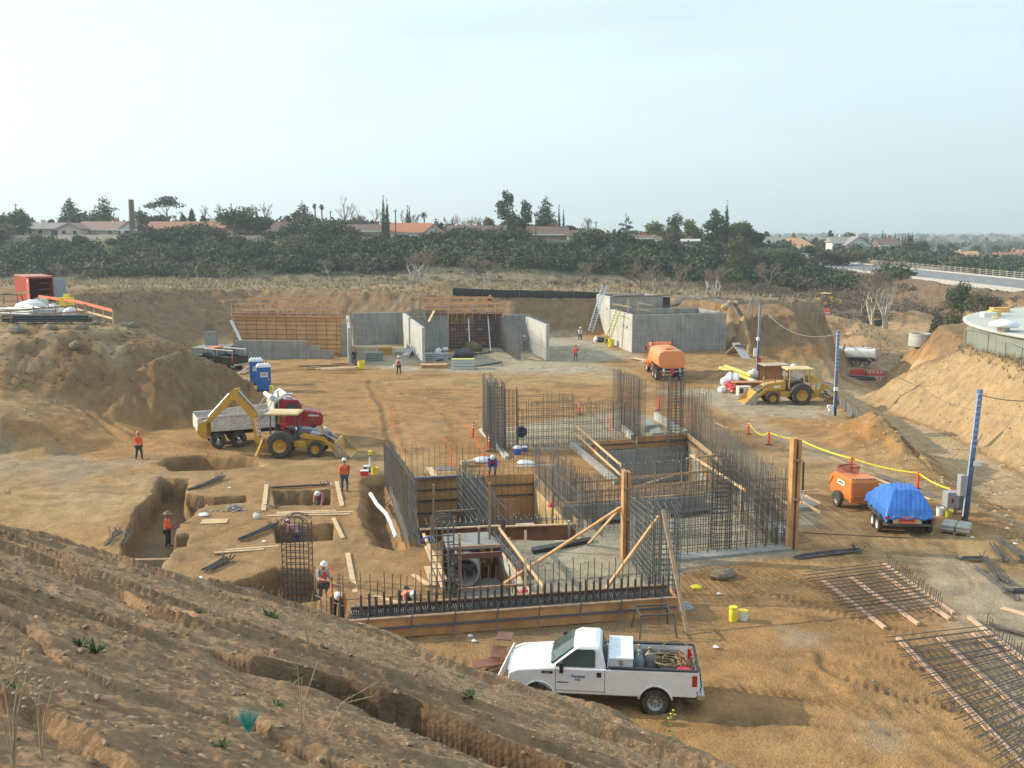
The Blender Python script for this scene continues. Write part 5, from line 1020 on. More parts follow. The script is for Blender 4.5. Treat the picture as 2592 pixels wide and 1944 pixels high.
YEL_ = mat('yellow_plastic', (.78, .66, .04), .45, var=.06)
def drum(label, p, r=.29, h=.88, m=YEL_, name='drum', cat='drum'):
 o = MB(p).lathe([(r*.98, 0), (r, .02), (r, h*.32), (r*1.04, h*.34), (r, h*.36), (r, h*.65), (r*1.04, h*.67), (r, h*.69), (r, h*.97), (r*.97, h), (r*.9, h-.02)], p, n=18).build(name, m, smooth=False); o.location = p; return tag(o, label, cat)
drum('yellow drum at the foot of the yellow ladder', P(1547, 879), .36, 1.0);
o = MB().lathe([(.30, 0), (.36, .75), (.39, .78), (.33, .76), (.29, .1)], n=18).build('tub', YEL_); o.location = P(914, 934); tag(o, 'yellow tub beside the stacked planks and the first sunlit wall', 'tub')
# --- near basement: forms round the sunken chambers
def Z(px, py, z=0): return P(px, py, z)
def fw(label, p, q, z0, z1, m=PLY, th=.08, rows=(), name='formwork_wall', side=1, studs=0, sm=LUMD):
 a, b_ = P(*p), P(*q); t = wall(name, label, (a.x, a.y), (b_.x, b_.y), z0, z1, th, m, 'formwork', side)
 if rows: lines_on(t, (a.x, a.y), (b_.x, b_.y), rows, REB, .05, .05, 'form_bar', side=-side)
 if studs: uprights(t, (a.x, a.y), (b_.x, b_.y), studs, z0, z1, sm, .05, .03, 'stud', side=-side)
 return t
fw('plywood form at the back of the left sunken chamber', (1046, 1215), (1170, 1209), -2.75, .05, PLY, .1, (-.6, -1.2, -1.9))
fw('plywood form at the back of the right sunken chamber', (1228, 1207), (1350, 1202), -2.75, .08, PLY, .1, (-.5, -1.1), studs=0)
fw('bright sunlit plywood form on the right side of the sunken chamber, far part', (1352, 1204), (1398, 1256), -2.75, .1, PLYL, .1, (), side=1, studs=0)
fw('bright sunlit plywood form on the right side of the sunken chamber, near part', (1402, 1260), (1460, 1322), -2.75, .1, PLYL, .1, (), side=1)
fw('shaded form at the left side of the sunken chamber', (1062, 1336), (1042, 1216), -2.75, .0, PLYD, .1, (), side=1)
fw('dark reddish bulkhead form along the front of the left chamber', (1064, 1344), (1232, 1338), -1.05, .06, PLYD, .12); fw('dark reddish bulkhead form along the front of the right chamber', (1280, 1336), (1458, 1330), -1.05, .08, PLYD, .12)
board('pale cap board on the front bulkhead of the right chamber', Z(1280, 1334, .1), Z(1458, 1328, .1), .18, .05, LUM); board('pale cap board on the front bulkhead of the left chamber', Z(1062, 1342, .1), Z(1266, 1332, .1), .18, .05, LUM)
board('steel angle lying along the top of the left chamber back form', Z(1046, 1212, .1), Z(1168, 1206, .1), .25, .12, REBL)
fw('brown plywood sheet standing in the right chamber', (1262, 1312, -1.2), (1305, 1310, -1.2), -2.7, -.2, mat('tan_plywood', (.50, .25, .10), .7), .05)
a = P(1180, 1209); wall('concrete_wall', 'grey concrete divider behind the rebar tangle', (a.x, a.y), (P(1222, 1207).x, P(1222, 1207).y), -2.75, .0, .5, CONC)
cf = MB(Z(1250, 1270, -2.7)); q = [P(*p, -2.62) for p in ()]
fl = MB(Vector((-4, 50, -2.7))); pp = [P(1044, 1216), P(1350, 1204), P(1458, 1322), P(1064, 1336)]
fl.add([(p.x, p.y, -2.68) for p in pp]+[(p.x, p.y, -2.6) for p in pp], [(3, 2, 1, 0), (4, 5, 6, 7), (0, 1, 5, 4), (1, 2, 6, 5), (2, 3, 7, 6), (3, 0, 4, 7)]); o = fl.build('floor_slab', CONC); o.location = (-4, 50, -2.7); tag(o, 'grey concrete floor at the bottom of the sunken chambers', 'slab')
rebar_wall('tall verticals standing along the front of the sunken chambers', Z(1062, 1350, -1), Z(1460, 1336, -1), 3.1, .30, 0, .013, me=_ub)
rebar_wall('row of hooked bars in front of the dark bulkhead forms', Z(1080, 1362, -1), Z(1450, 1345, -1), .95, .26, .3, .018, rows=2, gap=-.3, hook=True, me=_ubl)
rebar_wall('low rebar grid at the bottom right of the sunken chamber', Z(1312, 1316, -2.6), Z(1395, 1305, -2.6), 1.9, .22, .2, .014, hook=False)
rebar_wall('bars in front of the left chamber back form', Z(1052, 1228, -2.6)+Vector((0, 1.2, 0)), Z(1170, 1222, -2.6)+Vector((0, 1.2, 0)), 2.5, .42, .8, .015, me=_ubl)
rebar_wall('bars in front of the right chamber back form', Z(1232, 1228, -2.6)+Vector((0, 1.2, 0)), Z(1352, 1220, -2.6)+Vector((0, 1.2, 0)), 2.6, .34, .45, .014, me=_ub)
rebar_wall('tangled leaning rebar wall dividing the two sunken chambers, near mat', Vector((-3.0, 54.6, -2.6)), Vector((-1.1, 46.6, -2.6)), 4.1, .17, .35, .015, rows=2, gap=.35, jit=.35, me=_ubl)
rebar_wall('tangled leaning rebar wall dividing the two sunken chambers, far mat', Vector((-2.2, 54.8, -2.6)), Vector((-.2, 46.8, -2.6)), 3.6, .2, .6, .015, rows=1, jit=.4, me=_ubl)
rebar_wall('back row of tall thin verticals above the left chamber', Z(985, 1216), Z(1185, 1206), 2.0, .31, 0, .011, jit=.15); rebar_wall('back row of tall thin verticals above the right chamber', Z(1190, 1205), Z(1360, 1197), 1.9, .27, 0, .011, jit=.2)
rebar_wall('dense tall rebar wall running towards the camera at the left edge of the structure', Z(986, 1226), Z(1056, 1385), 2.35, .13, .5, .014, rows=2, gap=-.25, h1=3.1, me=_ubl, jit=.03)
# hooked strip outside it
t = T('rebar_hooks', 'curled strip of hooked bars outside the dense left rebar wall', 'rebar', Z(985, 1240))
HK = MB(t.location)
for k in range(62):
 p = Z(982, 1238).lerp(Z(1030, 1392), k/61); s = 1+.2*random.random()
 HK.tube([p+Vector((.5*s, 0, 0)), p+Vector((.48*s, 0, .55)), p+Vector((.3*s, 0, .78)), p+Vector((.08, 0, .7)), p+Vector((-.02, 0, .35)), p+Vector((0, 0, 0))], .014, 4)
for z in (.15, .4, .65): HK.tube([Z(982, 1238)+Vector((0, 0, z)), Z(1030, 1392)+Vector((0, 0, z))], .012, 4)
HK.build('hooked_bars', REBL, t)['kind'] = 'stuff'
# mid structure rebar
rebar_wall('dense curtain of short bars right of the sunlit plywood', Z(1352, 1232), Z(1475, 1365), 2.5, .14, .9, .012, rows=2, gap=.9, jit=.25, me=_ubl)
rebar_wall('sparser curtain of bars behind the dense one right of the sunlit plywood', Z(1420, 1300), Z(1600, 1285), 1.9, .15, .6, .012, rows=2, gap=1.2, jit=.3, me=_ubl)
rebar_wall('verticals over the gravel between the timber rails', Z(1585, 1300), Z(1760, 1285), 2.5, .28, .7, .012, rows=2, gap=1.0, me=_ubl)
rebar_wall('hooked verticals at the near edge of the far sunken chamber', Z(1580, 1245), Z(1770, 1228), 1.5, .38, .5, .016, hook=True, me=_ubl)
cage('tall narrow rebar cage leaving the left corner of the dense far wall', Z(1256, 1140), .9, 1.5, 4.3, .15, 5, 7, .22, .016); cage('second, slightly shorter rebar cage right of the tallest far cage', Z(1294, 1136), .75, .8, 3.9, .1, 4, 4, .25, .016)
rebar_wall('dense far rebar wall receding from the tallest far cage', Z(1237, 1096), Z(1272, 1150), 4.3, .2, .25, .014, rows=2, gap=-.4, me=_ubl)
rebar_wall('far row of verticals with wide grid, right of the two cages', Z(1312, 1134), Z(1452, 1128), 3.6, .30, .45, .016, jit=.35, rows=2, gap=.5)
rebar_wall('far dense row of verticals behind the timber guard rails', Z(1452, 1126), Z(1592, 1112), 2.7, .2, .6, .014, rows=2, gap=.6, jit=.15)
rebar_wall('tall fan-shaped rebar wall at far centre', Z(1550, 1082), Z(1620, 1126), 4.2, .19, .9, .013, rows=2, gap=.35, me=_ub, jit=.02)
rebar_wall('lone bars rising from the far sunken chamber corner', Z(1582, 1180, -2.5), Z(1612, 1178, -2.5), 4.0, .2, 0, .013, rows=2, gap=.2)
cage('dark tall rebar column right of far centre', Z(1708, 1128), .85, .8, 4.6, .1, 4, 4, .2, .018); rebar_wall('oblique bars rising beside the dark tall rebar column', Z(1660, 1075), Z(1785, 1140), 3.9, .24, 0, .011, rows=2, gap=.3, jit=.15)
rebar_wall('long far right-hand rebar wall, upper stretch in front of the parked backhoe', Z(1735, 1100), Z(1860, 1240), 2.9, .28, 1.1, .010, rows=2, gap=.4, jit=.1, me=_ubl)
rebar_wall('long right-hand rebar wall, near stretch reaching the tall plywood posts', Z(1862, 1242), Z(1990, 1378), 3.1, .22, .5, .011, rows=2, gap=-.4, jit=.15, h1=3.4, me=_ubl)
rebar_wall('front right rebar grid above the gravel', Z(1712, 1402), Z(1990, 1378), 3.4, .24, .45, .016, jit=.25, hmin=.1, rows=2, gap=.3)
rebar_wall('short dark starter bars along the front right slab edge', Z(1715, 1412), Z(1985, 1388), .95, .42, 0, .02, jit=.05)
rebar_wall('cross wall of rebar over the gravel behind the near cage', Z(1600, 1370), Z(1800, 1350), 2.6, .26, .5, .014, rows=2, gap=.3, jit=.25, me=_ubl)
rebar_wall('rebar rows between the curtain and the left plywood post', Z(1475, 1345), Z(1575, 1338), 2.0, .2, .5, .013, rows=2, gap=.6, jit=.3)
rebar_wall('rebar grid beyond the middle concrete beam', Z(1600, 1262), Z(1790, 1246), 2.2, .24, .4, .014, rows=2, gap=.5, jit=.25, me=_ubl)
rebar_wall('inner right rebar wall above the pale kerb', Z(1800, 1240), Z(1940, 1390), 2.6, .22, .35, .013, rows=2, gap=.5, jit=.2)
cage('stout rebar column inside the right part of the structure', Z(1823, 1392), .75, .55, 3.9, .1, 4, 3, .18, .018); cage('rebar column behind the stout one', Z(1815, 1325), .8, .8, 3.3, .1, 4, 3, .25, .014)
rebar_wall('mesh rebar wall running from the left plywood post to the near cage', Z(1590, 1416), Z(1650, 1508), 3.0, .26, .24, .016, rows=2, gap=.28, h1=3.5, me=_ubl, jit=.04)
cage('big near rebar cage with hooked top bars', Z(1678, 1508), 1.05, .7, 3.55, .12, 5, 4, .2, .019, me=_ubl, hooks=True)
cage('tall round-topped rebar cage in front of the concrete pipe opening', Z(1122, 1552), .8, .7, 3.5, .1, 5, 4, .24, .017, dome=True, me=_ubl)
cage('dark narrow rebar cage joined to the round-topped one', Z(1152, 1556), .35, .5, 2.6, .1, 3, 3, .2, .02)
p = Z(757, 1530, -1.0); cage('round-topped rebar cage standing in the pit beside the worker with the red vest', p, 1.05, .5, 3.45, -.12, 4, 2, .24, .022, dome=True)
# concrete kerbs, slabs, plastic
def slab(label, pts, z0, z1, m=CONL, name='concrete_kerb', cat='kerb'):
 v = [P(*q) for q in pts]; n = len(v); o = Vector((v[0].x, v[0].y, z0)); M_ = MB(o); M_.add([(p.x, p.y, z0) for p in v]+[(p.x, p.y, z1) for p in v], [tuple(range(n))[::-1], tuple(range(n, 2*n))]+[(i, (i+1) % n, n+(i+1) % n, n+i) for i in range(n)])
 ob = M_.build(name, m, bevel=.015); ob.location = o; return tag(ob, label, cat)
slab('pale sunlit concrete kerb on the right side of the gravel', [(1852, 1268), (1880, 1262), (2000, 1366), (1972, 1372)], -.1, .42); slab('grey concrete slab edge along the front right rebar grid', [(1708, 1408), (1995, 1382), (2006, 1394), (1712, 1424)], -.1, .12, CONC, 'concrete_slab', 'slab')
slab('grey concrete beam with timber cap in the middle of the structure', [(1425, 1310), (1785, 1283), (1785, 1276), (1425, 1302)], -.1, .55, CONC); board('orange cap board on the middle concrete beam', Z(1425, 1276, .58), Z(1785, 1250, .58), .12, .06, LUMO)
slab('pale kerb leading back from the far sunken chamber', [(1655, 1062), (1662, 1060), (1742, 1108), (1730, 1110)], -.1, .5); slab('short pale kerb left of the longer far kerb', [(1572, 1090), (1580, 1088), (1606, 1114), (1596, 1116)], -.1, .4)
slab('dark block of concrete between the two far kerbs', [(1628, 1078), (1650, 1074), (1655, 1088), (1632, 1092)], -.1, .35, CONC, 'concrete_block', 'block'); slab('second dark concrete block between the far kerbs', [(1645, 1100), (1670, 1094), (1676, 1108), (1650, 1112)], -.1, .35, CONC, 'concrete_block', 'block')
slab('narrow concrete kerb beside the left far rebar cages', [(1212, 1090), (1222, 1088), (1290, 1158), (1278, 1162)], -.1, .15); slab('kerb below the timber guard rails of the far chamber', [(1440, 1130), (1450, 1126), (1566, 1222), (1555, 1228)], -.1, .25, CONC)
slab('black plastic strip along the edge of the gravel, left', [(1345, 1395), (1495, 1368), (1500, 1376), (1350, 1404)], -.05, .18, BLACKP, 'plastic_strip', 'plastic sheet'); slab('black plastic strip along the edge of the gravel, middle', [(1500, 1330), (1570, 1325), (1570, 1310), (1500, 1316)], -.05, .2, BLACKP, 'plastic_strip', 'plastic sheet')
slab('black plastic strip along the edge of the gravel, right', [(1698, 1312), (1800, 1300), (1800, 1290), (1698, 1300)], -.05, .2, BLACKP, 'plastic_strip', 'plastic sheet')
slab('concrete footing with black edge right of the tall plywood posts', [(2000, 1300), (2070, 1288), (2012, 1240), (1995, 1250)], -.05, .2, CONC, 'concrete_footing', 'footing')
slab('grey slab under the near end of the long footing form', [(1600, 1565), (1760, 1545), (1740, 1525), (1600, 1540)], -.05, .06, CONC, 'concrete_slab', 'slab')
# far chamber forms
fw('orange plywood strip form along the back of the far sunken chamber, left part', (1500, 1128), (1600, 1122), -.35, .28, PLY, .1, (0,)); fw('orange plywood strip form along the back of the far sunken chamber, right part', (1612, 1121), (1738, 1113), -.4, .42, PLY, .1, (0,))
t = fw('grey concrete back wall of the far sunken chamber', (1500, 1130), (1738, 1115), -2.6, -.36, CONC, .12)
fw('sunlit plywood strip form on the right of the far sunken chamber', (1740, 1113), (1862, 1215), -.1, .4, PLYL, .12, (.1,), side=1); fw('shaded concrete wall on the right of the far sunken chamber', (1742, 1116), (1788, 1220), -2.6, -.1, CONC, .1)
rails('double timber guard rail sloping along the left of the far sunken chamber', Z(1452, 1112, 0), Z(1572, 1224, 0), (1.0, .45), 5, LUM, LUMO); rails('timber guard rails crossing the middle of the structure, left half', Z(1440, 1280), Z(1575, 1270), (1.15, .65), 3, LUMO); rails('timber guard rails crossing the middle of the structure, right half', Z(1580, 1265), Z(1795, 1245), (1.1, .6), 4, LUMO)
rails('timber guard rail along the right side of the gravel area', Z(1745, 1228), Z(1885, 1330), (1.65,), 2, LUM); prop('long timber laid level over the right part, red tape at its end', Z(1738, 1160, 1.0), Z(1835, 1150, 1.0), .12, .08, LUMD); prop('sunlit inner timber along the right rebar wall, upper', Z(1918, 1225, .6), Z(2000, 1280, .6), .1, .1, LUM); prop('sunlit inner timber along the right rebar wall, lower', Z(1920, 1245, .4), Z(1975, 1290, .4), .1, .1, LUM)
prop('level timber sticking out right of the tall plywood posts', Z(2020, 1245, .9), Z(2075, 1240, .9), .09, .07, LUM); prop('upper short timber right of the tall plywood posts', Z(2036, 1253, .5), Z(2077, 1274, .5), .1, .1, LUM); prop('lower short timber right of the tall plywood posts', Z(2032, 1272, .2), Z(2077, 1297, .2), .1, .1, LUM); prop('slanted strut between the short timbers right of the plywood posts', Z(2024, 1280, .2), Z(2036, 1246, .8), .07, .07, LUM)
board('plank lying tilted in the far sunken chamber', Z(1600, 1236, -1.5), Z(1702, 1205, -.9), .3, .05, LUMD); prop('pale post standing in the far sunken chamber', Z(1658, 1268, -1.6), Z(1658, 1260, -.2), .15, .15, CONL, 'concrete_post', 'post')
# tall plywood posts
def plypost(label, px, base, top, w_=.24, d_=.5, gap=.12):
 b_ = P(px, base); h = PY(px, top, b_.y).z; t = T('plywood_post', label, 'formwork', b_, .1)
 MB().bx(-w_-gap/2, -gap/2, -d_/2, d_/2, 0, h).build('panel', PLY, t); MB().bx(gap/2, w_+gap/2, -d_/2+.05, d_/2, 0, h-.06).build('panel', PLY, t); MB().bx(-gap/2+.004, gap/2-.004, -d_/2+.1, d_/2-.02, 0, h*.75).build('core', PLYD, t)
 for z in (h*.45, h*.8): MB().bx(-w_-gap/2-.02, w_+gap/2+.02, -d_/2-.06, -d_/2-.003, z, z+.1).build('tie_board', LUMD, t)
 return t
plypost('tall plywood post left of the mesh rebar wall', 1582, 1412, 1190, .13, .5, .05); plypost('taller plywood post at the right corner of the structure', 2004, 1388, 1108, .13, .45, .12)
# braces
for l_, a, b_, m in (('long diagonal timber brace from the left plywood post down to the pipe opening', Z(1275, 1478, .1), PY(1570, 1285, 41.4), LUMO), ('shorter diagonal brace below the long one on the left plywood post', Z(1490, 1376, .1), PY(1566, 1290, 41.6), LUM), ('diagonal timber brace from the near cage down to the long footing form', Z(1521, 1508, .3), PY(1668, 1306, 36.8), LUMO),
 ('long thin timber prop from the near cage down to the open ground', Z(1741, 1607, 0), PY(1678, 1290, 36.2), LUMD), ('upright thin timber in the left sunken chamber', PY(1097, 1392, 45), PY(1097, 1226, 45), LUMD), ('tallest upright timber between the two chambers', PY(1240, 1478, 42.6), PY(1239, 1222, 42.6), LUMD),
 ('upright timber in front of the concrete pipe', PY(1165, 1528, 37.2), PY(1163, 1350, 37.2), LUMO), ('upright timber right of the bright culvert wall', Z(1330, 1520), PY(1330, 1342, 37.4), LUM), ('level timber across the left sunken chamber', Z(1104, 1296, -.3), Z(1202, 1290, -.3), LUMD),
 ('level timber in front of the culvert deck', Z(1148, 1386, .9), Z(1268, 1380, .9), LUMD), ('level timber over the culvert opening, near', Z(1160, 1492, .5), Z(1350, 1478, .5), LUMD), ('sloping left timber with the blue rope, upper', Z(1072, 1352, .9), Z(1128, 1468, .9), LUM), ('sloping left timber, lower', Z(1078, 1384, .4), Z(1122, 1490, .2), LUM),
 ('white post standing behind the culvert deck', Z(1212, 1392, .0), PY(1212, 1335, 41), CONL), ('white capped pipe standing at the edge of the gravel', Z(1441, 1376), PY(1440, 1318, 42.5), ALU), ('thin stake with a white cap beside the tall plywood post', Z(2032, 1250), PY(2034, 1170, 50.5), REB)):
 prop(l_, a, b_, .1 if 'brace' not in l_ and 'prop' not in l_ else .12, .09, m, 'timber' if m not in (ALU, REB, CONL) else 'post', 'timber' if m not in (ALU, REB, CONL) else 'post')
rails('timber guard rail sloping down the right side of the culvert', Z(1262, 1392), Z(1374, 1552), (1.0, .12), 5, LUM, LUMO)
board('small tan board resting on the hooked bars', Z(1306, 1330, .1), Z(1352, 1328, .1), .3, .04, LUM)
# culvert
fw('bright sunlit concrete wall on the right of the culvert opening', (1240, 1368), (1322, 1468), -1.35, .15, CONL, .3, (), 'concrete_wall', 1)
slab('grey deck over the culvert with a reddish front beam', [(1120, 1374), (1236, 1368), (1268, 1402), (1132, 1410)], .26, .40, CONC, 'culvert_deck', 'deck'); board('reddish beam at the front of the culvert deck', Z(1130, 1412, .3), Z(1268, 1404, .3), .12, .22, mat('reddish_timber', (.17, .08, .055), .7))
c = PY(1177, 1449, 40.6); t = T('concrete_pipe', 'round concrete pipe mouth in the dark culvert opening', 'pipe', c)
MB().lathe([(.61, -.0), (.61, 2.6), (.53, 2.6), (.53, 0), (.61, 0)], axis='y', n=40, cap=False).build('barrel', mat('pipe_concrete', (.33, .33, .31), .8, var=.1), t, smooth=True)
slab('grey floor in front of the culvert pipe', [(1150, 1470, -1.2), (1300, 1462, -1.2), (1318, 1525, -1.2), (1160, 1535, -1.2)], -1.32, -1.15, CONC, 'culvert_floor', 'slab')
rebar_wall('short hooked bars along the top of the bright culvert wall', Z(1248, 1372, .1), Z(1328, 1470, .1), .45, .1, .2, .014, rows=2, gap=.35, me=_ubl)
# long footing form in front
A_, B_ = P(866, 1624), P(1712, 1560); A2, B2 = A_+Vector((.1, 1.35, 0)), B_+Vector((-.1, 1.35, 0))
t = T('footing_form', 'long plywood footing form filled with dark rebar across the foreground', 'formwork', A_)
for (a, b_, nm) in ((A_, B_, 'front_board'), (A2, B2, 'back_board')):
 q = MB(A_).beam(a+Vector((0, 0, .34)), b_+Vector((0, 0, .34)), .05, .66).build(nm, PLY if nm[0] == 'f' else PLYD, t); MB(A_).beam(a+Vector((0, 0, .70)), b_+Vector((0, 0, .70)), .16, .05).build('cap_board', LUMD, t)
for z in (.36,): MB(A_).beam(A_+Vector((0, -.06, z)), B_+Vector((0, -.06, z)), .05, .07).build('waler', mat('blue_grey_steel', (.13, .14, .18), .5, .3), t)
for k in range(8):
 p = A_.lerp(B_, (k+.6)/8); MB(A_).tube([p+Vector((-.05, -.35, -.1)), p+Vector((-.02, -.1, .4)), p+Vector((.03, -.09, .95))], .022, 5).build('form_stake', mat('blue_grey_steel', (.13, .14, .18), .5, .3), t)
MB(A_).beam(B_+Vector((.03, 0, .34)), B2+Vector((.03, 0, .34)), .05, .6).build('end_board', PLY, t)
FB = MB(A_); MBm = MB(A_)
v = [A_+Vector((0, .05, .02)), B_+Vector((0, .05, .02)), B2+Vector((0, -.05, .02)), A2+Vector((0, -.05, .02))]; FB.add(v+[p+Vector((0, 0, .2)) for p in v], [(3, 2, 1, 0), (4, 5, 6, 7), (0, 1, 5, 4), (1, 2, 6, 5), (2, 3, 7, 6), (3, 0, 4, 7)]); FB.build('bed', mat('dark_soil', (.10, .08, .06), .9), t)  # bed of dark soil between the form boards
for j in range(9):
 a, b_ = A_.lerp(A2, (j+.5)/9), B_.lerp(B2, (j+.5)/9);
 for z in (.3, .52): bar('mat_bar', a+Vector((0, 0, z)), b_+Vector((0, 0, z)), .017, t)
for k in range(150):
 f = (k+.5)/150; a, b_ = A_.lerp(B_, f), A2.lerp(B2, f); MBm.tube([a+Vector((0, .1, .5)), b_+Vector((0, -.1, .5))], .014, 4, cap=False); MBm.tube([a+Vector((0, .15, .62)), a+Vector((.16, .5, .28))], .014, 4, cap=False); MBm.tube([b_+Vector((0, -.15, .62)), b_+Vector((.12, -.5, .28))], .014, 4, cap=False)
MBm.build('cross_bars', REBL, t)['kind'] = 'stuff'
rr_n = random.Random(5)
t = T('starter_bars', 'row of thick dark starter bars rising out of the long footing form', 'rebar', A_)
for k in range(46):
 f = (k+.2)/46; p = A_.lerp(B_, f*1.0)+Vector((-.5 if k < 2 else 0, .55+.25*(k % 2), .25)); h = 1.6+.3*rr_n.random(); bar('starter_bar', p, p+Vector((rr_n.uniform(-.03, .03), 0, 1.0+.12*rr_n.random())), .042, t); bar('starter_bar', p+Vector((.03, 0, .2)), p+Vector((.03+rr_n.uniform(-.04, .04), 0, h)), .015, t)
bar('tie_bar', A_+Vector((0, .8, 1.15)), A_.lerp(B_, .45)+Vector((0, .8, 1.15)), .012, t)
rebar_wall('row of thin bars left of the footing form, at the edge of the slope', P(800, 1560), P(872, 1590), 1.9, .3, .7, .015)
# mats on the ground to the right
def bilin(c4, u, v): return c4[0].lerp(c4[1], u).lerp(c4[3].lerp(c4[2], u), v)
def rmatg(label, c4, n1, n2, z=.16, up=.42):
 t = T('rebar_mat', label, 'rebar', c4[0])
 for i in range(n1):
  v = i/(n1-1)+random.uniform(-.007, .007); a, b_ = bilin(c4, -.02+random.uniform(-.03, .03), v), bilin(c4, 1.0, v); zz = Vector((0, 0, z+(.05 if i % 2 else .12)))
  bar('long_bar', a+zz, b_+zz, .016, t); bar('upturned_end', b_+zz, b_+zz+Vector((.05, .02, up*random.uniform(.8, 1.05))), .016, t)
 for j in range(n2):
  u = (j+.4)/n2; bar('cross_bar', bilin(c4, u, .02)+Vector((0, 0, z+.06)), bilin(c4, u, .98)+Vector((0, 0, z+.06)), .013, t)
 return t
M1 = [P(2036, 1466), P(2243, 1440), P(2381, 1550), P(2172, 1578)]; rmatg('smaller rebar mat on timber bearers, nearer the trailer', M1, 30, 13)
M2 = [P(2248, 1632), P(2495, 1603), P(2760, 1850), P(2560, 1990)]; rmatg('large rebar mat on timber bearers in the bottom right corner', M2, 34, 16)
for i, (a, b_, l_) in enumerate((((2080, 1470), (2240, 1594), 'left bearer of the smaller rebar mat'), ((2150, 1463), (2325, 1584), 'middle bearer of the smaller rebar mat'), ((2226, 1452), (2404, 1570), 'right bearer of the smaller rebar mat'), ((2238, 1432), (2414, 1556), 'edge board outside the smaller rebar mat under the upturned ends'),
 ((2272, 1620), (2640, 1990), 'left bearer of the large rebar mat'), ((2374, 1616), (2680, 1890), 'middle bearer of the large rebar mat'), ((2464, 1606), (2700, 1800), 'right bearer of the large rebar mat'), ((2452, 1566), (2700, 1760), 'edge board outside the large rebar mat under the upturned ends'))):
 board(l_, P(*a), P(*b_), .13, .1, mat('pinkish_lumber', (.58, .38, .26), .75, var=.18, scale=3), 'bearer', z=.06)
def bundle(label, a, b_, n, r=.016, spread=.1, m=None, bend=0, lift=.05):
 a, b_ = P(*a), P(*b_); t = T('rebar_bundle', label, 'rebar', a); d = (b_-a).normalized(); s = Vector((-d.y, d.x, 0)); M_ = MB(a)
 for k in range(n):
  o = s*random.uniform(-spread, spread)+Vector((0, 0, lift+random.random()*spread*.9)); e0 = d*random.uniform(-.25, .25); e1 = d*random.uniform(-.25, .25)
  pts = [a+o+e0, a.lerp(b_, .5)+o+Vector((0, 0, bend)), b_+o+e1+s*random.uniform(-spread, spread)*1.2]
  M_.tube(pts, r, 4)
  if random.random() < .35: M_.tube([pts[-1], pts[-1]+Vector((random.uniform(-.2, .2), random.uniform(-.2, .2), .22))], r, 4)
 o = M_.build('bars', m or REB, t); return t
BN = [('dark rebar bundle lying beside the L-shaped trench', (480, 1245), (562, 1214), 22), ('long thin rebar bundle above the pit with the pink-shirted worker', (694, 1237), (824, 1230), 18), ('fanned rebar bundle left of the lower square pit', (616, 1368), (697, 1334), 26), ('short bent bars on the slope left of the trench, left bunch', (270, 1384), (296, 1350), 10),
 ('short bent bars on the slope left of the trench, right bunch', (312, 1384), (328, 1352), 8), ('tangled short rebar pile below the planks', (520, 1450), (574, 1423), 22), ('small coil of bars left of the upper square pit planks', (678, 1286), (708, 1288), 8), ('rebar bundle at the left edge of the photo', (-10, 1296), (26, 1254), 12),
 ('flat dark bars in the trench behind the slope edge', (580, 1494), (660, 1504), 10), ('long rebar bundle lying between the trailer and the smaller mat', (2020, 1416), (2172, 1397), 20), ('short dark bundle right of the trailer', (2432, 1419), (2490, 1419), 12), ('long bars fanning toward the right edge, first', (2486, 1416), (2540, 1480), 14),
 ('long bars fanning toward the right edge, second', (2530, 1372), (2640, 1460), 20), ('long bars fanning toward the right edge, third', (2512, 1382), (2545, 1428), 10), ('scattered thin bars beside the fanning bundles', (2470, 1440), (2570, 1520), 6), ('flat bar stack at the right edge', (2555, 1505), (2660, 1500), 16), ('bar bundle beside the edge board of the large mat', (2510, 1590), (2680, 1640), 18),
 ('dropped bars by the far lumber stacks', (1085, 925), (1180, 930), 14), ('dark steel lying in front of the rebar grid, near', (1110, 915), (1200, 900), 22), ('dark steel lying in front of the rebar grid, far', (1150, 905), (1240, 895), 22), ('dark steel lying across the pale crates', (1200, 930), (1265, 920), 14), ('thin bars dropped on the low yard below the dirt hill', (2130, 955), (2165, 975), 10)]
for l_, a, b_, n in BN:
 bundle(l_, a, b_, n, .018 if a[1] > 1000 else .035, .14 if 'thin' not in l_ else .07) if 'low yard' not in l_ else None
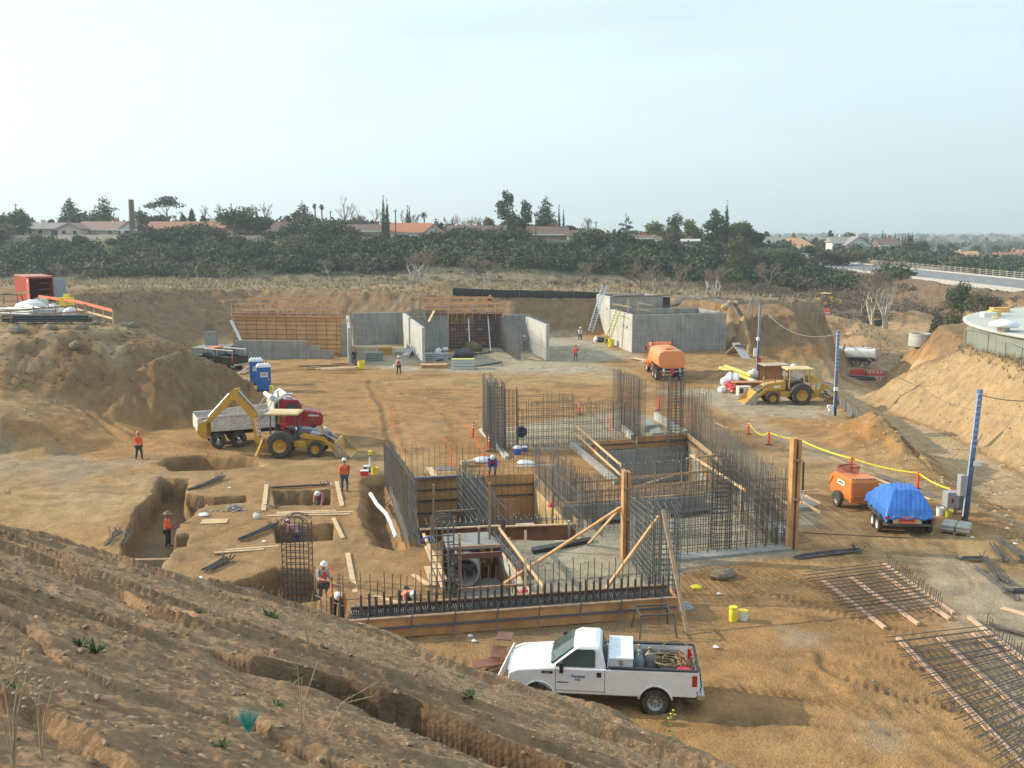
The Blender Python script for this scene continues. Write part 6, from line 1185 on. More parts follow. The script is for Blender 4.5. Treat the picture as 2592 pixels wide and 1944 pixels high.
# boards on the ground
for l_, a, b_, w_, m in (('board left of the upper square pit', (667, 1294), (675, 1228), .22, LUM), ('board right of the upper square pit', (852, 1220), (866, 1282), .22, LUM), ('long plank, front one of three below the upper square pit', (676, 1307), (885, 1303), .18, LUM), ('long plank, middle one of three below the upper square pit', (700, 1302), (895, 1297), .18, LUM), ('shorter plank, back one of three below the upper square pit', (700, 1299), (850, 1294), .18, LUM),
 ('plywood offcut near the pile of grey blocks', (510, 1322), (576, 1320), .75, PLYL), ('long plank, nearer one of two left of the lower pit', (543, 1401), (668, 1392), .16, LUM), ('long plank, farther one of two left of the lower pit', (570, 1394), (706, 1384), .16, LUM), ('board right of the lower square pit', (844, 1313), (868, 1364), .18, LUM),
 ('long board lying right of the worker with the red vest', (880, 1402), (899, 1502), .2, LUM), ('grey plank bridging the end of the L-shaped trench', (308, 1419), (436, 1417), .2, LUMD), ('thin plank pointing at the round-topped cage', (1046, 1456), (1088, 1484), .2, LUM), ('broad plank beside the round-topped cage', (1082, 1436), (1100, 1484), .28, LUM),
 ('plank lying behind the kneeling worker in orange', (948, 1510), (1036, 1536), .16, LUM), ('short plank on the rim behind the left chamber', (1086, 1184), (1101, 1208), .35, LUM), ('dark sheet of plywood on the rim behind the left chamber', (1104, 1188), (1150, 1186), .9, mat('dark_sheet', (.14, .12, .11), .5)), ('long thick plank right of the orange compressor', (2203, 1207), (2356, 1266), .16, LUM),
 ('dark plank lying beside the long thick plank', (2225, 1204), (2370, 1260), .5, mat('dark_plank', (.17, .135, .11), .8)), ('orange-capped plank among the far rebar', (1812, 1072), (1842, 1085), .14, LUM), ('pale plank dropped left of the orange water truck', (1602, 906), (1640, 914), .9, LUM), ('thin plank left of the orange water truck, nearer the wheel', (1620, 918), (1642, 912), .3, LUM),
 ('plank on the pale floor beside the hosed wall', (1338, 905), (1370, 913), .5, LUM), ('plank lying on the gravel in front of the hosed wall', (1306, 926), (1344, 925), .9, LUM), ('plank inside the room with the rebar grid', (1262, 890), (1290, 905), .5, LUM), ('old board on the right edge gravel', (2535, 1540), (2640, 1570), .3, LUM)):
 board(l_, P(*a), P(*b_), w_, .045 if w_ < .3 else .025, m)
LST = [('old_lumber', 753, 928, 900, 922), ('old_lumber', 770, 935, 890, 926), ('new', 800, 939, 905, 934), ('old_lumber', 760, 932, 895, 930), ('new', 815, 944, 900, 940), ('old_lumber', 840, 930, 880, 930)]
for i, (k, a, b_, c, d) in enumerate(LST): board('%s plank of the loose stack left of the yellow tub' % ('farthest long', 'second long', 'nearest short', 'middle long', 'loose front', 'topmost dark')[i], P(a, b_), P(c, d), .35, .1, LUMD if k != 'new' else LUM, z=.08+.07*i, group='planks left of the yellow tub')
# plastic pipe
t = MB().tube([P(938, 1254)+Vector((0, 0, .08)), P(955, 1280)+Vector((0, 0, .06)), P(978, 1305)+Vector((0, 0, .08)), P(990, 1328)+Vector((0, 0, .08)), P(1003, 1365)+Vector((0, 0, .08))], .1, 10).build('drain_pipe', mat('white_pipe', (.78, .76, .70), .5)); tag(t, 'white bent drain pipe lying along the sunken strip', 'pipe')
# ---------------------------------------------------------------- vehicles
WHT = mat('white_car_paint', (.80, .80, .79), .28, var=.02, coat=.5, dirt=(.55, .47, .36), dirt_amt=.22); BLKP = mat('black_trim', (.02, .02, .022), .5); RUB = mat('tyre_rubber', (.035, .033, .03), .85, var=.3, scale=8, dirt=(.20, .15, .10), dirt_amt=.6)
GLZ = mat('tinted_glass', (.045, .075, .07), .06, spec=.8); STL = mat('bare_steel', (.45, .45, .44), .38, .8); RIMW = mat('grey_rim', (.34, .34, .33), .5, .3); CHR = mat('chrome', (.75, .75, .76), .15, 1)
RED_ = mat('red_lens', (.45, .02, .02), .25); AMB = mat('amber_lens', (.75, .25, .02), .3); YEL2 = mat('machine_yellow', (.60, .32, .03), .45, var=.08, dirt=(.32, .21, .10), dirt_amt=.5); DGR = mat('machine_dark_grey', (.055, .06, .058), .6, dirt=(.2, .15, .1), dirt_amt=.4)
ORG = mat('orange_paint', (.74, .20, .035), .42, var=.06, dirt=(.45, .25, .12), dirt_amt=.4); REDP = mat('red_truck_paint', (.34, .012, .03), .25, var=.05, coat=.6); BED = mat('dump_bed_white', (.66, .63, .57), .6, var=.15, dirt=(.30, .23, .16), dirt_amt=.75); NAVY = mat('navy_ink', (.03, .04, .2), .6); WHITE_INK = mat('white_decal', (.8, .8, .78), .6); BLACK_INK = mat('black_decal', (.02, .02, .02), .6)
def txt(name, s, size, m, par, loc, rot, ext=.004, shear=0, align='CENTER'):
 if s not in ('DEERE', 'Fontana', 'STEEL'):      # too blurred to read in the photograph: a row of blots
  q = MB(); n = len(s); w_ = size*.62
  for k in range(n): q.box(((k-(n-1)/2)*w_, random.uniform(-.05, .05)*size, ext/2), (w_*random.uniform(.6, 1.02), size*random.uniform(.5, .8), ext))
  o = q.build('marking', m, par); o.location = loc; o.rotation_euler = rot; return o
 c = bpy.data.curves.new(name, 'FONT'); c.body = s; c.size = size; c.extrude = ext; c.align_x = align; c.align_y = 'CENTER'; c.shear = shear; c.materials.append(m)
 tmp = bpy.data.objects.new(name, c); C.objects.link(tmp); me = bpy.data.meshes.new_from_object(tmp.evaluated_get(bpy.context.evaluated_depsgraph_get())); bpy.data.objects.remove(tmp)
 o = bpy.data.objects.new(name, me); C.objects.link(o); o.parent = par; o.location = loc; o.rotation_euler = rot; return o
def wheel(t, x, y, r, w_, rim=RIMW, side=1, lug=False, name='wheel', rr=.58, holes=8):
 o = MB().lathe([(r*.60, -w_/2), (r*.93, -w_/2), (r, -w_*.36), (r, w_*.36), (r*.93, w_/2), (r*.60, w_/2), (r*.60, -w_/2)], (0, 0, 0), 'y', 28, cap=False)
 if lug:
  for k in range(22):
   a = 2*pi*k/22
   for q in (-1, 1):
    a2 = a+(q*.07); o.beam((cos(a)*r*.98, 0, sin(a)*r*.98), (cos(a+.16)*r*1.0, q*w_*.48, sin(a+.16)*r*1.0), .06*r/.7, .05*r/.7, up=(cos(a), 0, sin(a)))
 T_ = o.build(name, RUB, t, smooth=False); T_.location = (x, y, r)
 q = MB().lathe([(.0001, side*w_*.10), (r*.16, side*w_*.12), (r*.2, side*w_*.30), (r*.17, side*w_*.34), (.0001, side*w_*.35)], axis='y', n=14, cap=False); q.lathe([(.0001, side*w_*.12), (r*.45, side*w_*.16), (r*.56, side*w_*.40), (r*rr+.02*r, side*w_*.47), (r*(rr+.04), side*w_*.44)], axis='y', n=28, cap=False)
 R_ = q.build('rim', rim, T_, smooth=True)
 h = MB()
 for k in range(holes): a = 2*pi*k/holes; h.lathe([(r*.055, side*w_*.15), (r*.055, side*w_*.19)], (cos(a)*r*.36, 0, sin(a)*r*.36), 'y', 8)
 if holes: h.build('hand_holes', BLACKP, T_)
 return T_
def arc(cx, cz, r, a0, a1, n): return [(cx+r*cos(a0+(a1-a0)*k/n), cz+r*sin(a0+(a1-a0)*k/n)) for k in range(n+1)]
def pickup(label, loc, rz, paint=WHT, deco=True, rim=RIMW):
 t = T('pickup_truck', label, 'pickup truck', loc, rz); WB = 3.48; r = .39
 side = [(-1.2, .60), (-.50, .60)]+[(x, z) for x, z in arc(0, .40, .50, pi*.87, pi*.13, 10)]+[(.52, .56), (WB-.52, .56)]+arc(WB, .40, .50, pi*.87, pi*.13, 10)+[(WB+.55, .60), (4.38, .58), (4.43, .85), (4.36, 1.12), (4.12, 1.22), (3.2, 1.31), (1.47, 1.33), (1.44, 1.33), (-1.22, 1.37), (-1.25, .9)]
 # side panels with a bulged shoulder
 for s in (1, -1):
  q = MB().prism(side, s*.90, s*.985); q.build('side_panel', paint, t, bevel=.035)
  for cx in (0, WB):
   MB().tube([(x, s*.985, z) for x, z in arc(cx, .40, .51, pi*.93, pi*.07, 14)], .032, 6).build('fender_lip', paint, t, smooth=True)
   MB().lathe([(.50, s*.70), (.50, s*.89)], (cx, 0, .40), 'y', 24).build('wheel_well', BLACKP, t)
 MB().bx(-1.2, 4.3, -.88, .88, .52, .62).build('chassis', BLKP, t)
 hood = []
 for x, z, w_ in ((2.95, 1.34, .90), (3.25, 1.345, .90), (3.7, 1.32, .88), (4.1, 1.255, .84), (4.32, 1.15, .78), (4.40, 1.02, .74)):
  hood.append([(x, -w_, z-.10), (x, -w_*.86, z-.02), (x, -w_*.5, z+.015), (x, 0, z+.03), (x, w_*.5, z+.015), (x, w_*.86, z-.02), (x, w_, z-.10), (x, w_, .62), (x, -w_, .62)])
 MB().loft(hood).build('hood', paint, t, smooth=False, bevel=.015)
 # cab
 rings = []
 for z, x0, x1, w_ in ((1.25, 1.46, 3.22, .93), (1.34, 1.47, 3.12, .925), (1.84, 1.60, 2.44, .76), (1.90, 1.66, 2.34, .71), (1.935, 1.80, 2.2, .58)):
  c = .10; rings.append([(x0, -w_+c, z), (x0+c*.5, -w_, z), (x1-c, -w_, z), (x1-.02, -w_+c*1.6, z), (x1, 0, z), (x1-.02, w_-c*1.6, z), (x1-c, w_, z), (x0+c*.5, w_, z), (x0, w_-c, z)])
 MB().loft(rings).build('cab', paint, t, smooth=False, bevel=.02)
 def onside(x, z, s, o=.008): f = (z-1.34)/.5; return (x, s*(.925-.165*f+o), z)
 for s in (1, -1):
  pts = [(1.80, 1.37), (1.80, 1.79), (1.86, 1.815), (2.35, 1.81), (2.95, 1.40), (2.95, 1.37)]
  MB().add([onside(x, z, s) for x, z in pts]+[onside(x, z, s, -.02) for x, z in pts], [tuple(range(6)), tuple(range(11, 5, -1))]+[(i, (i+1) % 6, 6+(i+1) % 6, 6+i) for i in range(6)]).build('side_window', GLZ, t)
  fr = [onside(x, z, s, .012) for x, z in pts]; MB().tube(fr+[fr[0]], .014, 5).build('window_seal', BLKP, t)
  D_ = MB()
  for x in (1.50, 2.96): D_.bx(x-.006, x+.006, s*.987-.004, s*.987+.004, .62, 1.33)
  D_.bx(1.50, 2.96, s*.987-.004, s*.987+.004, .655, .667); D_.build('door_seam', BLKP, t)
  dh = MB().bx(1.60, 1.74, s*.995-.015, s*.995+.018, 1.10, 1.24).build('door_handle', BLKP, t, bevel=.01)
  MB().bx(1.41, 1.45, s*.95-.04, s*.95+.02, .60, 1.34).build('cab_gap', BLKP, t)
  m_ = MB().box((2.78, s*1.14, 1.42), (.12, .18, .30)).beam((2.8, s*.95, 1.36), (2.8, s*1.1, 1.36), .05, .05).build('mirror', BLKP, t, bevel=.02)
  MB().bx(-1.22, -1.06, s*.93-.03, s*.93+.065, .93, 1.27).build('tail_light', RED_, t, bevel=.02)
  MB().bx(4.33, 4.42, s*.72-.13, s*.72+.13, .86, 1.05).build('headlight', CHR, t, bevel=.02); MB().bx(4.15, 4.40, s*.90-.06, s*.90+.06, .84, 1.0).build('marker_light', AMB, t, bevel=.02)
 ws = [(3.10, -.80, 1.38), (3.13, 0, 1.38), (3.10, .80, 1.38), (2.46, .66, 1.83), (2.48, 0, 1.83), (2.46, -.66, 1.83)]
 MB().add([(x+.012, y, z+.01) for x, y, z in ws]+[(x-.03, y, z-.02) for x, y, z in ws], [(0, 1, 4, 5), (1, 2, 3, 4), (11, 10, 7, 6), (10, 9, 8, 7), (0, 5, 11, 6), (2, 8, 9, 3), (3, 9, 10, 4), (4, 10, 11, 5), (0, 6, 7, 1), (1, 7, 8, 2)]).build('windshield', GLZ, t)
 MB().add([(1.455, -.72, 1.42), (1.455, .72, 1.42), (1.585, .62, 1.80), (1.585, -.62, 1.80), (1.5, -.72, 1.42), (1.5, .72, 1.42), (1.62, .62, 1.80), (1.62, -.62, 1.80)], [(0, 1, 2, 3), (7, 6, 5, 4), (0, 3, 7, 4), (1, 5, 6, 2), (0, 4, 5, 1), (3, 2, 6, 7)]).build('rear_window', GLZ, t)
 for y in (-.35, .35): MB().beam((3.14, y-.25, 1.385), (3.02, y+.25, 1.46), .025, .02).build('wiper', BLKP, t)
 MB().bx(4.38, 4.47, -.62, .62, .66, 1.05).build('grille', CHR, t, bevel=.02); MB().bx(4.40, 4.56, -.95, .95, .50, .68).build('front_bumper', CHR, t, bevel=.03); MB().bx(-1.45, -1.22, -.92, .92, .50, .68).build('rear_bumper', STL, t, bevel=.03)
 # bed
 MB().bx(-1.2, 1.42, -.90, .90, .84, .88).build('bed_floor', mat('bed_grey', (.18, .18, .18), .7), t); MB().bx(1.38, 1.43, -.9, .9, .62, 1.33).build('bed_front', paint, t); MB().bx(-1.26, -1.2, -.9, .9, .62, 1.36).build('tailgate', paint, t, bevel=.015)
 for s in (1, -1): MB().bx(-1.24, 1.42, s*.94-.06, s*.94+.05, 1.365, 1.40).build('bed_rail', BLKP, t); MB().bx(-.5, .5, s*.74-.14, s*.74+.14, .88, 1.08).build('inner_arch', BLKP, t, bevel=.04)
 MB().bx(-1.28, -1.19, -.9, .9, 1.362, 1.39).build('bed_rail', BLKP, t)
 for x in (0, WB):
  for s in (1, -1): wheel(t, x, s*.86, r, .25, rim, s)
 MB().tube([(4.5, .3, .5), (4.52, .3, 1.0)], .02, 6).build('tow_bracket', STL, t)
 if deco:
  txt('door_lettering', 'Fontana', .13, NAVY, t, (2.30, .995, 1.10), (pi/2, 0, pi), shear=.25); txt('door_lettering', 'STEEL', .07, NAVY, t, (2.30, .995, 1.00), (pi/2, 0, pi)); txt('fender_badge', 'xxxxxxxxxxxx', .045, BLACK_INK, t, (2.75, .995, .91), (pi/2, 0, pi)); txt('fender_badge', 'xxxxx', .06, STL, t, (3.22, .995, 1.19), (pi/2, 0, pi))
  MB().bx(3.05, 3.38, .985, .991, 1.15, 1.225).build('badge_plate', BLKP, t)
  MB().bx(-1.24, -1.20, .985, .992, .74, .8).build('reflector', RED_, t); MB().bx(.9, 1.0, .985, .992, 1.0, 1.15).build('fuel_door', paint, t)
 return t
pk = P(1661, 1812); pk_rz = pi-.105
truck = pickup('white long-bed pickup with blue door lettering parked below the slope', (pk.x+.06, pk.y+.95, 0), pk_rz)
truck.scale = (.945, 1, .985)
def in_truck(x, y, z): x *= .945; z *= .985; return Matrix.Translation(truck.location) @ Matrix.Rotation(pk_rz, 4, 'Z') @ Vector((x, y, z))
def cargo(name, label, cat, x, y, z): return T(name, label, cat, in_truck(x, y, z), pk_rz)
t = cargo('tool_chest', 'white steel tool chest across the front of the pickup bed', 'tool chest', 1.02, 0, .88); MB().bx(-.33, .33, -.80, .80, 0, .66).build('chest', WHT, t, bevel=.015); MB().bx(-.35, .35, -.82, .82, .665, .74).build('lid', mat('grey_white_lid', (.74, .78, .79), .3), t, bevel=.015); MB().bx(-.05, .05, .82, .84, .55, .68).build('latch', STL, t)
CYL = mat('grey_cylinder', (.18, .20, .21), .5, dirt=(.3, .27, .2), dirt_amt=.4)
for i, (x, y, l_) in enumerate(((.48, .35, 'grey gas cylinder in the pickup bed nearest the tool chest, camera side'), (.48, -.05, 'grey gas cylinder in the pickup bed behind the first, with brass valve'), (.16, .12, 'squat grey propane tank in the pickup bed'))):
 t = cargo('gas_cylinder', l_, 'gas cylinder', x, y, .88); MB().lathe([(.12, 0), (.15, .03), (.15, .55), (.1, .64), (.03, .68), (.03, .74)], n=16).build('tank', CYL, t, smooth=True); MB().lathe([(.05, .74), (.05, .80), (.02, .82)], n=8).build('valve', mat('brass', (.6, .45, .2), .3, .8), t)
t = cargo('gas_bottle', 'dark oxygen bottle lying across the far side of the pickup bed', 'gas cylinder', -.1, -.5, 1.25); MB().lathe([(.11, -.6), (.12, -.55), (.12, .45), (.04, .55)], axis='x', n=14).build('tank', DGR, t, smooth=True)
HOSE = mat('brown_hose', (.28, .18, .09), .7); t = cargo('hose', 'tangled brown hoses piled in the pickup bed', 'hose', -.45, .0, .9)
for k in range(7):
 r0 = .22+.06*k % .25+.1*random.random(); cx, cy = random.uniform(-.2, .25), random.uniform(-.3, .3); tl = random.uniform(-.8, .8); MB().tube([(cx+r0*cos(a), cy+r0*sin(a)*cos(tl), .32+r0*sin(a)*sin(tl)+.02*k) for a in np.linspace(0, 6.2, 20)], .018, 6, cap=False).build('coil', HOSE, t)
t = cargo('tarp_bundle', 'rumpled brown leather and rope bundle at the tail of the pickup bed', 'bundle', -.85, -.1, .88)
for k in range(7): MB().tube([(random.uniform(-.25, .2), -.6+.2*k, .05), (random.uniform(-.2, .2), -.45+.15*k, .4+.1*random.random()), (random.uniform(-.1, .25), -.3+.12*k, .1)], [.06, .09, .05], 7).build('fold', mat('brown_leather', (.36, .19, .08), .8, var=.4), t, smooth=True)
t = cargo('fuel_can', 'red lidded bucket in the corner of the pickup bed', 'bucket', -.85, .62, .88); MB().lathe([(.17, 0), (.2, .36)], n=18).build('bucket', mat('red_plastic', (.62, .03, .05), .4), t); MB().lathe([(.21, .36), (.21, .4), (.1, .43)], n=18).build('lid', mat('red_plastic', (.62, .03, .05), .4), t)
t = cargo('drum', 'grey rubble sack in the pickup bed behind the cylinders', 'sack', .05, -.35, .88); MB().lathe([(.2, 0), (.27, .12), (.24, .3), (.1, .38)], n=10).build('sack', CYL, t, smooth=True)
t = cargo('hose', 'long hose looping over the tailgate of the pickup', 'hose', -1.2, .2, 1.3); MB().tube([(.1, -.3, .05), (-.02, 0, .14), (-.12, .3, -.1), (-.16, .42, -.5), (-.1, .5, -.75)], .02, 6).build('hose_line', DGR, t)
t = pickup('black pickup loaded with gear, half hidden behind the grassy mound', PY(588, 925, 100), pi*.82, mat('black_car_paint', (.012, .013, .016), .25, coat=.5), False); t.location.z = 0
t.name = 'pickup_truck'
rk = T('ladder_rack', 'white ladder rack and orange tarp over the bed of the black pickup', 'rack', t.location+Vector((0, 0, 0)), pi*.82)
for s in (-.85, .85):
 for x in (-1.0, 1.2): MB().beam((x, s, 1.35), (x, s, 1.95), .06, .06).build('upright', STL, rk)
 MB().beam((-1.1, s, 1.98), (2.9, s, 1.98), .09, .07).build('rack_bar', mat('white_metal', (.75, .76, .75), .4), rk)
MB().box((2.2, 0, 2.05), (.9, 1.2, .16)).build('tarp_roll', mat('orange_tarp', (.75, .22, .08), .6), rk, bevel=.05)
def backhoe(label, loc, rz, boom, sc_=1.0, leg=True, deco=True, op=False, canopy=mat('cream_canopy', (.72, .52, .26), .5), hoodm=None, bucket_tilt=0, name='backhoe_loader', bk=None):
 t = T(name, label, 'backhoe', loc, rz); t.scale = (sc_,)*3
 for s in (1, -1): wheel(t, 0, s*.80, .70, .46, YEL2, s, True, rr=.56, holes=0); wheel(t, 2.12, s*.80, .48, .32, YEL2, s, True, rr=.50, holes=0)
 MB().prism([(-.75, .55), (.9, .5), (2.75, .62), (2.78, .95), (1.0, 1.0), (-.3, 1.05), (-.8, .85)], -.38, .38).build('chassis', YEL2, t, bevel=.03)
 MB().bx(.75, 1.5, -.60, .60, .55, .95).build('fuel_tank', YEL2, t, bevel=.04)
 MB().prism([(1.05, 1.0), (2.78, .92), (2.86, 1.15), (2.72, 1.42), (1.9, 1.60), (1.05, 1.68)], -.36, .36).build('engine_hood', hoodm or YEL2, t, bevel=.05)
 MB().bx(2.80, 2.90, -.33, .33, .75, 1.35).build('radiator_grille', DGR, t, bevel=.02)
 MB().tube([(1.8, .15, 1.55), (1.8, .15, 2.2)], .035, 8).build('exhaust_stack', DGR, t)
 for s in (1, -1):
  MB().tube([(x, s*.82, z) for x, z in arc(0, .72, .84, pi*.95, pi*.05, 10)], .05, 6).build('fender_edge', DGR, t)
  MB().prism(arc(0, .72, .84, pi*.95, pi*.05, 10)+[(.5, 1.15), (-.5, 1.15)], s*.55, s*.98).build('rear_fender', DGR, t, bevel=.03) if s else None
 MB().bx(-.65, 1.05, -.55, .55, 1.0, 1.12).build('operator_floor', DGR, t); MB().prism([(.85, 1.1), (1.1, 1.1), (1.15, 1.72), (.95, 1.75)], -.34, .34).build('dashboard', DGR, t, bevel=.02)
 MB().box((.02, 0, 1.28), (.5, .5, .14)).box((-.22, 0, 1.6), (.12, .48, .55)).build('seat', BLKP, t, bevel=.03)
 MB().tube([(.62+.16*cos(a)*.4, .17*sin(a), 1.72+.14*cos(a)) for a in np.linspace(0, 2*pi, 14)], .014, 5, cap=False).build('steering_wheel', BLKP, t)
 for s in (1, -1):
  for x in (-.62, .88): MB().tube([(x, s*.60, 1.1), (x*.96, s*.60, 2.52)], .045, 6).build('canopy_post', DGR if hoodm else YEL2, t)
 rings = [[(x0, -w_, z), (x1, -w_, z), (x1, w_, z), (x0, w_, z)] for z, x0, x1, w_ in ((2.50, -.86, 1.06, .72), (2.56, -.92, 1.12, .78), (2.64, -.90, 1.1, .76), (2.69, -.75, .95, .62))]; MB().loft(rings).build('canopy', canopy, t, bevel=.02)
 for s in (1, -1): MB().box((1.0, s*.5, 2.47), (.12, .16, .12)).build('work_light', BLKP, t)
 # loader
 for s in (1, -1):
  MB().prism([(1.15, 1.25), (1.35, 1.42), (2.6, 1.18), (3.35, .42), (3.20, .30), (2.5, .95), (1.2, 1.1)], s*.50-.05, s*.50+.05).build('loader_arm', YEL2, t, bevel=.015)
  MB().tube([(1.5, s*.5, 1.1), (2.55, s*.5, 1.02)], .05, 6).build('lift_cylinder', STL, t); MB().tube([(2.3, s*.42, 1.55), (3.3, s*.42, .95)], .04, 6).build('tilt_cylinder', STL, t)
 MB().tube([(2.45, -.5, 1.0), (2.45, .5, 1.0)], .06, 6).build('cross_tube', YEL2, t); MB().beam((2.5, -.45, 1.3), (2.5, -.45, 1.95), .09, .09).build('lever_link', YEL2, t)
 sec = [(3.30, .95), (3.42, .98), (3.55, .60), (3.62, .22), (4.25, .03), (4.3, .0), (3.55, .0), (3.40, .12), (3.32, .45)]; MB().prism(sec, -1.08, 1.08).build('loader_bucket', YEL2, t, bevel=.01)
 for s in (1, -1): MB().prism([(3.36, .95), (3.46, .99), (4.3, .04), (3.42, .02), (3.3, .3)], s*1.08-.02*s, s*1.10).build('bucket_side', mat('worn_bucket_steel', (.42, .36, .27), .45, .5, var=.3), t)
 # backhoe boom
 bx_, kn, tp, en = [Vector((p[0], 0, p[1])) for p in boom[:4]]
 MB().prism([(-.7, .35), (-1.2, .45), (-1.45, .75), (-1.35, 1.05), (-.75, 1.1)], -.5, .5).build('rear_frame', YEL2, t, bevel=.02)
 for yy in (-.13, .13): MB().prism([(bx_.x-.18, bx_.z), (bx_.x+.16, bx_.z), (kn.x+.24, kn.z), (kn.x+.12, kn.z+.34), (tp.x+.16, tp.z+.08), (tp.x-.14, tp.z-.12), (kn.x-.12, kn.z-.08)], yy-.04, yy+.04).build('boom_plate', YEL2, t, bevel=.01)
 MB().prism([(bx_.x-.1, bx_.z), (bx_.x+.1, bx_.z), (kn.x+.16, kn.z), (kn.x+.05, kn.z+.22), (tp.x+.08, tp.z), (tp.x-.08, tp.z-.1), (kn.x-.06, kn.z)], -.1, .1).build('boom', YEL2, t)
 d = (en-tp).normalized(); n = Vector((-d.z, 0, d.x)); n = n if n.z > 0 else -n
 a0 = tp-d*.55+n*.12; q = [a0, a0+n*.2+d*.3, tp+d*.4+n*.26, en+n*.12, en-n*.1, tp+d*.5-n*.16, tp-n*.14]
 MB().prism([(p.x, p.z) for p in q], -.12, .12).build('dipper_arm', YEL2, t, bevel=.02)
 MB().tube([tp+n*.1-d*.3+Vector((0, 0, .1)), kn+Vector((.1, 0, .45))], .06, 7).build('dipper_cylinder', STL, t); MB().tube([tp+d*.2+n*.32, en-d*.25+n*.22], .05, 7).build('bucket_cylinder', STL, t)
 # bucket
 bd = boom[4]; ux = Vector((cos(bd), 0, sin(bd))); uz = Vector((-sin(bd), 0, cos(bd)))
 pr = [(0, .1), (-.32, .16), (-.62, -.05), (-.78, -.42), (-.66, -.78), (-.40, -.98), (-.36, -.92), (-.55, -.7), (-.62, -.42), (-.5, -.15), (-.25, 0), (0, -.08)]
 MB().prism([((en+ux*a+uz*b_).x, (en+ux*a+uz*b_).z) for a, b_ in pr], -.38, .38).build('digging_bucket', bk or mat('worn_bucket_steel', (.42, .36, .27), .45, .5, var=.3), t, bevel=.01)
 for s in (1, -1):
  MB().prism([((en+ux*a+uz*b_).x, (en+ux*a+uz*b_).z) for a, b_ in ((0, .1), (-.32, .16), (-.62, -.05), (-.78, -.42), (-.66, -.78), (-.40, -.98), (-.1, -.3))], s*.38, s*.40).build('bucket_cheek', YEL2, t)
  if leg: MB().beam((-1.1, s*.5, 1.05), (-1.35, s*1.35, .12), .14, .14).build('stabiliser_leg', YEL2, t); MB().tube([(-1.1, s*.52, 1.1), (-1.28, s*1.1, .4)], .045, 6).build('stabiliser_ram', STL, t); MB().box((-1.37, s*1.42, .07), (.45, .35, .08)).build('stabiliser_pad', YEL2, t)
  else: MB().beam((-1.1, s*.5, .7), (-1.1, s*.62, 1.75), .14, .14).build('stabiliser_leg', YEL2, t); MB().box((-1.1, s*.64, 1.8), (.4, .08, .35)).build('stabiliser_pad', YEL2, t)
 return t
b0 = P(711, 1157); bhl = backhoe('yellow backhoe loader with raised boom and cream canopy, driver aboard, in front of the dump truck', (b0.x, b0.y+.85, 0), -.03, [(-1.5, .65), (-1.78, 2.35), (-2.86, 3.62), (-4.55, 1.98), .35], hoodm=mat('hood_grey', (.12, .13, .15), .45))
bhl['label'] = 'backhoe loader with raised boom, cream canopy and driver, in front of the dump truck'
txt('boom_lettering', 'DEERE', .40, WHITE_INK, bhl, (-1.52, -.17, 1.68), (pi/2, pi/2-.16, 0), .003); txt('hood_lettering', 'xxxxx', .2, WHITE_INK, bhl, (2.15, -.37, 1.42), (pi/2, .22, 0), .003)
MB().bx(1.75, 2.55, -.364, -.361, 1.28, 1.5).build('hood_decal', mat('blue_grey_decal', (.35, .4, .5), .5), bhl)
b1 = P(2027, 1024); bh2 = backhoe('parked yellow backhoe with its boom laid down and no driver, on the gravel pad', (b1.x, b1.y+.85, 0), pi+.02, [(-1.4, .75), (-1.9, 1.15), (-2.7, .95), (-2.75, .45), 1.5], 1.06, leg=False, canopy=mat('tan_canopy', (.70, .50, .22), .5))
txt('arm_lettering', 'xxxx', .2, WHITE_INK, bh2, (1.75, .555, 1.30), (pi/2, -.1, pi), .003)
b2 = PY(2092, 757, 225); bh3 = copy_tree(bh2); bh3.location = (b2.x, b2.y, gz(b2.x, b2.y)); bh3.rotation_euler.z = 2.6; bh3['label'] = 'small distant yellow backhoe in the brush beyond the dirt hill'
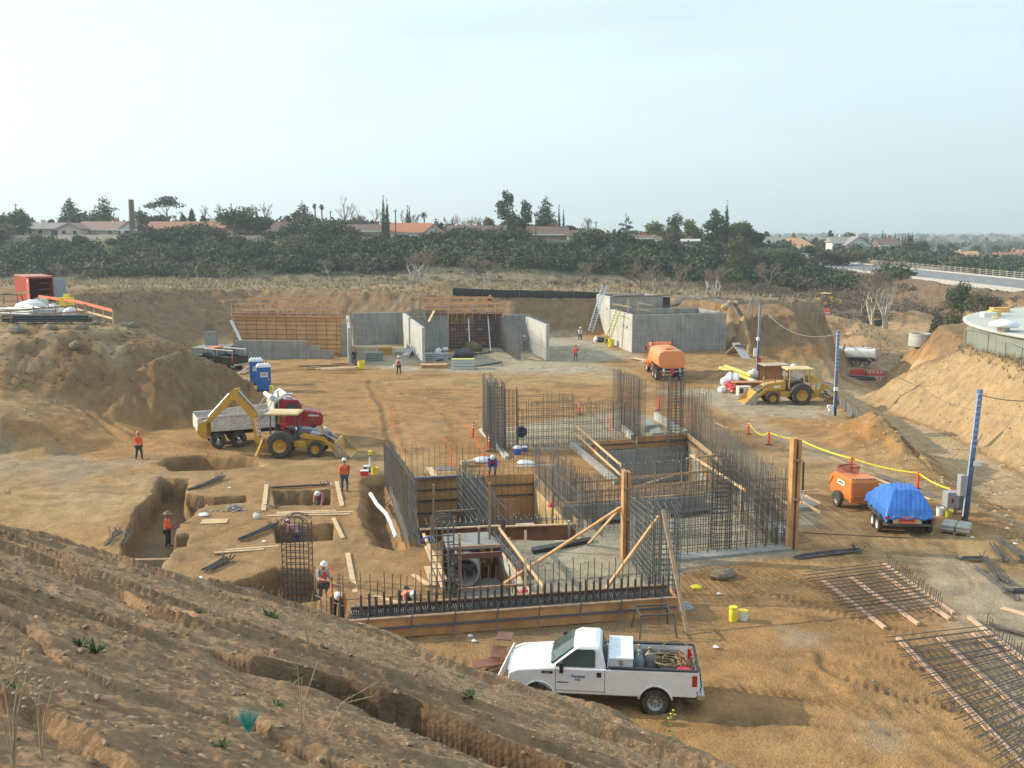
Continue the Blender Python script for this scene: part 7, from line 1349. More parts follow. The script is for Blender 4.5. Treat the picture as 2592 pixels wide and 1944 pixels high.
def dumptruck(label, loc, rz):
 t = T('dump_truck', label, 'dump truck', loc, rz)
 for x in (0, 1.38):
  for s in (1, -1): wheel(t, x, s*1.02, .52, .5, CHR, s, rr=.54, holes=10)
 for s in (1, -1): wheel(t, 5.9, s*1.0, .50, .32, CHR, s, rr=.54, holes=10)
 MB().bx(-1.0, 7.0, -.42, .42, .72, 1.0).build('frame', BLKP, t)
 # bed: tub with flared rim
 x0, x1 = -1.25, 3.85
 for s in (1, -1):
  MB().prism([(x0, 1.18), (x1, 1.12), (x1, 2.28), (x0, 2.02)], s*1.12, s*1.20).build('bed_side', BED, t, bevel=.01); MB().bx(x0-.02, x1, s*1.19-.06, s*1.19+.06, 2.0, 2.06).build('bed_rim', BED, t); MB().bx(x0, x1, s*1.22-.05, s*1.22+.05, 1.12, 1.34).build('lower_rail', mat('bed_rail_paint', (.60, .58, .54), .5, dirt=(.3, .22, .15), dirt_amt=.4), t)
  for k in range(6): MB().box((x0+.4+k*.85, s*1.275, 1.18), (.08, .02, .05)).build('marker_light', AMB, t)
  MB().beam((2.2, s*1.24, 1.4), (3.3, s*1.24, 1.95), .06, .06).build('side_brace', STL, t)
 MB().bx(x0, x1, -1.12, 1.12, 1.18, 1.26).build('bed_floor', mat('rusty_bed', (.20, .13, .09), .8), t); MB().bx(x0-.08, x0, -1.18, 1.18, 1.15, 1.95).build('tailgate', BED, t, bevel=.01)
 MB().prism([(x1, 1.1), (x1+.08, 1.1), (x1+.1, 2.6), (x1+.95, 3.18), (x1+.93, 3.26), (x1-.02, 2.66)], -1.18, 1.18).build('headboard', BED, t); MB().bx(x1+.08, x1+.1, -.9, .9, 1.3, 2.4).build('brace_plate', BED, t)
 MB().lathe([(.16, -1.1), (.16, 1.1)], (x1-.1, 0, 2.95), 'y', 12).build('tarp_roll', mat('white_tarp', (.62, .6, .56), .6), t)
 for s in (1, -1): MB().tube([(x1+.1, s*1.1, 3.0), (x1-.75, s*1.22, 1.9)], .045, 6).build('tarp_arm', STL, t)
 # cab and nose
 MB().prism([(4.35, 1.05), (5.85, 1.05), (5.95, 1.95), (5.62, 2.72), (4.6, 2.82), (4.35, 2.7)], -1.0, 1.0).build('cab', REDP, t, bevel=.06)
 MB().prism([(5.85, .95), (7.35, .85), (7.45, 1.5), (7.30, 1.78), (5.9, 2.05)], -.82, .82).build('engine_hood', REDP, t, bevel=.12)
 for s in (1, -1):
  MB().prism(arc(5.9, .55, .68, pi*.95, .05, 10), s*.78, s*1.12).build('front_fender', REDP, t, bevel=.03); MB().prism([(4.75, 1.95), (5.6, 1.95), (5.5, 2.5), (4.75, 2.55)], s*1.0, s*1.008).build('side_window', GLZ, t)
  MB().tube([(4.25, s*.85, 1.0), (4.25, s*.85, 3.35)], .07, 8).build('exhaust_stack', CHR, t); MB().lathe([(.32, -.5), (.32, .5)], (4.9, s*.95, .75), 'x', 14).build('fuel_tank', CHR, t); MB().box((5.8, s*1.2, 2.3), (.1, .12, .5)).beam((5.7, s*1.0, 2.3), (5.8, s*1.2, 2.3), .03, .03).build('mirror', CHR, t)
 MB().prism([(5.90, 2.02), (5.72, 2.55), (5.70, 2.54), (5.87, 2.0)], -.85, .85).build('windshield', GLZ, t); MB().bx(7.4, 7.5, -.5, .5, .8, 1.6).build('grille', CHR, t, bevel=.02); MB().bx(7.35, 7.6, -1.1, 1.1, .45, .78).build('front_bumper', CHR, t, bevel=.03)
 for y in (-.6, -.3, 0, .3, .6): MB().box((5.4, y, 2.86), (.12, .1, .07)).build('roof_light', AMB, t)
 txt('hood_lettering', 'xxxxxxxx', .16, WHITE_INK, t, (6.7, -.825, 1.6), (pi/2, .1, 0), .003, shear=.2); MB().lathe([(.06, -.2), (.09, .25)], (5.3, .5, 2.9), 'x', 10).build('air_horn', CHR, t)
 return t
d0 = P(522, 1136); dumptruck('dump truck with a dirty white bed and dark red cab behind the backhoe', (d0.x+.3, d0.y+1.1, 0), .42).scale.x = .91
def watertruck(label, loc, rz, paint, tankm, s_=1.0, name='water_truck'):
 t = T(name, label, 'water truck', loc, rz); t.scale = (s_,)*3
 for x in (0, 1.3):
  for s in (1, -1): wheel(t, x, s*.98, .52, .5, RIMW, s, holes=0)
 for s in (1, -1): wheel(t, 5.3, s*.98, .5, .32, RIMW, s, holes=0); MB().bx(-.8, 1.9, s*1.0-.28, s*1.0+.28, 1.08, 1.13).build('mudguard', BLKP, t)
 MB().bx(-1.1, 6.4, -.42, .42, .7, 1.05).build('frame', DGR, t)
 rings = []
 for x, k in ((-1.25, .93), (-1.15, 1.0), (3.4, 1.0), (3.5, .95)):
  rg = []
  for a in np.linspace(0, 2*pi, 25)[:-1]:
   ca, sa = cos(a), sin(a); rg.append((x, 1.22*k*(abs(ca)**.55)*(1 if ca > 0 else -1), 1.95+.82*k*(abs(sa)**.62)*(1 if sa > 0 else -1)))
  rings.append(rg)
 MB().loft(rings).build('tank', tankm, t, bevel=.02)
 MB().box((1.1, 0, 2.84), (2.4, .5, .12)).lathe([(.32, 2.8), (.32, 2.98)], (.2, 0, 0), 'z', 16).box((-.3, .1, 2.86), (.5, .7, .1)).build('fill_hatch', tankm, t)
 MB().prism([(3.75, 1.0), (5.1, 1.0), (5.15, 1.9), (4.9, 2.85), (3.9, 2.95), (3.75, 2.8)], -1.0, 1.0).build('cab', paint, t, bevel=.06); MB().prism([(5.1, .9), (6.5, .85), (6.55, 1.5), (5.15, 1.95)], -.85, .85).build('engine_hood', paint, t, bevel=.1)
 for s in (1, -1): MB().prism([(4.0, 2.0), (4.85, 2.0), (4.75, 2.6), (4.0, 2.65)], s*1.0, s*1.008).build('side_window', GLZ, t); MB().box((4.8, s*1.32, 2.3), (.1, .18, .45)).beam((4.8, s*1.0, 2.5), (4.8, s*1.32, 2.5), .03, .03).beam((4.8, s*1.0, 2.1), (4.8, s*1.32, 2.1), .03, .03).build('mirror', RED_ if paint is ORG else STL, t); MB().prism(arc(5.3, .5, .68, pi*.95, .05, 8), s*.8, s*1.12).build('front_fender', paint, t); MB().tube([(3.62, s*.9, 1.0), (3.62, s*.9, 3.3)], .06, 8).build('exhaust_stack', DGR, t)
 MB().bx(3.745, 3.75, -.7, .7, 2.0, 2.6).build('rear_window', GLZ, t)
 for y in (-.8, -.4, 0, .4, .8): MB().box((4.2, y, 3.0), (.1, .12, .08)).build('roof_light', AMB, t)
 MB().bx(-1.5, -1.2, -1.1, 1.1, .85, .95).build('rear_bumper', DGR, t)
 q = MB().tube([(-1.35, -.9, 1.0), (-1.45, -.3, .95), (-1.45, .3, .95), (-1.35, .9, 1.0)], .06, 8); q.tube([(-1.3, -.7, 1.2), (-1.5, -.7, .9), (-1.5, -.7, .6)], .07, 8); q.tube([(-1.3, .7, 1.2), (-1.5, .7, .9), (-1.5, .7, .6)], .07, 8); q.build('spray_pipe', STL, t); MB().box((-1.42, 0, 1.0), (.3, .35, .5)).build('pump_valve', mat('red_valve', (.42, .03, .05), .4), t, bevel=.03)
 for s in (1, -1): MB().box((-1.3, s*.95, 1.0), (.06, .2, .12)).build('tail_light', RED_, t)
 return t
w0 = P(1697, 966); watertruck('orange water tank truck seen from behind, before the concrete building', (w0.x, w0.y+1.0, 0), pi/2+.03, ORG, mat('orange_tank', (.78, .28, .09), .45, var=.05, dirt=(.55, .3, .16), dirt_amt=.35), 1.03)
w1 = P(2200, 944, -6); wz = gz(w1.x, w1.y)+.35; watertruck('white water truck parked in the low yard beyond the ramp', (w1.x, w1.y+1, wz), pi*.87, mat('white_car_paint', (.8, .8, .79), .3), mat('white_tank', (.68, .68, .66), .5, dirt=(.4, .33, .25), dirt_amt=.4), .86)
# compressor
c0 = P(2122, 1282); t = T('air_compressor', 'orange towable air compressor with hoses and an orange post on top', 'compressor', (c0.x+.8, c0.y+.25, 0), 1.72)
MB().prism([(-1.15, .48), (1.05, .48), (1.25, .85), (1.1, 1.38), (.75, 1.58), (-1.0, 1.55), (-1.12, 1.45)], -.72, .72).build('housing', ORG, t, bevel=.07); MB().prism([(-1.18, .42), (-1.02, .42), (-1.02, .75), (-1.18, .75)], -.74, .74).build('rear_skirt', ORG, t, bevel=.03)
for k in range(7): MB().box((-.98, -.54+.18*k, 1.563), (.16, .09, .02)).build('vent_slot', BLACKP, t)
for k in range(4): MB().box((-1.165, 0, .55+.06*k), (.03, 1.2, .02)).build('louvre', DGR, t)
MB().box((-.1, .733, 1.22), (.72, .02, .22)).build('maker_plate', WHITE_INK, t); txt('plate_lettering', 'xxxxxxx', .12, BLACK_INK, t, (-.1, .746, 1.22), (pi/2, 0, pi), .002)
for s in (1, -1): wheel(t, -.05, s*.84, .34, .2, RIMW, s, holes=5); MB().prism(arc(-.05, .36, .44, pi, 0, 8), s*.72, s*.96).build('mudguard', DGR, t, bevel=.02)
MB().beam((1.1, 0, .45), (2.1, 0, .42), .1, .1).tube([(1.9, 0, .42), (1.9, 0, .0)], .03, 6).build('drawbar', DGR, t); MB().box((1.28, .3, .9), (.12, .12, .5)).build('control_box', BLKP, t)
t = T('hose', 'reddish air hose coiled on top of the orange compressor', 'hose', (c0.x+.8, c0.y+.25, 1.6), 1.72); HR = mat('red_brown_hose', (.30, .06, .04), .6)
for k in range(5): MB().tube([(.65+.55*cos(a)*(1-.05*k), .5*sin(a)*(1+.04*k), .04+.05*k+.03*sin(3*a+k)) for a in np.linspace(0, 6.28, 22)], .022, 5, cap=False).build('coil', HR, t)
# trailer under the tarp
t0 = P(2226, 1347); TZ = 1.50; t = T('utility_trailer', 'tandem-axle utility trailer with an orange sign between its tail lights', 'trailer', (t0.x+1.05, t0.y-.75, 0), TZ)
MB().bx(0, 3.4, -.95, .95, .50, .60).build('deck', DGR, t)
for s in (1, -1):
 MB().bx(0, 3.4, s*.95-.03, s*.95+.03, .6, .98).build('side_board', DGR, t); wheel(t, .85, s*1.1, .33, .2, mat('white_rim', (.7, .7, .68), .5), s, holes=6); wheel(t, 1.62, s*1.1, .33, .2, mat('white_rim', (.7, .7, .68), .5), s, holes=6)
 MB().prism([(.4, .62), (.55, .78), (1.9, .78), (2.05, .62), (2.0, .6), (1.88, .74), (.57, .74), (.45, .6)], s*1.0, s*1.22).build('mudguard', DGR, t); MB().box((-.04, s*.98, .86), (.06, .2, .12)).build('tail_light', RED_, t)
MB().bx(-.03, .03, -.95, .95, .50, .62).build('rear_rail', DGR, t); MB().bx(-.05, -.03, -.5, .75, .62, .93).build('gate_board', mat('pale_board', (.5, .42, .3), .7), t); MB().bx(-.062, -.052, -.22, .5, .64, .92).build('orange_sign', mat('orange_sign', (.85, .12, .02), .5), t); txt('sign_lettering', 'xxxxxxxxx', .11, mat('dark_red_ink', (.35, .02, .01), .6), t, (-.066, .14, .78), (pi/2, 0, -pi/2), .002)
MB().beam((3.4, 0, .5), (4.5, 0, .45), .1, .1).build('drawbar', DGR, t)
tb = T('tarp', 'blue tarpaulin draped over the load of the trailer', 'tarpaulin', t.location+Vector((0, 0, .0)), TZ); V = []; F_ = []; nx, ny = 60, 54
BT = mat('blue_tarp', (.035, .16, .52), .38, var=.12, scale=2.5, bump=.35, bscale=5)
for i in range(nx):
 for j in range(ny):
  u = i/(nx-1); v = j/(ny-1); x = -.1+3.6*u; y = (v-.5)*2.16; w_ = abs(v-.5)*2; e = max(0, min((x+.1)/.85, (3.5-x)/1.5, (1.08-abs(y))/.52, 1)); z = 1.0+.95*e+.05*abs(sin(2.3*x+3*y+.5*sin(5*y)))*(1-abs(2*e-1)*.6)+.018*sin(17*x-9*y)+.012*sin(31*y+8*x)
  if w_ > .93: z -= .22+.06*sin(8*x)
  if u < .04: z -= .18+.04*sin(9*y)
  V.append((x, y, z))
for i in range(nx-1):
 for j in range(ny-1): n0 = i*ny+j; F_.append((n0, n0+1, n0+ny+1, n0+ny))
o = np_mesh('sheet', V, F_, BT, tb, smooth=True); s_ = o.modifiers.new('solid', 'SOLIDIFY'); s_.thickness = .012
# ---------------------------------------------------------------- people
SKIN = mat('skin', (.36, .20, .13), .6); SKIN2 = mat('brown_skin', (.20, .11, .07), .6); BOOT = mat('boot_leather', (.12, .08, .05), .7); HAIR = mat('dark_hair', (.02, .015, .012), .7)
JEAN = mat('blue_jeans', (.05, .08, .15), .85, var=.2); DARK = mat('dark_trousers', (.03, .035, .045), .85); BRNT = mat('brown_trousers', (.18, .10, .06), .85); HIV = mat('orange_shirt', (.80, .13, .035), .7, var=.08); REDV = mat('red_vest', (.72, .05, .05), .6); WSH = mat('white_shirt', (.62, .62, .64), .8); GSH = mat('grey_sweater', (.36, .34, .33), .85)
PKS = mat('pink_shirt', (.58, .25, .26), .8, var=.2, scale=20); BLS = mat('blue_shirt', (.07, .09, .30), .8); HATW = mat('white_hat', (.80, .80, .78), .35); HATO = mat('orange_hat', (.75, .10, .05), .4); HATY = mat('yellow_hat', (.72, .45, .05), .4); HATB = mat('straw_hat', (.26, .14, .07), .8); SHP = mat('salmon_shirt', (.75, .24, .14), .75)
def skin(name, chains, m, par, sub=1):     # chains: list of (pts, radii), sharing first points where equal
 V = []; E = []; Rr = []; key = {}
 for pts, rad in chains:
  last = None
  for p, r in zip(pts, rad):
   k = tuple(round(c, 4) for c in p)
   if k not in key: key[k] = len(V); V.append(p); Rr.append(r)
   i = key[k]
   if last is not None and last != i: E.append((last, i))
   last = i
 me = bpy.data.meshes.new(name); me.from_pydata([tuple(v) for v in V], E, []); me.materials.append(m); o = bpy.data.objects.new(name, me); C.objects.link(o)
 md = o.modifiers.new('skin', 'SKIN'); md.use_smooth_shade = True
 for i, r in enumerate(Rr):
  q = me.skin_vertices[0].data[i]; q.radius = (r, r) if not isinstance(r, tuple) else r
 me.skin_vertices[0].data[0].use_root = True
 sb = o.modifiers.new('sub', 'SUBSURF'); sb.levels = sub; sb.render_levels = sub
 o.parent = par; return o
PEOPLE = []
def person(label, loc, face, hat=HATW, top=HIV, legs=DARK, bend=0.0, vest=None, stride=.1, armL=None, armR=None, knee=0.0, h=1.75, sk=SKIN, belt=False, brim=False, head_down=.1, seated=False):
 t = T('person', label, 'person', loc, face); s = h/1.75; Lg = .86*s
 # local: +x forward, +y left; hips above the feet
 def rot(v, a): return Vector((v.x*cos(a)+v.z*sin(a), v.y, -v.x*sin(a)+v.z*cos(a)))
 hip = Vector((-.28*sin(min(bend, 1.2)) if bend > .3 else 0, 0, Lg*(1-.28*knee)))
 if seated: hip = Vector((0, 0, .5))
 B = {}
 B['hip'] = hip; sp = rot(Vector((0, 0, .25*s)), bend*.7); B['waist'] = hip+sp*.55; B['chest'] = hip+sp+rot(Vector((0, 0, .20*s)), bend); B['neck'] = B['chest']+rot(Vector((.01, 0, .13*s)), bend)
 hb = bend*.9+head_down; B['head0'] = B['neck']+rot(Vector((.02, 0, .09*s)), hb); B['head1'] = B['neck']+rot(Vector((.03, 0, .19*s)), hb); B['head2'] = B['neck']+rot(Vector((.02, 0, .25*s)), hb)
 arms = {}
 for sd, arm in ((1, armL), (-1, armR)):
  sh = B['chest']+rot(Vector((0, sd*.19*s, .06*s)), bend); a = arm or ((.15, .35) if bend < .4 else (.25, .35))
  up, el = a[0], a[1]                     # world pitch of the upper arm from straight down, extra elbow bend
  d1 = Vector((sin(up), sd*.12, -cos(up))); e = sh+d1*.29*s; d2 = Vector((sin(up+el), -sd*.05, -cos(up+el))); wr = e+d2*.25*s; hd = wr+d2*.09*s; arms[sd] = (sh, e, wr, hd, d2)
 legs_ = {}
 for sd in (1, -1):
  hj = hip+Vector((0, sd*.095*s, -.04));
  if seated: kn_ = hj+Vector((.42, sd*.05, .02)); an = kn_+Vector((.06, 0, -.42)); ft = an+Vector((.14, 0, -.04))
  else:
   fx = sd*stride; an = Vector((fx, sd*(.12+.06*knee)*s, .09)); mid = (hj+an)/2; kn_ = mid+Vector((.05+.30*knee, sd*.02, .02)); ft = an+Vector((.15, sd*.02, -.045))
  legs_[sd] = (hj, kn_, an, ft)
 ch = [([hip, B['waist'], B['chest'], B['neck'], B['head0'], B['head1'], B['head2']], [.13*s, .12*s, .14*s, .055*s, .075*s, .098*s, .075*s])]
 for sd in (1, -1):
  sh, e, wr, hd, d2 = arms[sd]; ch.append(([B['chest'], sh, e, wr, hd], [.14*s, .06*s, .042*s, .028*s, .034*s]))
  side_ = Vector((0, 1, 0));
  for k in range(4):
   o = side_*(-.027+.018*k); L1 = (.035, .040, .038, .030)[k]; b_ = hd+o; ch.append(([hd, b_+d2*.012, b_+d2*L1, b_+d2*(L1+.025)+Vector((.012, 0, 0))], [.034*s, .009, .0085, .008]))
  ch.append(([wr, wr+side_*(-sd)*.035+d2*.03, wr+side_*(-sd)*.045+d2*.065], [.028*s, .011, .009]))
  hj, kn_, an, ft = legs_[sd]; ch.append(([hip, hj, kn_, an, ft], [.13*s, .085*s, .055*s, .04*s, .038*s]))
 skin('body', ch, sk, t, 1)
 fwd = rot(Vector((1, 0, 0)), hb); upv = rot(Vector((0, 0, 1)), hb); hc = B['head1']
 nz = MB(); nz.add([hc+fwd*.093*s+upv*.03, hc+fwd*.092*s+upv*-.015+Vector((0, .014, 0)), hc+fwd*.092*s+upv*-.015-Vector((0, .014, 0)), hc+fwd*.118*s-upv*.012], [(0, 1, 3), (0, 3, 2), (1, 2, 3)]); nz.build('nose', sk, t)
 for q in (1, -1): MB().lathe([(.0001, 0), (.011, .004), (.0001, .008)], tuple(hc+fwd*.088*s+upv*.028+Vector((0, q*.034, 0))), 'x', 8, cap=False).build('eye', BLKP, t); MB().box(tuple(hc+Vector((0, q*.096*s, 0))), (.03, .012, .05)).build('ear', sk, t)
 MB().box(tuple(hc+fwd*.092*s-upv*.045), (.008, .045, .01)).build('mouth', mat('lips', (.28, .1, .08), .6), t)
 tops = [([hip+Vector((0, 0, -.02)), B['waist'], B['chest'], B['neck']-rot(Vector((0, 0, .05)), bend)], [.150*s, .142*s, .165*s, .078*s])]
 for sd in (1, -1): sh, e, wr, hd, d2 = arms[sd]; tops.append(([B['chest'], sh, e, e.lerp(wr, .85)], [.17*s, .088*s, .07*s, .055*s]))
 skin('shirt', tops, top, t, 1)
 skin('trousers', [([hip+Vector((0, 0, .02)), legs_[sd][0], legs_[sd][1], legs_[sd][2]+Vector((0, 0, .03))], [.152*s, .105*s, .074*s, .062*s]) for sd in (1, -1)], legs, t, 1)
 for sd in (1, -1): an, ft = legs_[sd][2:]; skin('boot', [([an+Vector((0, 0, .06)), an, ft, ft+Vector((.06, 0, 0))], [.055, .055, .05, .038])], BOOT, t, 1)
 if vest: skin('vest', [([hip+Vector((0, 0, .03)), B['waist'], B['chest'], B['chest']+rot(Vector((0, 0, .07)), bend)], [.162*s, .152*s, .178*s, .12*s])], vest, t, 1)
 if belt:
  MB().lathe([(.17*s, -.03), (.175*s, .03)], tuple(hip+Vector((0, 0, .02))), 'z', 14).build('tool_belt', BLKP, t)
  for q in (1, -1): MB().box(tuple(hip+Vector((0, q*.2*s, -.06))), (.14, .08, .2)).build('tool_pouch', BLKP, t, bevel=.02)
 H = MB(); rings = []
 ht = [(.145, .0), (.13, .005), (.118, .03), (.112, .065), (.09, .105), (.05, .128), (.01, .135)] if not brim else [(.21, .0), (.20, .012), (.11, .02), (.10, .10), (.06, .125), (.01, .13)]
 for r_, z in ht:
  rg = []
  for k in range(18): a = 2*pi*k/18; v = Vector((r_*cos(a)*(1.15 if r_ > .12 and cos(a) > 0 else 1.03), r_*sin(a), z)); rg.append(hc+upv*.035+Vector((v.x*fwd.x+v.z*upv.x, v.y, v.x*fwd.z+v.z*upv.z))*s)
  rings.append(rg)
 H.loft(rings).build('hard_hat' if not brim else 'brimmed_hat', hat, t, smooth=True)
 PEOPLE.append(t); return t
def at(px, py, z=0): return P(px, py, z)
person('worker in an orange shirt and orange hard hat standing alone on the left', at(352, 1165), -.5, HATO, HIV, DARK, stride=.12, armL=(.1, .2), armR=(.1, 1.3))
person('worker in orange with a brown brimmed hat standing in the L-shaped trench', at(425, 1387, -1.25), .1, HATB, HIV, DARK, stride=.05, armL=(.1, 1.1), armR=(.2, 1.2), brim=True, sk=SKIN2)
person('worker in an orange sweater and white hard hat walking away near the tripod', at(873, 1244), 1.75, HATW, HIV, JEAN, stride=.14, armL=(-.1, .3), armR=(.2, .3))
person('worker in a grey sweater, red vest and tool belt standing beside the pit by the round-topped cage', at(818, 1485)+Vector((0, 0, -.72)), -.9, HATW, GSH, JEAN, vest=REDV, belt=True, armL=(.2, 1.4), armR=(.2, 1.5), head_down=.35)
PEOPLE[-1]['label'] = 'worker with grey sweater, red vest and tool belt beside the round-topped cage'
person('bending worker in orange at the left end of the footing form', at(858, 1572), -1.4, HATW, mat('amber_orange_shirt', (.72, .22, .04), .75), DARK, bend=1.25, stride=.12, armL=(.25, .1), armR=(.05, .2), knee=.3)
person('kneeling worker in salmon orange reaching into the footing form', at(1030, 1562)+Vector((0, .2, 0)), -1.0, HATW, SHP, DARK, bend=1.3, knee=.9, armL=(.5, .2), armR=(.3, .2), stride=.08)
person('bent worker in a pink shirt working in the upper square pit', at(808, 1264, -.35)+Vector((0, 0, -.8)), -1.6, HATW, PKS, JEAN, bend=1.1, armL=(.3, .2), armR=(.1, .3), h=1.7)
person('bent worker in a pinkish checked shirt and jeans in the lower square pit', at(745, 1352, -.35)+Vector((0, 0, -.8)), 2.6, HATW, PKS, JEAN, bend=.9, armL=(.3, .2), armR=(.5, .3), h=1.75)
person('worker in a blue shirt and red vest bending behind the right chamber form', at(1246, 1206), -1.5, HATW, BLS, JEAN, bend=.95, vest=REDV, knee=.7, armL=(.3, .2), armR=(.3, .2))
person('worker in a red vest carrying a white bucket toward the far walls', at(1010, 948), 1.9, HATW, WSH, DARK, vest=REDV, stride=.15, armL=(.1, .1), armR=(-.1, .3))
o = MB().lathe([(.13, 0), (.16, .34), (.165, .35), (.15, .34), (.12, .03)], n=14).build('bucket', mat('white_plastic', (.75, .75, .73), .5)); o.location = at(1000, 942)+Vector((0, 0, .42)); tag(o, 'white bucket hanging from the hand of the walking worker in the red vest', 'bucket')
person('dark-clothed worker leaning against the first sunlit concrete wall', at(897, 924), 2.2, HATB, mat('dark_shirt', (.05, .04, .04), .8), mat('navy_trousers', (.03, .04, .10), .8), h=1.7, brim=False, armL=(.2, 1.2))
person('worker in a red vest with both arms raised hosing the concrete wall', at(1326, 889), .6, HATW, GSH, mat('pale_jeans', (.24, .28, .34), .85), vest=REDV, armL=(2.1, .3), armR=(1.9, .4), stride=.1)
person('worker in a white shirt and jeans walking near the long ladder', at(1468, 864), -.9, HATW, WSH, JEAN, stride=.14)
person('worker in an orange-red shirt and brown trousers on the gravel path', at(1452, 906)+Vector((0, -3.5, 0)), 1.5, mat('brown_cap', (.2, .12, .08), .8), mat('orange_red_shirt', (.72, .06, .03), .75), BRNT, stride=.12, armR=(.9, .9))
person('worker in dark red standing behind the walkway near the silt fence', Vector((-2.6, 121.2, 4.2)), -1.4, HATO, mat('dark_red_shirt', (.2, .04, .03), .8), DARK)
dv = Matrix.Translation(bhl.location) @ Matrix.Rotation(-.03, 4, 'Z') @ Vector((.02, -.12, 1.02))
person('driver in red with a yellow hard hat seated in the backhoe', dv, -.1, HATY, mat('red_shirt', (.68, .05, .04), .75), mat('maroon_trousers', (.20, .02, .03), .8), seated=True, armL=(.8, .6), armR=(.8, .6), h=1.7)
# ---------------------------------------------------------------- site furniture and small things
ORP = mat('orange_delineator', (.85, .10, .03), .5); WBAND = mat('white_band', (.8, .8, .78), .4); TAPE = mat('yellow_tape', (.80, .72, .05), .5); BLUEP = mat('blue_pole', (.09, .16, .28), .45, var=.3, scale=5); GRBOX = mat('grey_cabinet', (.36, .37, .37), .5, .2); WPL = mat('white_plastic', (.75, .75, .73), .5)
DL = [(1894, 1100, 1064, 'orange delineator at the far end of the yellow tape'), (1946, 1126, 1091, 'second orange delineator along the yellow tape'), (2016, 1152, 1106, 'orange delineator seen between the tall plywood posts'), (2153, 1212, 1156, 'orange delineator rising behind the orange compressor'), (2322, 1238, 1193, 'orange delineator beside the long plank right of the compressor'), (2405, 1270, 1234, 'orange delineator with white bands at the near end of the yellow tape'),
 (1197, 1109, 1066, 'orange delineator left of the tallest far rebar cage'), (1238, 1142, 1100, 'orange delineator in front of the tallest far rebar cage'), (1467, 1050, 1015, 'orange delineator behind the far rebar at centre'), (1667, 1039, 1003, 'orange delineator right of the fan-shaped rebar'), ]
dpos = []
for i, (px, py, tp_, l_) in enumerate(DL):
 b_ = P(px, py); h = PY(px, tp_, b_.y).z; t = T('delineator_post', l_, 'delineator', b_, 0, 'orange delineator posts'); dpos.append(b_+Vector((0, 0, h-.08)))
 t.rotation_euler = (random.uniform(-.05, .05), random.uniform(-.05, .05), 0)
 MB().lathe([(.075, .04), (.07, h*.88), (.04, h*.9), (.055, h*.95), (.05, h)], n=12).build('tube', ORP, t); MB().lathe([(.22, 0), (.22, .04), (.1, .07)], n=8).build('base', BLKP, t)
 for z in (h*.62, h*.78): MB().lathe([(.0775, z), (.0765, z+.07)], n=12, cap=False).build('reflective_band', WBAND if i in (0, 5, 6, 7, 8) else ORP, t)
t = T('barrier_tape', 'yellow barrier tape strung between the orange delineators', 'tape', dpos[0])
for a, b_ in zip(dpos[:5], dpos[1:6]):
 sag = .45 if a is dpos[0] else .12; pts = [a.lerp(b_, k/8)-Vector((0, 0, sag*4*(k/8)*(1-k/8)))-t.location for k in range(9)]; M_ = MB()
 for p, q in zip(pts[:-1], pts[1:]): M_.beam(p, q, .012, .075)
 M_.build('tape_strip', TAPE, t)
def pole(label, base, top, r=.13, bands=10, box=None, signs=True):
 b_ = P(*base); e = PY(top[0], top[1], b_.y+(.2)); d = e-b_; t = T('power_pole', label, 'pole', b_)
 MB().tube([(0, 0, -.2), d], [r*1.08, r*.9], 12).build('shaft', BLUEP, t, smooth=True)
 for k in range(bands):
  f = .55+.44*(k+.5)/bands; p = d*f; MB().lathe([(r*1.02, p.z-.05), (r*1.02, p.z+.05)], (p.x, p.y, 0), n=12, cap=False).build('white_band', mat('pale_blue_band', (.26, .34, .50), .5), t)
 MB().tube([(-r*.9, -r*.6, .2), (d.x*.98-r*.9, d.y-r*.6, d.z*.96)], .03, 6).build('conduit', mat('pale_conduit', (.6, .62, .68), .4), t)
 return t, b_, d
t, pa, da = pole('farthest blue power pole, by the concrete building', (1916, 946), (1925, 770), .12)
MB().box((-.25, -.1, 2.05), (.32, .2, .75)).build('meter_box', WPL, t, bevel=.02); MB().box((.15, -.15, 1.35), (.25, .2, .35)).build('outlet', RED_, t); MB().lathe([(.16, 0), (.16, .3)], (-.05, -.12, 3.2)).build('lamp', WPL, t)
t, pb, db = pole('middle blue power pole, beside the parked backhoe', (2112, 1062), (2122, 838), .13)
MB().box((-.05, -.2, 2.25), (.3, .2, .25)).build('outlet', WPL, t, bevel=.02); MB().box((-.35, -.2, .85), (.3, .3, .4)).box((-.5, -.25, 1.0), (.25, .25, .2)).build('socket_box', WPL, t, bevel=.02)
MB().tube([(-.3, -.2, .7), (-.45, -.25, .3), (-.2, -.3, .05), (.0, -.2, 0)], .02, 5).build('loose_cable', BLKP, t)
t, pc_, dc = pole('nearest blue power pole with a grey meter box, at the right', (2441, 1317), (2481, 986), .14)
MB().box((-.28, -.08, 1.72), (.30, .28, 1.0), rz=.25).build('meter_box', GRBOX, t, bevel=.02); MB().box((.38, -.12, 2.75), (.35, .03, .22)).build('tag_plate', WPL, t); MB().tube([(.5, -.15, 4.2), (.25, -.2, 3.7), (.45, -.2, 3.3)], .02, 5).build('loose_cable', BLKP, t)
def cable(label, a, b_, sag, r=.025, m=None):
 pts = [a.lerp(b_, k/16)-Vector((0, 0, sag*4*(k/16)*(1-k/16))) for k in range(17)]; o = MB(a).tube(pts, r, 5).build('cable', m or STL); o.location = a; tag(o, label, 'cable')
cable('sagging pale cable between the far and the middle power poles', PY(1941, 792, pa.y+3), pb+db*.97, 1.0, .02); cable('cable running down from the middle pole toward the low yard', PY(2146, 868, 92), P(2310, 972, -.8), .3, .035); cable('thin cable leaving the nearest pole to the right', pc_+dc*.96, PY(2700, 1000, 52), .3, .02, BLKP)
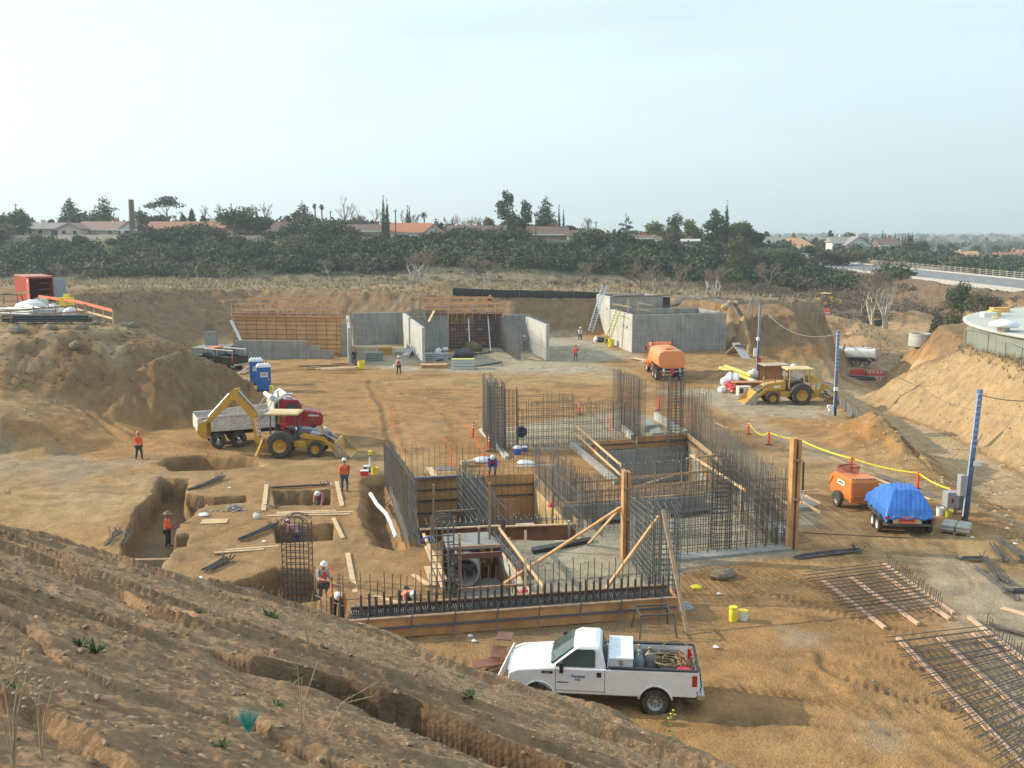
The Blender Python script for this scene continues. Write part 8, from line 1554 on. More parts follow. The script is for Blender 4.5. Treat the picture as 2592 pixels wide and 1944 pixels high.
cable('long black hose lying across the soil near the plywood post', P(2030, 1348, .03), P(2300, 1362, .03), 0, .02, BLKP); cable('thin black cord on the gravel in front of the parked backhoe', P(1960, 1050, .03), P(2105, 1062, .03), 0, .025, BLKP)
# cabinet and things at the near pole
b_ = P(2412, 1300); t = T('electrical_cabinet', 'grey electrical cabinet on legs beside the nearest power pole', 'cabinet', b_, .1)
MB().bx(-.45, .15, -.25, .25, .35, 1.1).build('cabinet', GRBOX, t, bevel=.02); MB().bx(.17, .75, -.2, .25, .2, .95).build('transformer', mat('dark_grey_box', (.14, .15, .15), .5), t, bevel=.02); MB().box((-.2, -.27, .7), (.1, .03, .2)).build('switch', RED_, t)
for x in (-.4, .1, .7): MB().bx(x-.03, x+.03, -.2, .2, 0, .36).build('stand_leg', STL, t)
def bucket(label, px, py, m=WPL, r=.15, h=.37, lid=None, z=0):
 t = T('bucket', label, 'bucket', P(px, py, z)); MB().lathe([(r*.86, 0), (r, h), (r*1.04, h), (r*.95, h-.01), (r*.8, .02)], n=16).build('pail', m, t)
 if lid: MB().lathe([(r*1.06, h), (r*1.06, h+.03), (r*.9, h+.04)], n=16).build('lid', lid, t)
 return t
bucket('white bucket beside the electrical cabinet', 2378, 1306, r=.17, h=.42); bucket('white bucket with a yellow lid on the open soil', 1881, 1572, WPL, .16, .36, YEL_); bucket('greenish yellow can beside the electrical cabinet', 2400, 1308, mat('green_yellow', (.5, .5, .06), .5), .2, .3)
o = MB().lathe([(.13, 0), (.145, .03), (.145, .40), (.13, .42), (.13, .50), (.15, .51), (.15, .56), (.10, .55)], n=16).build('water_jug', YEL_); o.location = P(1855, 1574); tag(o, 'tall yellow water jug next to the lidded bucket', 'jug')
b_ = P(2420, 1348); t = T('pallet', 'wooden pallet under the cement bags', 'pallet', b_, -.55)
for k in range(7): MB().bx(-.6, .6, -.52+.16*k, -.42+.16*k, .11, .135).build('slat', LUMD, t)
for x in (-.55, 0, .55): MB().bx(x-.045, x+.045, -.52, .54, 0, .108).build('bearer', LUMD, t)
CB = mat('cement_bag', (.46, .44, .38), .8, var=.15, bump=.3)
for i in range(8):
 x, y, lay = (-.3+.6*(i % 2), -.27+.54*((i//2) % 2), i//4); o = MB().loft([[(a*.28, b2*.22, z) for a, b2 in ((-1, -1), (-.3, -1.05), (.3, -1), (1, -1), (1.04, 0), (1, 1), (0, 1.04), (-1, 1), (-1.04, 0))] if z not in (0, .16) else [(a*.24, b2*.18, z) for a, b2 in ((-1, -1), (-.3, -1.05), (.3, -1), (1, -1), (1.04, 0), (1, 1), (0, 1.04), (-1, 1), (-1.04, 0))] for z in (0, .05, .12, .16)]).build('cement_bag', CB, bevel=.02)
 o.location = b_+Vector((x*cos(-.55)-y*sin(-.55), x*sin(-.55)+y*cos(-.55), .14+.15*lay)); o.rotation_euler.z = -.55+random.uniform(-.08, .08); tag(o, 'flat grey cement bag stacked on the pallet near the nearest power pole', 'bag', 'cement bags on the pallet')
# sawhorses near the form
t = T('sawhorse', 'dark steel sawhorse frame standing in front of the footing form', 'sawhorse', P(1655, 1600), .12)
for s in (-.45, .45):
 MB().beam((-.55, s, .78), (.55, s, .78), .05, .05).build('top_rail', DGR, t)
for x in (-.55, .55):
 for s in (-.45, .45): MB().beam((x, s*.9, .78), (x*1.15, s*1.3, 0), .045, .045).build('leg', DGR, t)
 MB().beam((x, -.45, .76), (x, .45, .76), .05, .05).build('cross_bar', DGR, t)
for i, (px, py, rz, w_) in enumerate(((1232, 1697, .1, .5), (1262, 1686, .3, .45), (1278, 1662, .3, .5))):
 o = MB().box((0, 0, 0), (.9, w_, .03)).build('form_board', PLYD, bevel=.004); o.location = P(px, py)+Vector((0, 0, .25+.22*i)); o.rotation_euler = (.05, .12*(i-1), rz+1.2*(i > 0)); tag(o, ('lowest reddish form board in front of the pickup', 'middle reddish form board in front of the pickup', 'topmost reddish form board in front of the pickup')[i], 'board')
for i, (a, b2) in enumerate((((1238, 1702), (1275, 1692)), ((1250, 1690), (1290, 1680)))): prop(('lower', 'upper')[i]+' timber cribbing under the reddish form boards', P(*a)+Vector((0, 0, .08+.1*i)), P(*b2)+Vector((0, 0, .08+.1*i)), .1, .1, LUM)
prop('white plastic pipe leaning on the nose of the pickup', P(1262, 1712), PY(1304, 1628, 29.9), .07, .07, WPL, 'plastic_pipe', 'pipe'); prop('second white pipe beside the nose of the pickup', P(1268, 1716), PY(1296, 1660, 29.6), .07, .07, WPL, 'plastic_pipe', 'pipe')
# rope on the timber, bags, blocks, papers
t = T('rope', 'blue and yellow rope hung on the sloping timber left of the culvert', 'rope', P(1080, 1375, .9))
for k in range(5): MB().tube([(.24*cos(a)+.02*k, .05*k-.1, .26*sin(a)) for a in np.linspace(.2, 3.0, 12)], .03, 6).build('coil', mat('blue_rope', (.05, .10, .42), .7) if k < 4 else YEL_, t)
def rock(px, py, r, z=0, seed=0, m=None, flat=.65, y=None):
 rnd = random.Random(seed); p = P(px, py, z) if y is None else PY(px, py, y); rg = []
 ph = [rnd.random()*6 for _ in range(4)]
 for i in range(7):
  la = -pi/2+pi*i/6; rg.append([(r*cos(la)*cos(a)*(1+.18*sin(2*a+ph[0])+.12*sin(3*a+ph[1]+la)), r*.8*cos(la)*sin(a)*(1+.15*sin(2*a+ph[2])), r*flat*(sin(la)+.6)*(1+.1*sin(a+ph[3]))) for a in np.linspace(0, 2*pi, 11)[:-1]])
 o = MB().loft(rg).build('rock', m or mat('granite', (.21, .175, .12), .9, var=.25, scale=4, bump=.6, bscale=8), smooth=False); o.location = p; o.location.z = gz(p.x, p.y)-r*.1; o.rotation_euler.z = rnd.random()*6; return o
RL = [(45, 835, .9, 'wide flat boulder at the far left of the mound rim'), (128, 834, .7, 'rounded boulder on the mound rim left of the leaning pair'), (188, 842, .75, 'dark smooth boulder on the mound rim'), (205, 834, .65, 'long boulder behind the dark smooth one'), (232, 820, .8, 'upright boulder near the end of the orange rail'), (243, 826, .55, 'split boulder beside the upright one'),
 (305, 815, .8, 'brown boulder right of the end of the orange rail'), (318, 822, .9, 'pale boulder pile right of the orange rail, nearer'), (340, 826, .6, 'small boulder farthest right on the mound rim'), (2240, 600, .1, None)]
for i, (px, py, r, l_) in enumerate(RL):
 if l_: tag(rock(px, py, r*.72, 6.3, i, y=None), l_, 'rock')
for i, (px, py, r, l_) in enumerate(((1805, 762, .9, 'tan boulder at the left of the rock pile behind the building'), (1822, 752, 1.1, 'tallest tan boulder of the rock pile behind the building'), (1840, 758, 1.0, 'yellowish boulder of the rock pile behind the building'), (1848, 772, .8, 'low boulder of the rock pile, in front'), (1862, 762, .7, 'right boulder of the rock pile behind the building'))):
 o = rock(px, py, r*.6, 5, 30+i, mat('tan_rock', (.42, .32, .2), .9, var=.3), .8, y=128); tag(o, l_, 'rock')
GBL = mat('grey_block', (.33, .34, .33), .85);
for i in range(34):
 o = MB().bx(-.09, .09, -.05, .05, 0, .07).build('spacer_block', GBL, bevel=.01) if i == 0 else bpy.data.objects.new('spacer_block', o.data);
 if i: C.objects.link(o)
 a = random.random()*6.3; q = abs(random.gauss(0, 1)); p = P(592, 1290); o.location = p+Vector((cos(a)*q*.42, sin(a)*q*.5, .02+max(0, .14-.12*q))); o.rotation_euler = (random.uniform(-.4, .4), random.uniform(-.4, .4), a); tag(o, 'small grey concrete spacer block in the heap between the two square pits', 'block', 'heap of grey spacer blocks')
def lump(name, label, cat, px, py, r, m, z=0, flat=.6, seed=0, zz=0):
 o = rock(px, py, r, z, seed, m, flat); o.name = name; o.location.z = max(z, o.location.z)+zz; return tag(o, label, cat)
BAG = mat('white_bag', (.72, .72, .72), .5, bump=.4, bscale=6); lump('plastic_bag', 'white plastic bag right of the heap of grey blocks', 'bag', 650, 1312, .2, BAG, flat=.9); lump('plastic_bag', 'white crumpled bag under the leaning shovel handle', 'bag', 515, 1307, .32, BAG, flat=.25, seed=2)
prop('thin handle standing over the crumpled white bag', P(512, 1305, .1), PY(524, 1278, 50.5), .04, .04, LUM, 'shovel_handle', 'handle')
for i, (px, py) in enumerate(((1450, 1640), (1330, 1633), (1200, 1625), (1812, 1640), (1190, 1612), (1820, 1505), (668, 1372), (836, 1228), (581, 1236), (508, 1464), (2432, 1412), (2570, 1378), (2462, 1362))):
 o = MB().add([(-.14, -.1, 0), (.14, -.1, .02), (.15, .1, .0), (0, .12, .07), (-.12, .1, .02), (0, 0, .05)], [(0, 1, 5), (1, 2, 5), (2, 3, 5), (3, 4, 5), (4, 0, 5)]).build('litter', WPL); o.location = P(px, py)+Vector((0, 0, .03)); o.scale = (.65,)*3
 tag(o, 'scrap of white litter '+('on the soil right of the pickup roof', 'behind the cab of the pickup', 'left of the pickup windshield below the form', 'on the bare soil left of the yellow jug shadow', 'close below the waler of the footing form', 'near the clump of bars right of the near cage', 'left of the round-topped cage', 'right of the upper square pit', 'on the soil left of the upper square pit', 'below the two long planks', 'beside the short dark bundle at right', 'above the fanning bars near the right edge', 'on a stake above the fanning bars')[i], 'litter')
for i, (px, py, m, l_) in enumerate(((1763, 1490, YEL_, 'small yellow glove lump on the soil right of the near cage'), (1830, 1462, mat('dirt_clod', (.24, .19, .13), .9), 'torn grey-brown rag pile right of the near cage'), (1325, 1502, mat('red_rag', (.6, .05, .06), .7), 'red rag lying on the footing rebar'), (1028, 1515, mat('black_bag', (.03, .035, .035), .5), 'black bag of ties behind the footing form'), (1395, 1282, mat('red_rag', (.6, .05, .06), .7), 'small red rag among the middle rebar'), (1700, 1505, mat('red_rag', (.6, .05, .06), .7), 'red cloth at the foot of the near cage'))):
 lump('rag' if 'bag' not in l_ else 'bag', l_, 'rag', px, py, .22 if i != 1 else .5, m, 0 if i not in (2,) else .6, .45 if i != 3 else 1.3, 40+i)
# tripod and survey kit
b_ = P(938, 1203); t = T('survey_tripod', 'survey tripod with a yellow instrument near the square pits', 'tripod', b_)
for a in (.3, 2.4, 4.5): MB().tube([(.38*cos(a), .38*sin(a), 0), (.04*cos(a), .04*sin(a), 1.1)], .022, 6).build('leg', mat('pale_wood_leg', (.62, .55, .45), .6), t)
MB().tube([(0, 0, .5), (0, 0, 1.15)], .04, 8).build('column', WPL, t); MB().box((0, 0, 1.12), (.2, .2, .05)).build('head', STL, t); MB().box((0, 0, 1.27), (.2, .2, .24)).build('level_instrument', YEL_, t, bevel=.03)
t = T('cool_box', 'red and white cool box lying left of the tripod', 'cool box', P(923, 1206)); MB().box((0, 0, .15), (.45, .3, .3)).build('body', REDV, t, bevel=.03); MB().box((0, 0, .33), (.46, .31, .06)).build('lid', WPL, t, bevel=.02)
t = T('cool_box', 'blue and white cool box behind the tripod', 'cool box', P(930, 1194)); MB().box((0, 0, .15), (.4, .3, .3)).build('body', BLS, t, bevel=.03); MB().box((0, 0, .33), (.41, .31, .06)).build('lid', WPL, t, bevel=.02)
bucket('yellow bucket right of the tripod', 948, 1201, YEL_, .2, .4)
t = T('water_cooler', 'larger blue water cooler with a white lid by the far cages', 'cooler', P(1309, 1150)); MB().lathe([(.22, 0), (.25, .38)], n=18).build('body', mat('blue_plastic', (.03, .10, .45), .4), t); MB().lathe([(.26, .38), (.26, .46), (.1, .55)], n=18).build('lid', WPL, t)
t = T('water_cooler', 'smaller blue water cooler with a white lid by the far cages', 'cooler', P(1328, 1144)); MB().lathe([(.15, 0), (.17, .28)], n=18).build('body', mat('blue_plastic', (.03, .10, .45), .4), t); MB().lathe([(.18, .28), (.18, .34), (.08, .4)], n=18).build('lid', WPL, t)
o = MB().lathe([(.28, -.2), (.34, -.15), (.36, 0), (.34, .15), (.28, .2)], axis='y', n=20).build('cable_reel', mat('navy_plastic', (.02, .035, .10), .5)); o.location = P(1320, 1128)+Vector((0, 0, .9)); tag(o, 'dark blue round reel hung on the far rebar grid', 'reel')
lump('bag', 'white sack behind the rebar tangle', 'sack', 1222, 1170, .6, BAG, flat=.35, seed=8); lump('bag', 'white sack lying behind the right chamber', 'sack', 1330, 1175, .5, BAG, flat=.3, seed=9); prop('white pole lying behind the right chamber', P(1310, 1180, .1), P(1412, 1176, .1), .07, .07, WPL, 'plastic_pipe', 'pipe'); prop('pale timber heap end left of the white sack', P(1165, 1172, .2), P(1200, 1168, .2), .3, .2, LUM)
# grade stake with red ribbons, small
# portable toilets
def toilet(label, px, base, y=None, door=True):
 b_ = P(px, base); t = T('portable_toilet', label, 'portable toilet', b_, .25); BL = mat('toilet_blue', (.02, .14, .42), .45, var=.05)
 MB().bx(-.58, .58, -.58, .58, .1, 2.05).build('cabin', BL, t, bevel=.04); MB().bx(-.6, .6, -.6, .6, 0, .12).build('skid', BLKP, t); MB().bx(-.46, .46, -.615, -.585, .2, 1.98).build('door', BL, t, bevel=.01); MB().box((.38, -.63, 1.05), (.06, .03, .16)).build('door_handle', WPL, t)
 R_ = MB().loft([[(-.62, -.62, 2.05), (.62, -.62, 2.05), (.62, .62, 2.05), (-.62, .62, 2.05)], [(-.6, -.6, 2.16), (.6, -.6, 2.16), (.6, .6, 2.16), (-.6, .6, 2.16)], [(-.45, -.45, 2.3), (.45, -.45, 2.3), (.45, .45, 2.3), (-.45, .45, 2.3)]]).build('roof', mat('toilet_roof', (.70, .72, .72), .5), t, bevel=.03)
 for k in range(4): MB().box((-.36+.24*k, 0, 2.31), (.1, .8, .1)).build('roof_rib', mat('toilet_roof', (.70, .72, .72), .5), t, bevel=.03)
 MB().box((.02, -.622, 1.45), (.62, .01, .42)).build('sign', mat('white_decal', (.8, .8, .78), .6), t); txt('sign_lettering', 'xxxxxxx', .13, mat('red_ink', (.6, .02, .02), .6), t, (.02, -.632, 1.52), (pi/2, 0, 0), .002); txt('sign_lettering', 'xxxxxxxx', .09, NAVY, t, (.02, -.632, 1.37), (pi/2, 0, 0), .002)
 return t
toilet('blue portable toilet behind, half hidden by the nearer one', 650, 972); toilet('nearer blue portable toilet with a white roof and red lettered sign', 669, 989)
o = MB().box((0, 0, .4), (.3, .3, .8)).build('bollard', YEL_, bevel=.02); o.location = P(688, 1000); tag(o, 'yellow box post just behind the dump truck cab', 'post')
prop('timber heap at the foot of the hidden toilet', P(612, 948), P(632, 938), .5, .3, LUMD); prop('white plank tilted beside the dark pickup', P(606, 945, .2), PY(628, 928, 95), .25, .06, WPL, 'plank', 'board')
# container and store on the mound
CR_ = mat('red_container', (.52, .085, .045), .55, var=.15, dirt=(.35, .12, .06), dirt_amt=.4); c = P(66, 764, 6.5); t = T('shipping_container', 'open orange-red shipping container with a grey door at the far left', 'container', (c.x-.3, c.y+2.6, 6.4), .62)
for s in (1, -1):
 M_ = MB()
 for k in range(24): M_.bx(-1.22*s-.03, -1.22*s+.03, -2.9+.25*k, -2.9+.25*k+.13, .1, 2.55); M_.bx(-1.20*s-.02, -1.20*s+.02, -2.77+.25*k, -2.65+.25*k, .1, 2.55)
 M_.build('side_wall', CR_, t)
MB().bx(-1.25, 1.25, -3, 3, 2.55, 2.62).build('roof', mat('faded_red_roof', (.50, .22, .17), .6), t); MB().bx(-1.25, 1.25, -3, 3, 0, .12).build('floor', LUMD, t); MB().bx(-1.22, 1.22, 2.95, 3.0, .1, 2.55).build('end_wall', CR_, t)
for a in ((-1.25, -1.15), (1.15, 1.25)): MB().bx(a[0], a[1], -3.02, -2.9, 0, 2.62).build('corner_post', CR_, t)
MB().bx(-1.25, 1.25, -3.02, -2.9, 2.42, 2.56).build('header', CR_, t); MB().box((1.75, -3.3, 1.3), (1.15, .06, 2.35), rz=-.5).build('door', mat('grey_door', (.30, .35, .38), .5, .2), t, bevel=.01); MB().box((-1.22, -3.55, 1.3), (.06, 1.15, 2.35)).build('door', CR_, t)
for z in (.7, 1.3, 1.9): MB().box((.5, -2.2, z), (1.0, .6, .04)).build('shelf', LUMD, t)
MB().bx(-1.27, -1.255, -3.9, -3.4, 2.1, 2.3).build('name_plate', WPL, t)
a, b2 = P(100, 781, 6.5), P(287, 823, 6.4); mid = P(196, 796, 6.5)
t = T('guard_rail', 'orange-topped timber guard rail along the mound edge', 'railing', a)
for p, q in ((a, mid), (mid, b2)):
 MB(a).beam(p+Vector((0, 0, 1.1)), q+Vector((0, 0, 1.1)), .05, .22).build('top_rail', mat('orange_netting', (.80, .17, .08), .6), t)
 for k in range(4): r_ = p.lerp(q, k/4); MB(a).beam(r_-Vector((0, 0, .2)), r_+Vector((0, 0, 1.1)), .09, .09, up=(1, 0, 0)).build('post', LUM, t)
MB(a).beam(b2-Vector((0, 0, .2)), b2+Vector((0, 0, 1.1)), .09, .09, up=(1, 0, 0)).build('post', LUM, t); MB(a).beam(mid+Vector((0, 0, .45)), b2+Vector((0, 0, .5)), .05, .15).build('mid_rail', LUM, t)
t = rails('grey timber fence in front of the stored material on the mound', P(-40, 826, 6.5), P(250, 800, 6.5), (1.0, .5), 6, LUMD)
PIPEM = mat('grey_pipe_material', (.42, .46, .44), .5, var=.3, scale=2)
SP = [('white tarpaulin sack pile on the mound', 'tarp_pile', 75, 782, 1.4, BAG, .4), ('grey wrapped bale behind the white tarpaulin pile', 'bale', 100, 778, 1.0, PIPEM, .6), ('white sheeting heap beside the yellow crate', 'sheet_heap', 140, 780, 1.0, BAG, .7), ('small white bundle right of the pipes on the mound', 'bundle', 178, 798, .6, BAG, .8), ('blue bundle in the middle of the stored material', 'bundle', 110, 776, .55, BLS, .7)]
for i, (l_, n_, px, py, r, m, fl_) in enumerate(SP): o = rock(px, py, r, 6.5, 60+i, m, fl_); o.name = n_; tag(o, l_, 'pile')
for i, (px, py, L_, rz, l_) in enumerate(((40, 802, 3.6, -.35, 'bundle of pale pipes fanned toward the left on the mound'), (62, 800, 3.4, -.5, 'second bundle of pale pipes crossing the first'), (100, 802, 3.2, .0, 'grey bundle of pipe sections lying level on the mound'), (120, 818, 6.5, .03, 'long black-green pipes lying in front on the mound'), (85, 793, 2.6, -.9, 'short steep bundle of pale pipes on the mound'))):
 p = P(px, py, 6.5); t = T('pipe_bundle', l_, 'pipes', (p.x, p.y, gz(p.x, p.y)+.1), rz); M_ = MB()
 for k in range(9): M_.lathe([(.09, -L_/2), (.09, L_/2)], (0, -.3+.2*(k % 4), .1+.18*(k//4)), 'x', 8)
 M_.build('pipes', (WPL if i in (0, 1, 4) else PIPEM) if i != 3 else mat('dark_pipe', (.05, .07, .07), .4), t)
p = P(171, 790, 6.5); o = MB().box((0, 0, .9), (1.0, .8, .75)).box((0, 0, 1.4), (.4, .4, .3)).build('crate', YEL_, bevel=.03); o.location = (p.x, p.y, gz(p.x, p.y)+.3); tag(o, 'yellow crate standing on the stored material', 'crate')
o = copy_tree(bpy.data.objects['sawhorse']); p = P(28, 778, 6.5); o.location = (p.x, p.y, gz(p.x, p.y)); o.scale = (1.4, 1.4, 1.3); o['label'] = 'sawhorse with timbers beside the shipping container'
prop('pale timber across the sawhorse by the container', Vector((p.x-1.5, p.y, p.z+.9)), Vector((p.x+1.6, p.y+.3, p.z+1.4)), .3, .2, LUM)
# pad behind the parked backhoe
YF = mat('yellow_form', (.78, .66, .16), .5)
prop('long yellow truss form lying behind the red kegs, nearer', P(1822, 930, .2), P(1905, 962, .5), .25, .2, YF, 'yellow_truss', 'truss'); prop('long yellow truss form behind the nearer one', P(1835, 926, .4), P(1902, 950, .7), .25, .2, YF, 'yellow_truss', 'truss')
KG = mat('red_keg', (.55, .06, .06), .45)
for i, (px, py) in enumerate(((1842, 988), (1850, 991), (1856, 996), (1862, 990), (1868, 996), (1874, 990), (1846, 982), (1860, 984))):
 o = MB().lathe([(.26, 0), (.3, .05), (.24, .2), (.3, .35), (.3, .45), (.1, .5)], n=14).build('keg', KG); o.location = P(px, py)+Vector((0, 0, .12)); tag(o, 'red keg on the gravel left of the parked backhoe', 'keg', 'red kegs left of the parked backhoe')
for i, (px, py, r, l_) in enumerate(((1836, 974, .55, 'white sack left of the red kegs'), (1848, 973, .6, 'white sack on top of the red kegs'), (1860, 974, .55, 'second white sack on top of the red kegs'), (1904, 958, .6, 'white sack above the loader bucket'), (1942, 955, .8, 'large white bag behind the hood of the parked backhoe'), (2010, 945, .7, 'grey white bag under the canopy of the parked backhoe'), (1828, 993, .45, 'white rag at the foot of the red kegs'))):
 lump('sack', l_, 'sack', px, py, r, BAG, 0, .8, 80+i, .3 if 'top' in l_ else 0)
bucket('red bucket with a white lid behind the parked backhoe', 1928, 958, REDV, .3, .6, WPL); bucket('blue bucket behind the loader arms', 1903, 980, BLS, .35, .6, WPL)
t = T('site_table', 'tan plywood lean-to shelter behind the parked backhoe', 'shelter', P(1957, 972), .1); MB().prism([(-1.15, 1.7), (1.15, 1.75), (1.15, 1.82), (-1.15, 1.77)], -.9, .9).build('roof', mat('tan_board_roof', (.46, .36, .24), .8), t); MB().bx(-1.0, 1.0, .75, .8, .3, 1.7).build('back_board', mat('orange_ply', (.50, .22, .09), .7), t)
for x in (-1.05, 1.05):
 for y in (-.8, .8): MB().bx(x-.04, x+.04, y-.04, y+.04, 0, 1.72).build('post', DGR, t)
t = T('work_bench', 'orange-brown work bench left of the parked backhoe', 'bench', P(1895, 990), .05); MB().bx(-1.4, 1.4, -.5, .5, .75, .82).build('top', mat('orange_ply', (.50, .22, .09), .7), t); MB().bx(-1.4, 1.4, .4, .45, .2, .75).build('apron', LUMO, t)
for x in (-1.3, 1.3):
 for y in (-.4, .4): MB().bx(x-.05, x+.05, y-.05, y+.05, 0, .75).build('leg', LUMO, t)
t = T('generator', 'small cream generator box under the loader arms', 'generator', P(1882, 1003), .1); MB().box((0, 0, .45), (1.1, .7, .8)).build('box', mat('cream_box', (.72, .66, .5), .5), t, bevel=.04); MB().box((-.3, -.36, .5), (.3, .02, .4)).box((.25, -.36, .5), (.3, .02, .4)).build('panel', DGR, t)
for i in range(16):
 a = P(random.uniform(1970, 2000), random.uniform(940, 950), .15+.03*i); prop('long grey bars stacked behind the parked backhoe' if i else 'topmost grey bar of the stack behind the parked backhoe', a, P(random.uniform(2060, 2088), random.uniform(985, 1000), .15+.03*i), .06, .06, STL, 'steel_bar', 'bar')['group'] = 'grey bars behind the parked backhoe'
prop('grey sheet of plywood leaning right of the concrete building', P(1850, 895, .1), PY(1875, 872, 108), 1.2, .05, mat('grey_sheet', (.40, .41, .42), .7), 'sheet', 'board'); prop('second grey sheet sliding down right of the building', PY(1862, 868, 109), P(1895, 915), .9, .05, mat('grey_sheet', (.40, .41, .42), .7), 'sheet', 'board')
prop('small black pipe lying under the middle power pole', P(2118, 1064, .1), P(2150, 1060, .1), .3, .15, BLACKP, 'black_pipe', 'pipe')
# far gravel-floor stores by the hosed wall
for i, (px, py, w_, h, m, l_) in enumerate(((1096, 912, 3.2, .7, PIPEM, 'stack of pale crates left of the dark steel'), (1172, 934, 2.2, .95, mat('pale_crate', (.5, .52, .5), .7), 'pale open crate with a yellow-green rim in front'), (1098, 932, 2.6, .35, LUMO, 'low pile of orange-brown timbers below the pale crates'), (948, 912, 1.8, .8, mat('greenish_crate', (.22, .27, .25), .7), 'greenish crate on the floor of the first room'), (975, 898, 1.5, .8, YEL2, 'yellow and orange machine on the floor of the first room'), (1050, 890, 1.1, .8, CONL, 'small concrete block by the gap in the middle wall'))):
 t = T('crate', l_, 'crate', P(px, py), .05*i); q = MB()
 for k in range(3): q.bx(-w_/2, w_/2, -.5, .5, h*k/3+.02, h*(k+1)/3-.02)
 q.build('crate_body', m, t, bevel=.02); MB().bx(-w_/2-.03, w_/2+.03, -.53, .53, h, h+.06).build('rim', m if i != 1 else mat('lime_rim', (.5, .55, .15), .5), t)
lump('white_bag', 'round white bag on the pale crates', 'bag', 1108, 908, .45, BAG, 0, .9, 93, .5); lump('white_bag', 'long white bag behind the round one', 'bag', 1126, 902, .4, BAG, 0, .6, 94, .6); lump('steel_heap', 'brown rusty heap among the dark steel', 'heap', 1200, 890, 1.2, mat('rusty_heap', (.16, .11, .06), .8), 0, .6, 95); lump('steel_heap', 'black heap of rubber and steel in front of the rebar grid', 'heap', 1175, 905, 1.6, mat('black_heap', (.04, .045, .045), .6), 0, .4, 96)
for i, (a, b2, l_) in enumerate((((1440, 842), (1500, 838), 'long pale board lying left of the ladder foot'), ((1505, 858), (1530, 848), 'loose board pile left of the yellow ladder, upper'), ((1512, 864), (1540, 858), 'loose board pile left of the yellow ladder, lower'), ((1450, 834), (1498, 830), 'thin plank under the toe of the far slope'))): board(l_, P(*a), P(*b2), .35, .08, LUM if i % 2 else CONL)
lump('white_sack', 'white helmeted sack left of the yellow drum', 'sack', 1508, 868, .4, BAG, 0, 1.1, 97); lump('dark_pile', 'dark pile of gear left of the yellow drum', 'pile', 1520, 868, .8, BLACKP, 0, .5, 98)
# low yard
b_ = P(2215, 966, -5.6); zy = gz(b_.x, b_.y); t = T('barricade', 'red and white striped barricade in the low yard', 'barricade', (b_.x, b_.y, zy), -.15)
for z in (.35, .8, 1.25): MB().bx(-1.5, 1.5, -.05, .05, z, z+.32).build('board', mat('red_board', (.72, .09, .05), .5), t)
for k in range(6): MB().add([(-1.3+.45*k, -.056, .36), (-1.1+.45*k, -.056, .36), (-.95+.45*k, -.056, .66), (-1.15+.45*k, -.056, .66)], [(0, 1, 2, 3)]).add([(-1.3+.45*k, -.056, 1.26), (-1.1+.45*k, -.056, 1.26), (-.95+.45*k, -.056, 1.56), (-1.15+.45*k, -.056, 1.56)], [(0, 1, 2, 3)]).build('white_stripe', WPL, t)
for x in (-1.2, 1.2): MB().bx(x-.05, x+.05, -.3, .3, 0, 1.5).build('stand', DGR, t)
t = T('barricade', 'plain red barricade panel left of the striped one', 'barricade', (b_.x-2.2, b_.y+.4, zy), .1); MB().bx(-.9, .9, -.05, .05, .3, 1.6).build('panel', mat('red_board', (.72, .09, .05), .5), t); MB().bx(-.8, -.7, -.3, .3, 0, .5).bx(.7, .8, -.3, .3, 0, .5).build('stand', DGR, t)
o = MB().box((0, 0, .6), (1.3, 1.1, 1.2)).build('green_tank', mat('green_box', (.10, .19, .12), .6), bevel=.06); o.location = (b_.x-1.6, b_.y+2.2, zy); tag(o, 'dark green box tank between the barricades and the white water truck', 'tank')
p = P(2324, 935, -3); zp = gz(p.x, p.y); o = MB().lathe([(1.3, 0), (1.3, 1.5), (1.1, 1.5), (1.1, .1)], n=24, cap=False).build('concrete_ring', CONL, smooth=False); o.location = (p.x, p.y, zp-.3); tag(o, 'pale concrete ring behind the cut slope', 'ring')
for i, px in enumerate((2082, 2090)):
 p = P(px, 842, -3.8); o = MB().lathe([(.4, 0), (.38, .3), (.4, .32), (.36, .7), (.36, 1.0), (.3, 1.05)], n=14).build('traffic_barrel', ORP); o.scale = (1.6,)*3; o.location = (p.x, p.y, gz(p.x, p.y)); tag(o, ('left', 'right')[i]+' one of two orange traffic barrels beyond the dirt hill', 'barrel')
 for z in (.35, .65): w_ = MB().lathe([(.385, z), (.375, z+.12)], n=14, cap=False).build('white_stripe', WPL, o)
for i, (px, py, L_, rz) in enumerate(((2160, 965, 5, -.5), (2175, 968, 4, -.2), (2150, 955, 5, -.8), (2440, 812, 5, 0))):
 p = P(px, py, -5.4 if i < 3 else -3); z = gz(p.x, p.y); t = MB().bx(-L_/2, L_/2, -.3, .3, 0, .25).build('pipe_stack', mat('dark_pipe', (.05, .07, .07), .4) if i < 3 else CONL); t.location = (p.x, p.y, z); t.rotation_euler.z = rz; tag(t, ('first dark pipe stack left of the barricades', 'second dark pipe stack left of the barricades', 'third dark pipe stack, nearest the ramp', 'pale pipe lying in the far brush')[i], 'pipes')
p = P(2400, 905, -4.6); o = rock(2380, 862, 2.0, -4.5, 99, mat('grey_rubble', (.36, .34, .3), .9, bump=.5), .6); tag(o, 'grey rubble heap at the left foot of the tank', 'rubble')
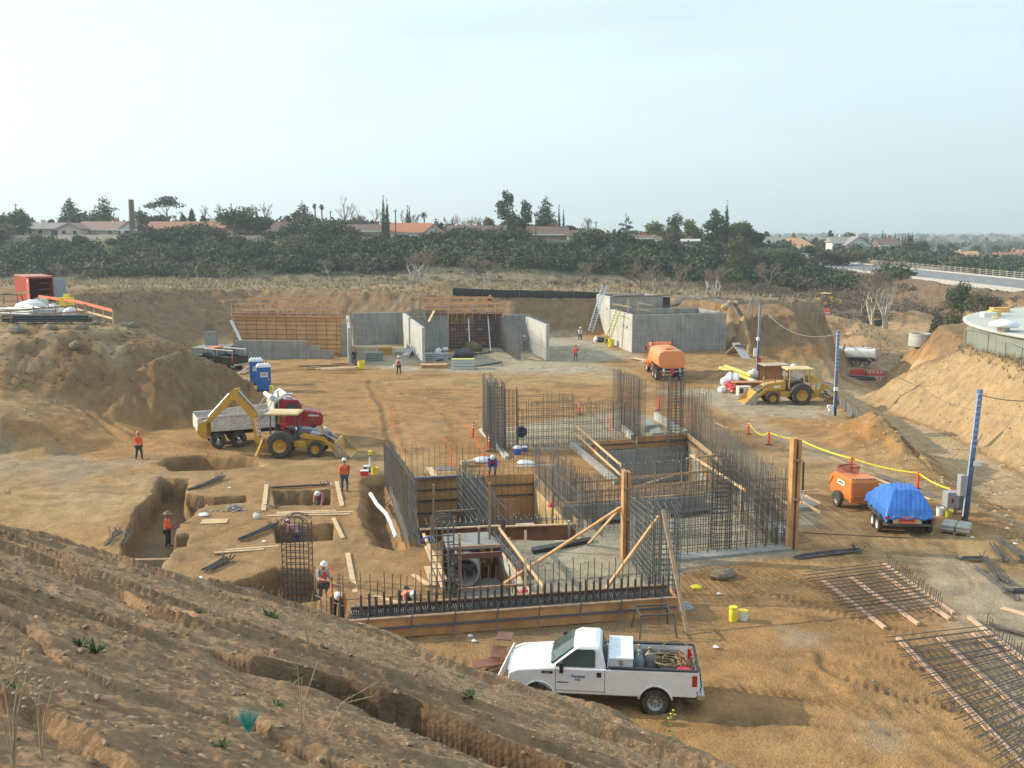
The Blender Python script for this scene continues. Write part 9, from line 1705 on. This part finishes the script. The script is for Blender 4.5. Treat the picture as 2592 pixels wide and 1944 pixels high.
# rocks, clods and pebbles on the near slope
def pebbles(name, pts, rmin, rmax, colr, flat=.7):
 n = len(pts); base = np.array([(1, 0, 0), (-.5, .85, 0), (-.5, -.85, 0), (.1, .1, .8), (.3, -.6, .4), (-.7, .2, .35)]); Fb = np.array([(0, 1, 3), (1, 5, 3), (5, 2, 3), (2, 4, 3), (4, 0, 3), (2, 5, 1), (0, 4, 2)])
 P_ = np.array(pts); s = rmin+(rmax-rmin)*rng.random(n)**2.5; a = rng.random(n)*6.3; ca, sa = np.cos(a), np.sin(a); b_ = base[None]*(1+.35*rng.normal(size=(n, 6, 1)))
 x = (b_[:, :, 0]*ca[:, None]-b_[:, :, 1]*sa[:, None])*s[:, None]; y = (b_[:, :, 0]*sa[:, None]+b_[:, :, 1]*ca[:, None])*s[:, None]; z = b_[:, :, 2]*s[:, None]*flat-s[:, None]*.12
 V = np.stack([x+P_[:, 0:1], y+P_[:, 1:2], z+P_[:, 2:3]], -1).reshape(-1, 3); F_ = (Fb[None]+np.arange(n)[:, None, None]*6).reshape(-1, 3); c = np.array(colr[0])+(np.array(colr[1])-np.array(colr[0]))*rng.random((n, 1)); cc = np.repeat(c, 6, 0)
 o = np_mesh(name, V, F_, FOL, col=cc); o['kind'] = 'stuff'; return o
def fan(n, r0, r1, a0, a1, cond=None):
 r = np.sqrt(r0*r0+(r1*r1-r0*r0)*rng.random(n)); a = (a0+(a1-a0)*rng.random(n))*pi/180; X = r*np.sin(a); Y = r*np.cos(a); Z_ = ground_z(X, Y); k = np.ones(n, bool) if cond is None else cond(X, Y, Z_); return np.stack([X[k], Y[k], Z_[k]], -1)
pebbles('slope_clods', fan(26000, 5, 30, -40, 22, lambda x, y, z: z > .15), .008, .05, ((.21, .14, .082), (.33, .235, .145)))
pebbles('site_pebbles', fan(16000, 22, 62, -28, 30, lambda x, y, z: z > -.1), .012, .055, ((.28, .19, .11), (.46, .36, .24)))
pebbles('gravel_stones', fan(60000, 24, 62, -6, 32, lambda x, y, z: (fbm(x*.0, y*0, 1, 1) > -9) & (z > -.3) & (sdf(x, y, W2([(1250, 1560), (1330, 1520), (1262, 1385), (1600, 1260), (1900, 1235), (2000, 1375), (1712, 1420), (1720, 1520), (1330, 1560)])) < 0)), .012, .04, ((.26, .245, .19), (.50, .47, .38)))
pebbles('field_stones', fan(9000, 62, 120, -32, 26), .03, .14, ((.26, .18, .10), (.42, .32, .2)))
pebbles('cut_slope_stones', fan(9000, 48, 112, 18, 34, lambda x, y, z: (z > -2.6) & (x > 22)), .03, .16, ((.34, .24, .14), (.55, .42, .28)))
# weeds, stalks and the teal whisk on the slope
def weed(label, px, py, r, tall=False):
 r *= random.uniform(.6, .85); p = on_plane(px, py); z = gz(p.x, p.y); t = T('weed', label, 'weed', (p.x, p.y, z)); V = []; F_ = []; cc = []
 for k in range(46):
  a = random.random()*6.3; L_ = r*random.uniform(.3, 1.0); e = random.uniform(.15, 1.0); w_ = r*.10; d = Vector((cos(a)*cos(e), sin(a)*cos(e), sin(e))); s = Vector((-sin(a), cos(a), 0))*w_; o0 = Vector((cos(a), sin(a), 0))*r*random.random()*.45; n0 = len(V)
  V += [tuple(o0), tuple(o0+d*L_*.5+s), tuple(o0+d*L_), tuple(o0+d*L_*.5-s)]; F_.append((n0, n0+1, n0+2, n0+3)); c = np.array((.06, .095, .035))*random.uniform(.5, 1.8); cc += [c]*4
 np_mesh('leaves', V, F_, FOL, t, col=np.array(cc)); return t
for i, (px, py, r, l_) in enumerate(((205, 1660, .13, 'small leafy weed in the left middle of the slope'), (245, 1675, .17, 'leafy weed with a spreading stem, right of the small one'), (690, 1565, .28, 'round leafy weed near the crest below the round-topped cage'), (800, 1560, .22, 'pale green weed at the crest right of the round leafy one'), (620, 1525, .16, 'bright weed on the crest behind the pit'), (555, 1500, .16, 'bright weed on the crest, farther left'), (30, 1760, .14, 'weed with reddish stems at the left edge'),
 (560, 1890, .12, 'dark weed below the teal whisk'), (1190, 1795, .22, 'green weed on the lip of the big erosion gully'), (725, 1730, .12, 'tiny weed above the teal whisk to the right'), (965, 1718, .14, 'small weed above the big gully'), (505, 1580, .12, 'tiny dark weed in the upper middle of the slope'), (705, 1800, .10, 'tiny weed right of the teal whisk'), (1165, 1720, .14, 'small dull weed left of the pickup wheel'))): weed(l_, px, py, r)
def stalks(label, px, py, h, n, seed, heads=False, spread=.35):
 p = on_plane(px, py); z = gz(p.x, p.y); t = T('dry_stalk', label, 'dry plant', (p.x, p.y, z)); r_ = random.Random(seed)
 for k in range(n):
  a = r_.random()*6.3; s = spread*r_.random()*h; q = [Vector((0, 0, 0)), Vector((cos(a)*s*.3, sin(a)*s*.3, h*.5)), Vector((cos(a)*s, sin(a)*s, h*r_.uniform(.7, 1)))]; MB().tube(q, [.006, .004, .0025], 4).build('stem', CHAP, t)
  for j in range(3):
   b_ = q[1].lerp(q[2], r_.random()); e = b_+Vector((r_.uniform(-.15, .15), r_.uniform(-.15, .15), r_.uniform(.03, .16)))*h; MB().tube([b_, e], [.003, .002], 3).build('twig', CHAP, t)
   if heads: MB().lathe([(.0001, -.012), (.014, 0), (.0001, .012)], tuple(e), 'z', 6, cap=False).build('seed_head', CHAP, t)
stalks('tall dry branching stalk in the centre of the near slope', 765, 1880, .6, 4, 1); stalks('bent dry stalk right of the tall branching one', 830, 1870, .5, 2, 2, spread=.9); stalks('dry stalk with seed heads in the bottom left corner', 35, 1930, .55, 4, 3, True); stalks('second dry stalk with seed heads at bottom left', 105, 1915, .5, 4, 4, True); stalks('thin dry stalk at the left edge above the seed heads', 45, 1750, .55, 3, 5); stalks('thin dry stalk on the slope below the pit', 535, 1600, .8, 3, 6); stalks('dry stalk tangle near the crest below the footing form', 780, 1630, .8, 5, 7, spread=.6); stalks('dry stalk beside the round leafy weed', 705, 1520, .9, 5, 8)
p = on_plane(1700, 1898); z = gz(p.x, p.y); t = T('flower', 'tall yellow-flowered weed on the crest in front of the pickup rear wheel', 'flower', (p.x, p.y, z)); t.scale = (.7,)*3; MB().tube([(0, 0, 0), (.02, 0, .4), (-.02, 0, .75), (.02, 0, .98)], .008, 4).build('stem', mat('green_stem', (.16, .26, .06), .7), t)
for k in range(12): a = k*1.9; zz = .1+.06*k; MB().add([(0, 0, zz), (cos(a)*.08, sin(a)*.08, zz+.07), (cos(a)*.12, sin(a)*.12, zz+.02), (cos(a+.4)*.06, sin(a+.4)*.06, zz)], [(0, 1, 2, 3)]).build('leaf', mat('green_stem', (.16, .26, .06), .7), t)
for (x, z_) in ((.02, 1.0), (-.04, .9), (.06, .88), (-.1, .78)): MB().lathe([(.0001, -.015), (.035, 0), (.0001, .02)], (x, 0, z_), 'z', 8, cap=False).build('blossom', YEL_, t)
p = on_plane(630, 1845); z = gz(p.x, p.y); t = T('survey_whisker', 'teal bristle survey marker fanned out on the near slope', 'survey marker', (p.x, p.y, z), 0); t.scale = (.62,)*3; TL = mat('teal_plastic', (.02, .42, .38), .5)
for k in range(70):
 a = random.uniform(-.52, .52); b_ = random.uniform(-.5, .5); L_ = .34*random.uniform(.7, 1.0); MB().tube([(0, 0, 0), (sin(a)*L_*.5, sin(b_)*L_*.4, L_*.5), (sin(a)*L_*1.05, sin(b_)*L_*.7, L_*cos(a))], .0028, 3).build('bristle', TL, t)
MB().lathe([(.012, 0), (.02, .06), (.01, .08)], n=8).build('collar', TL, t)
# ---------------------------------------------------------------- air
hm = bpy.data.materials.new('air'); hm.use_nodes = True; t = hm.node_tree; t.nodes.remove(t.nodes['Principled BSDF'])
pv = nn(t, 'ShaderNodeVolumePrincipled'); pv.inputs['Color'].default_value = (.8, .92, 1, 1); pv.inputs['Density'].default_value = .0003; pv.inputs['Anisotropy'].default_value = .3
t.links.new(pv.outputs[0], t.nodes['Material Output'].inputs['Volume'])
hz_ = MB().bx(-21000, 21000, -600, 21500, -60, 520).build('haze', hm); hz_['kind'] = 'stuff'
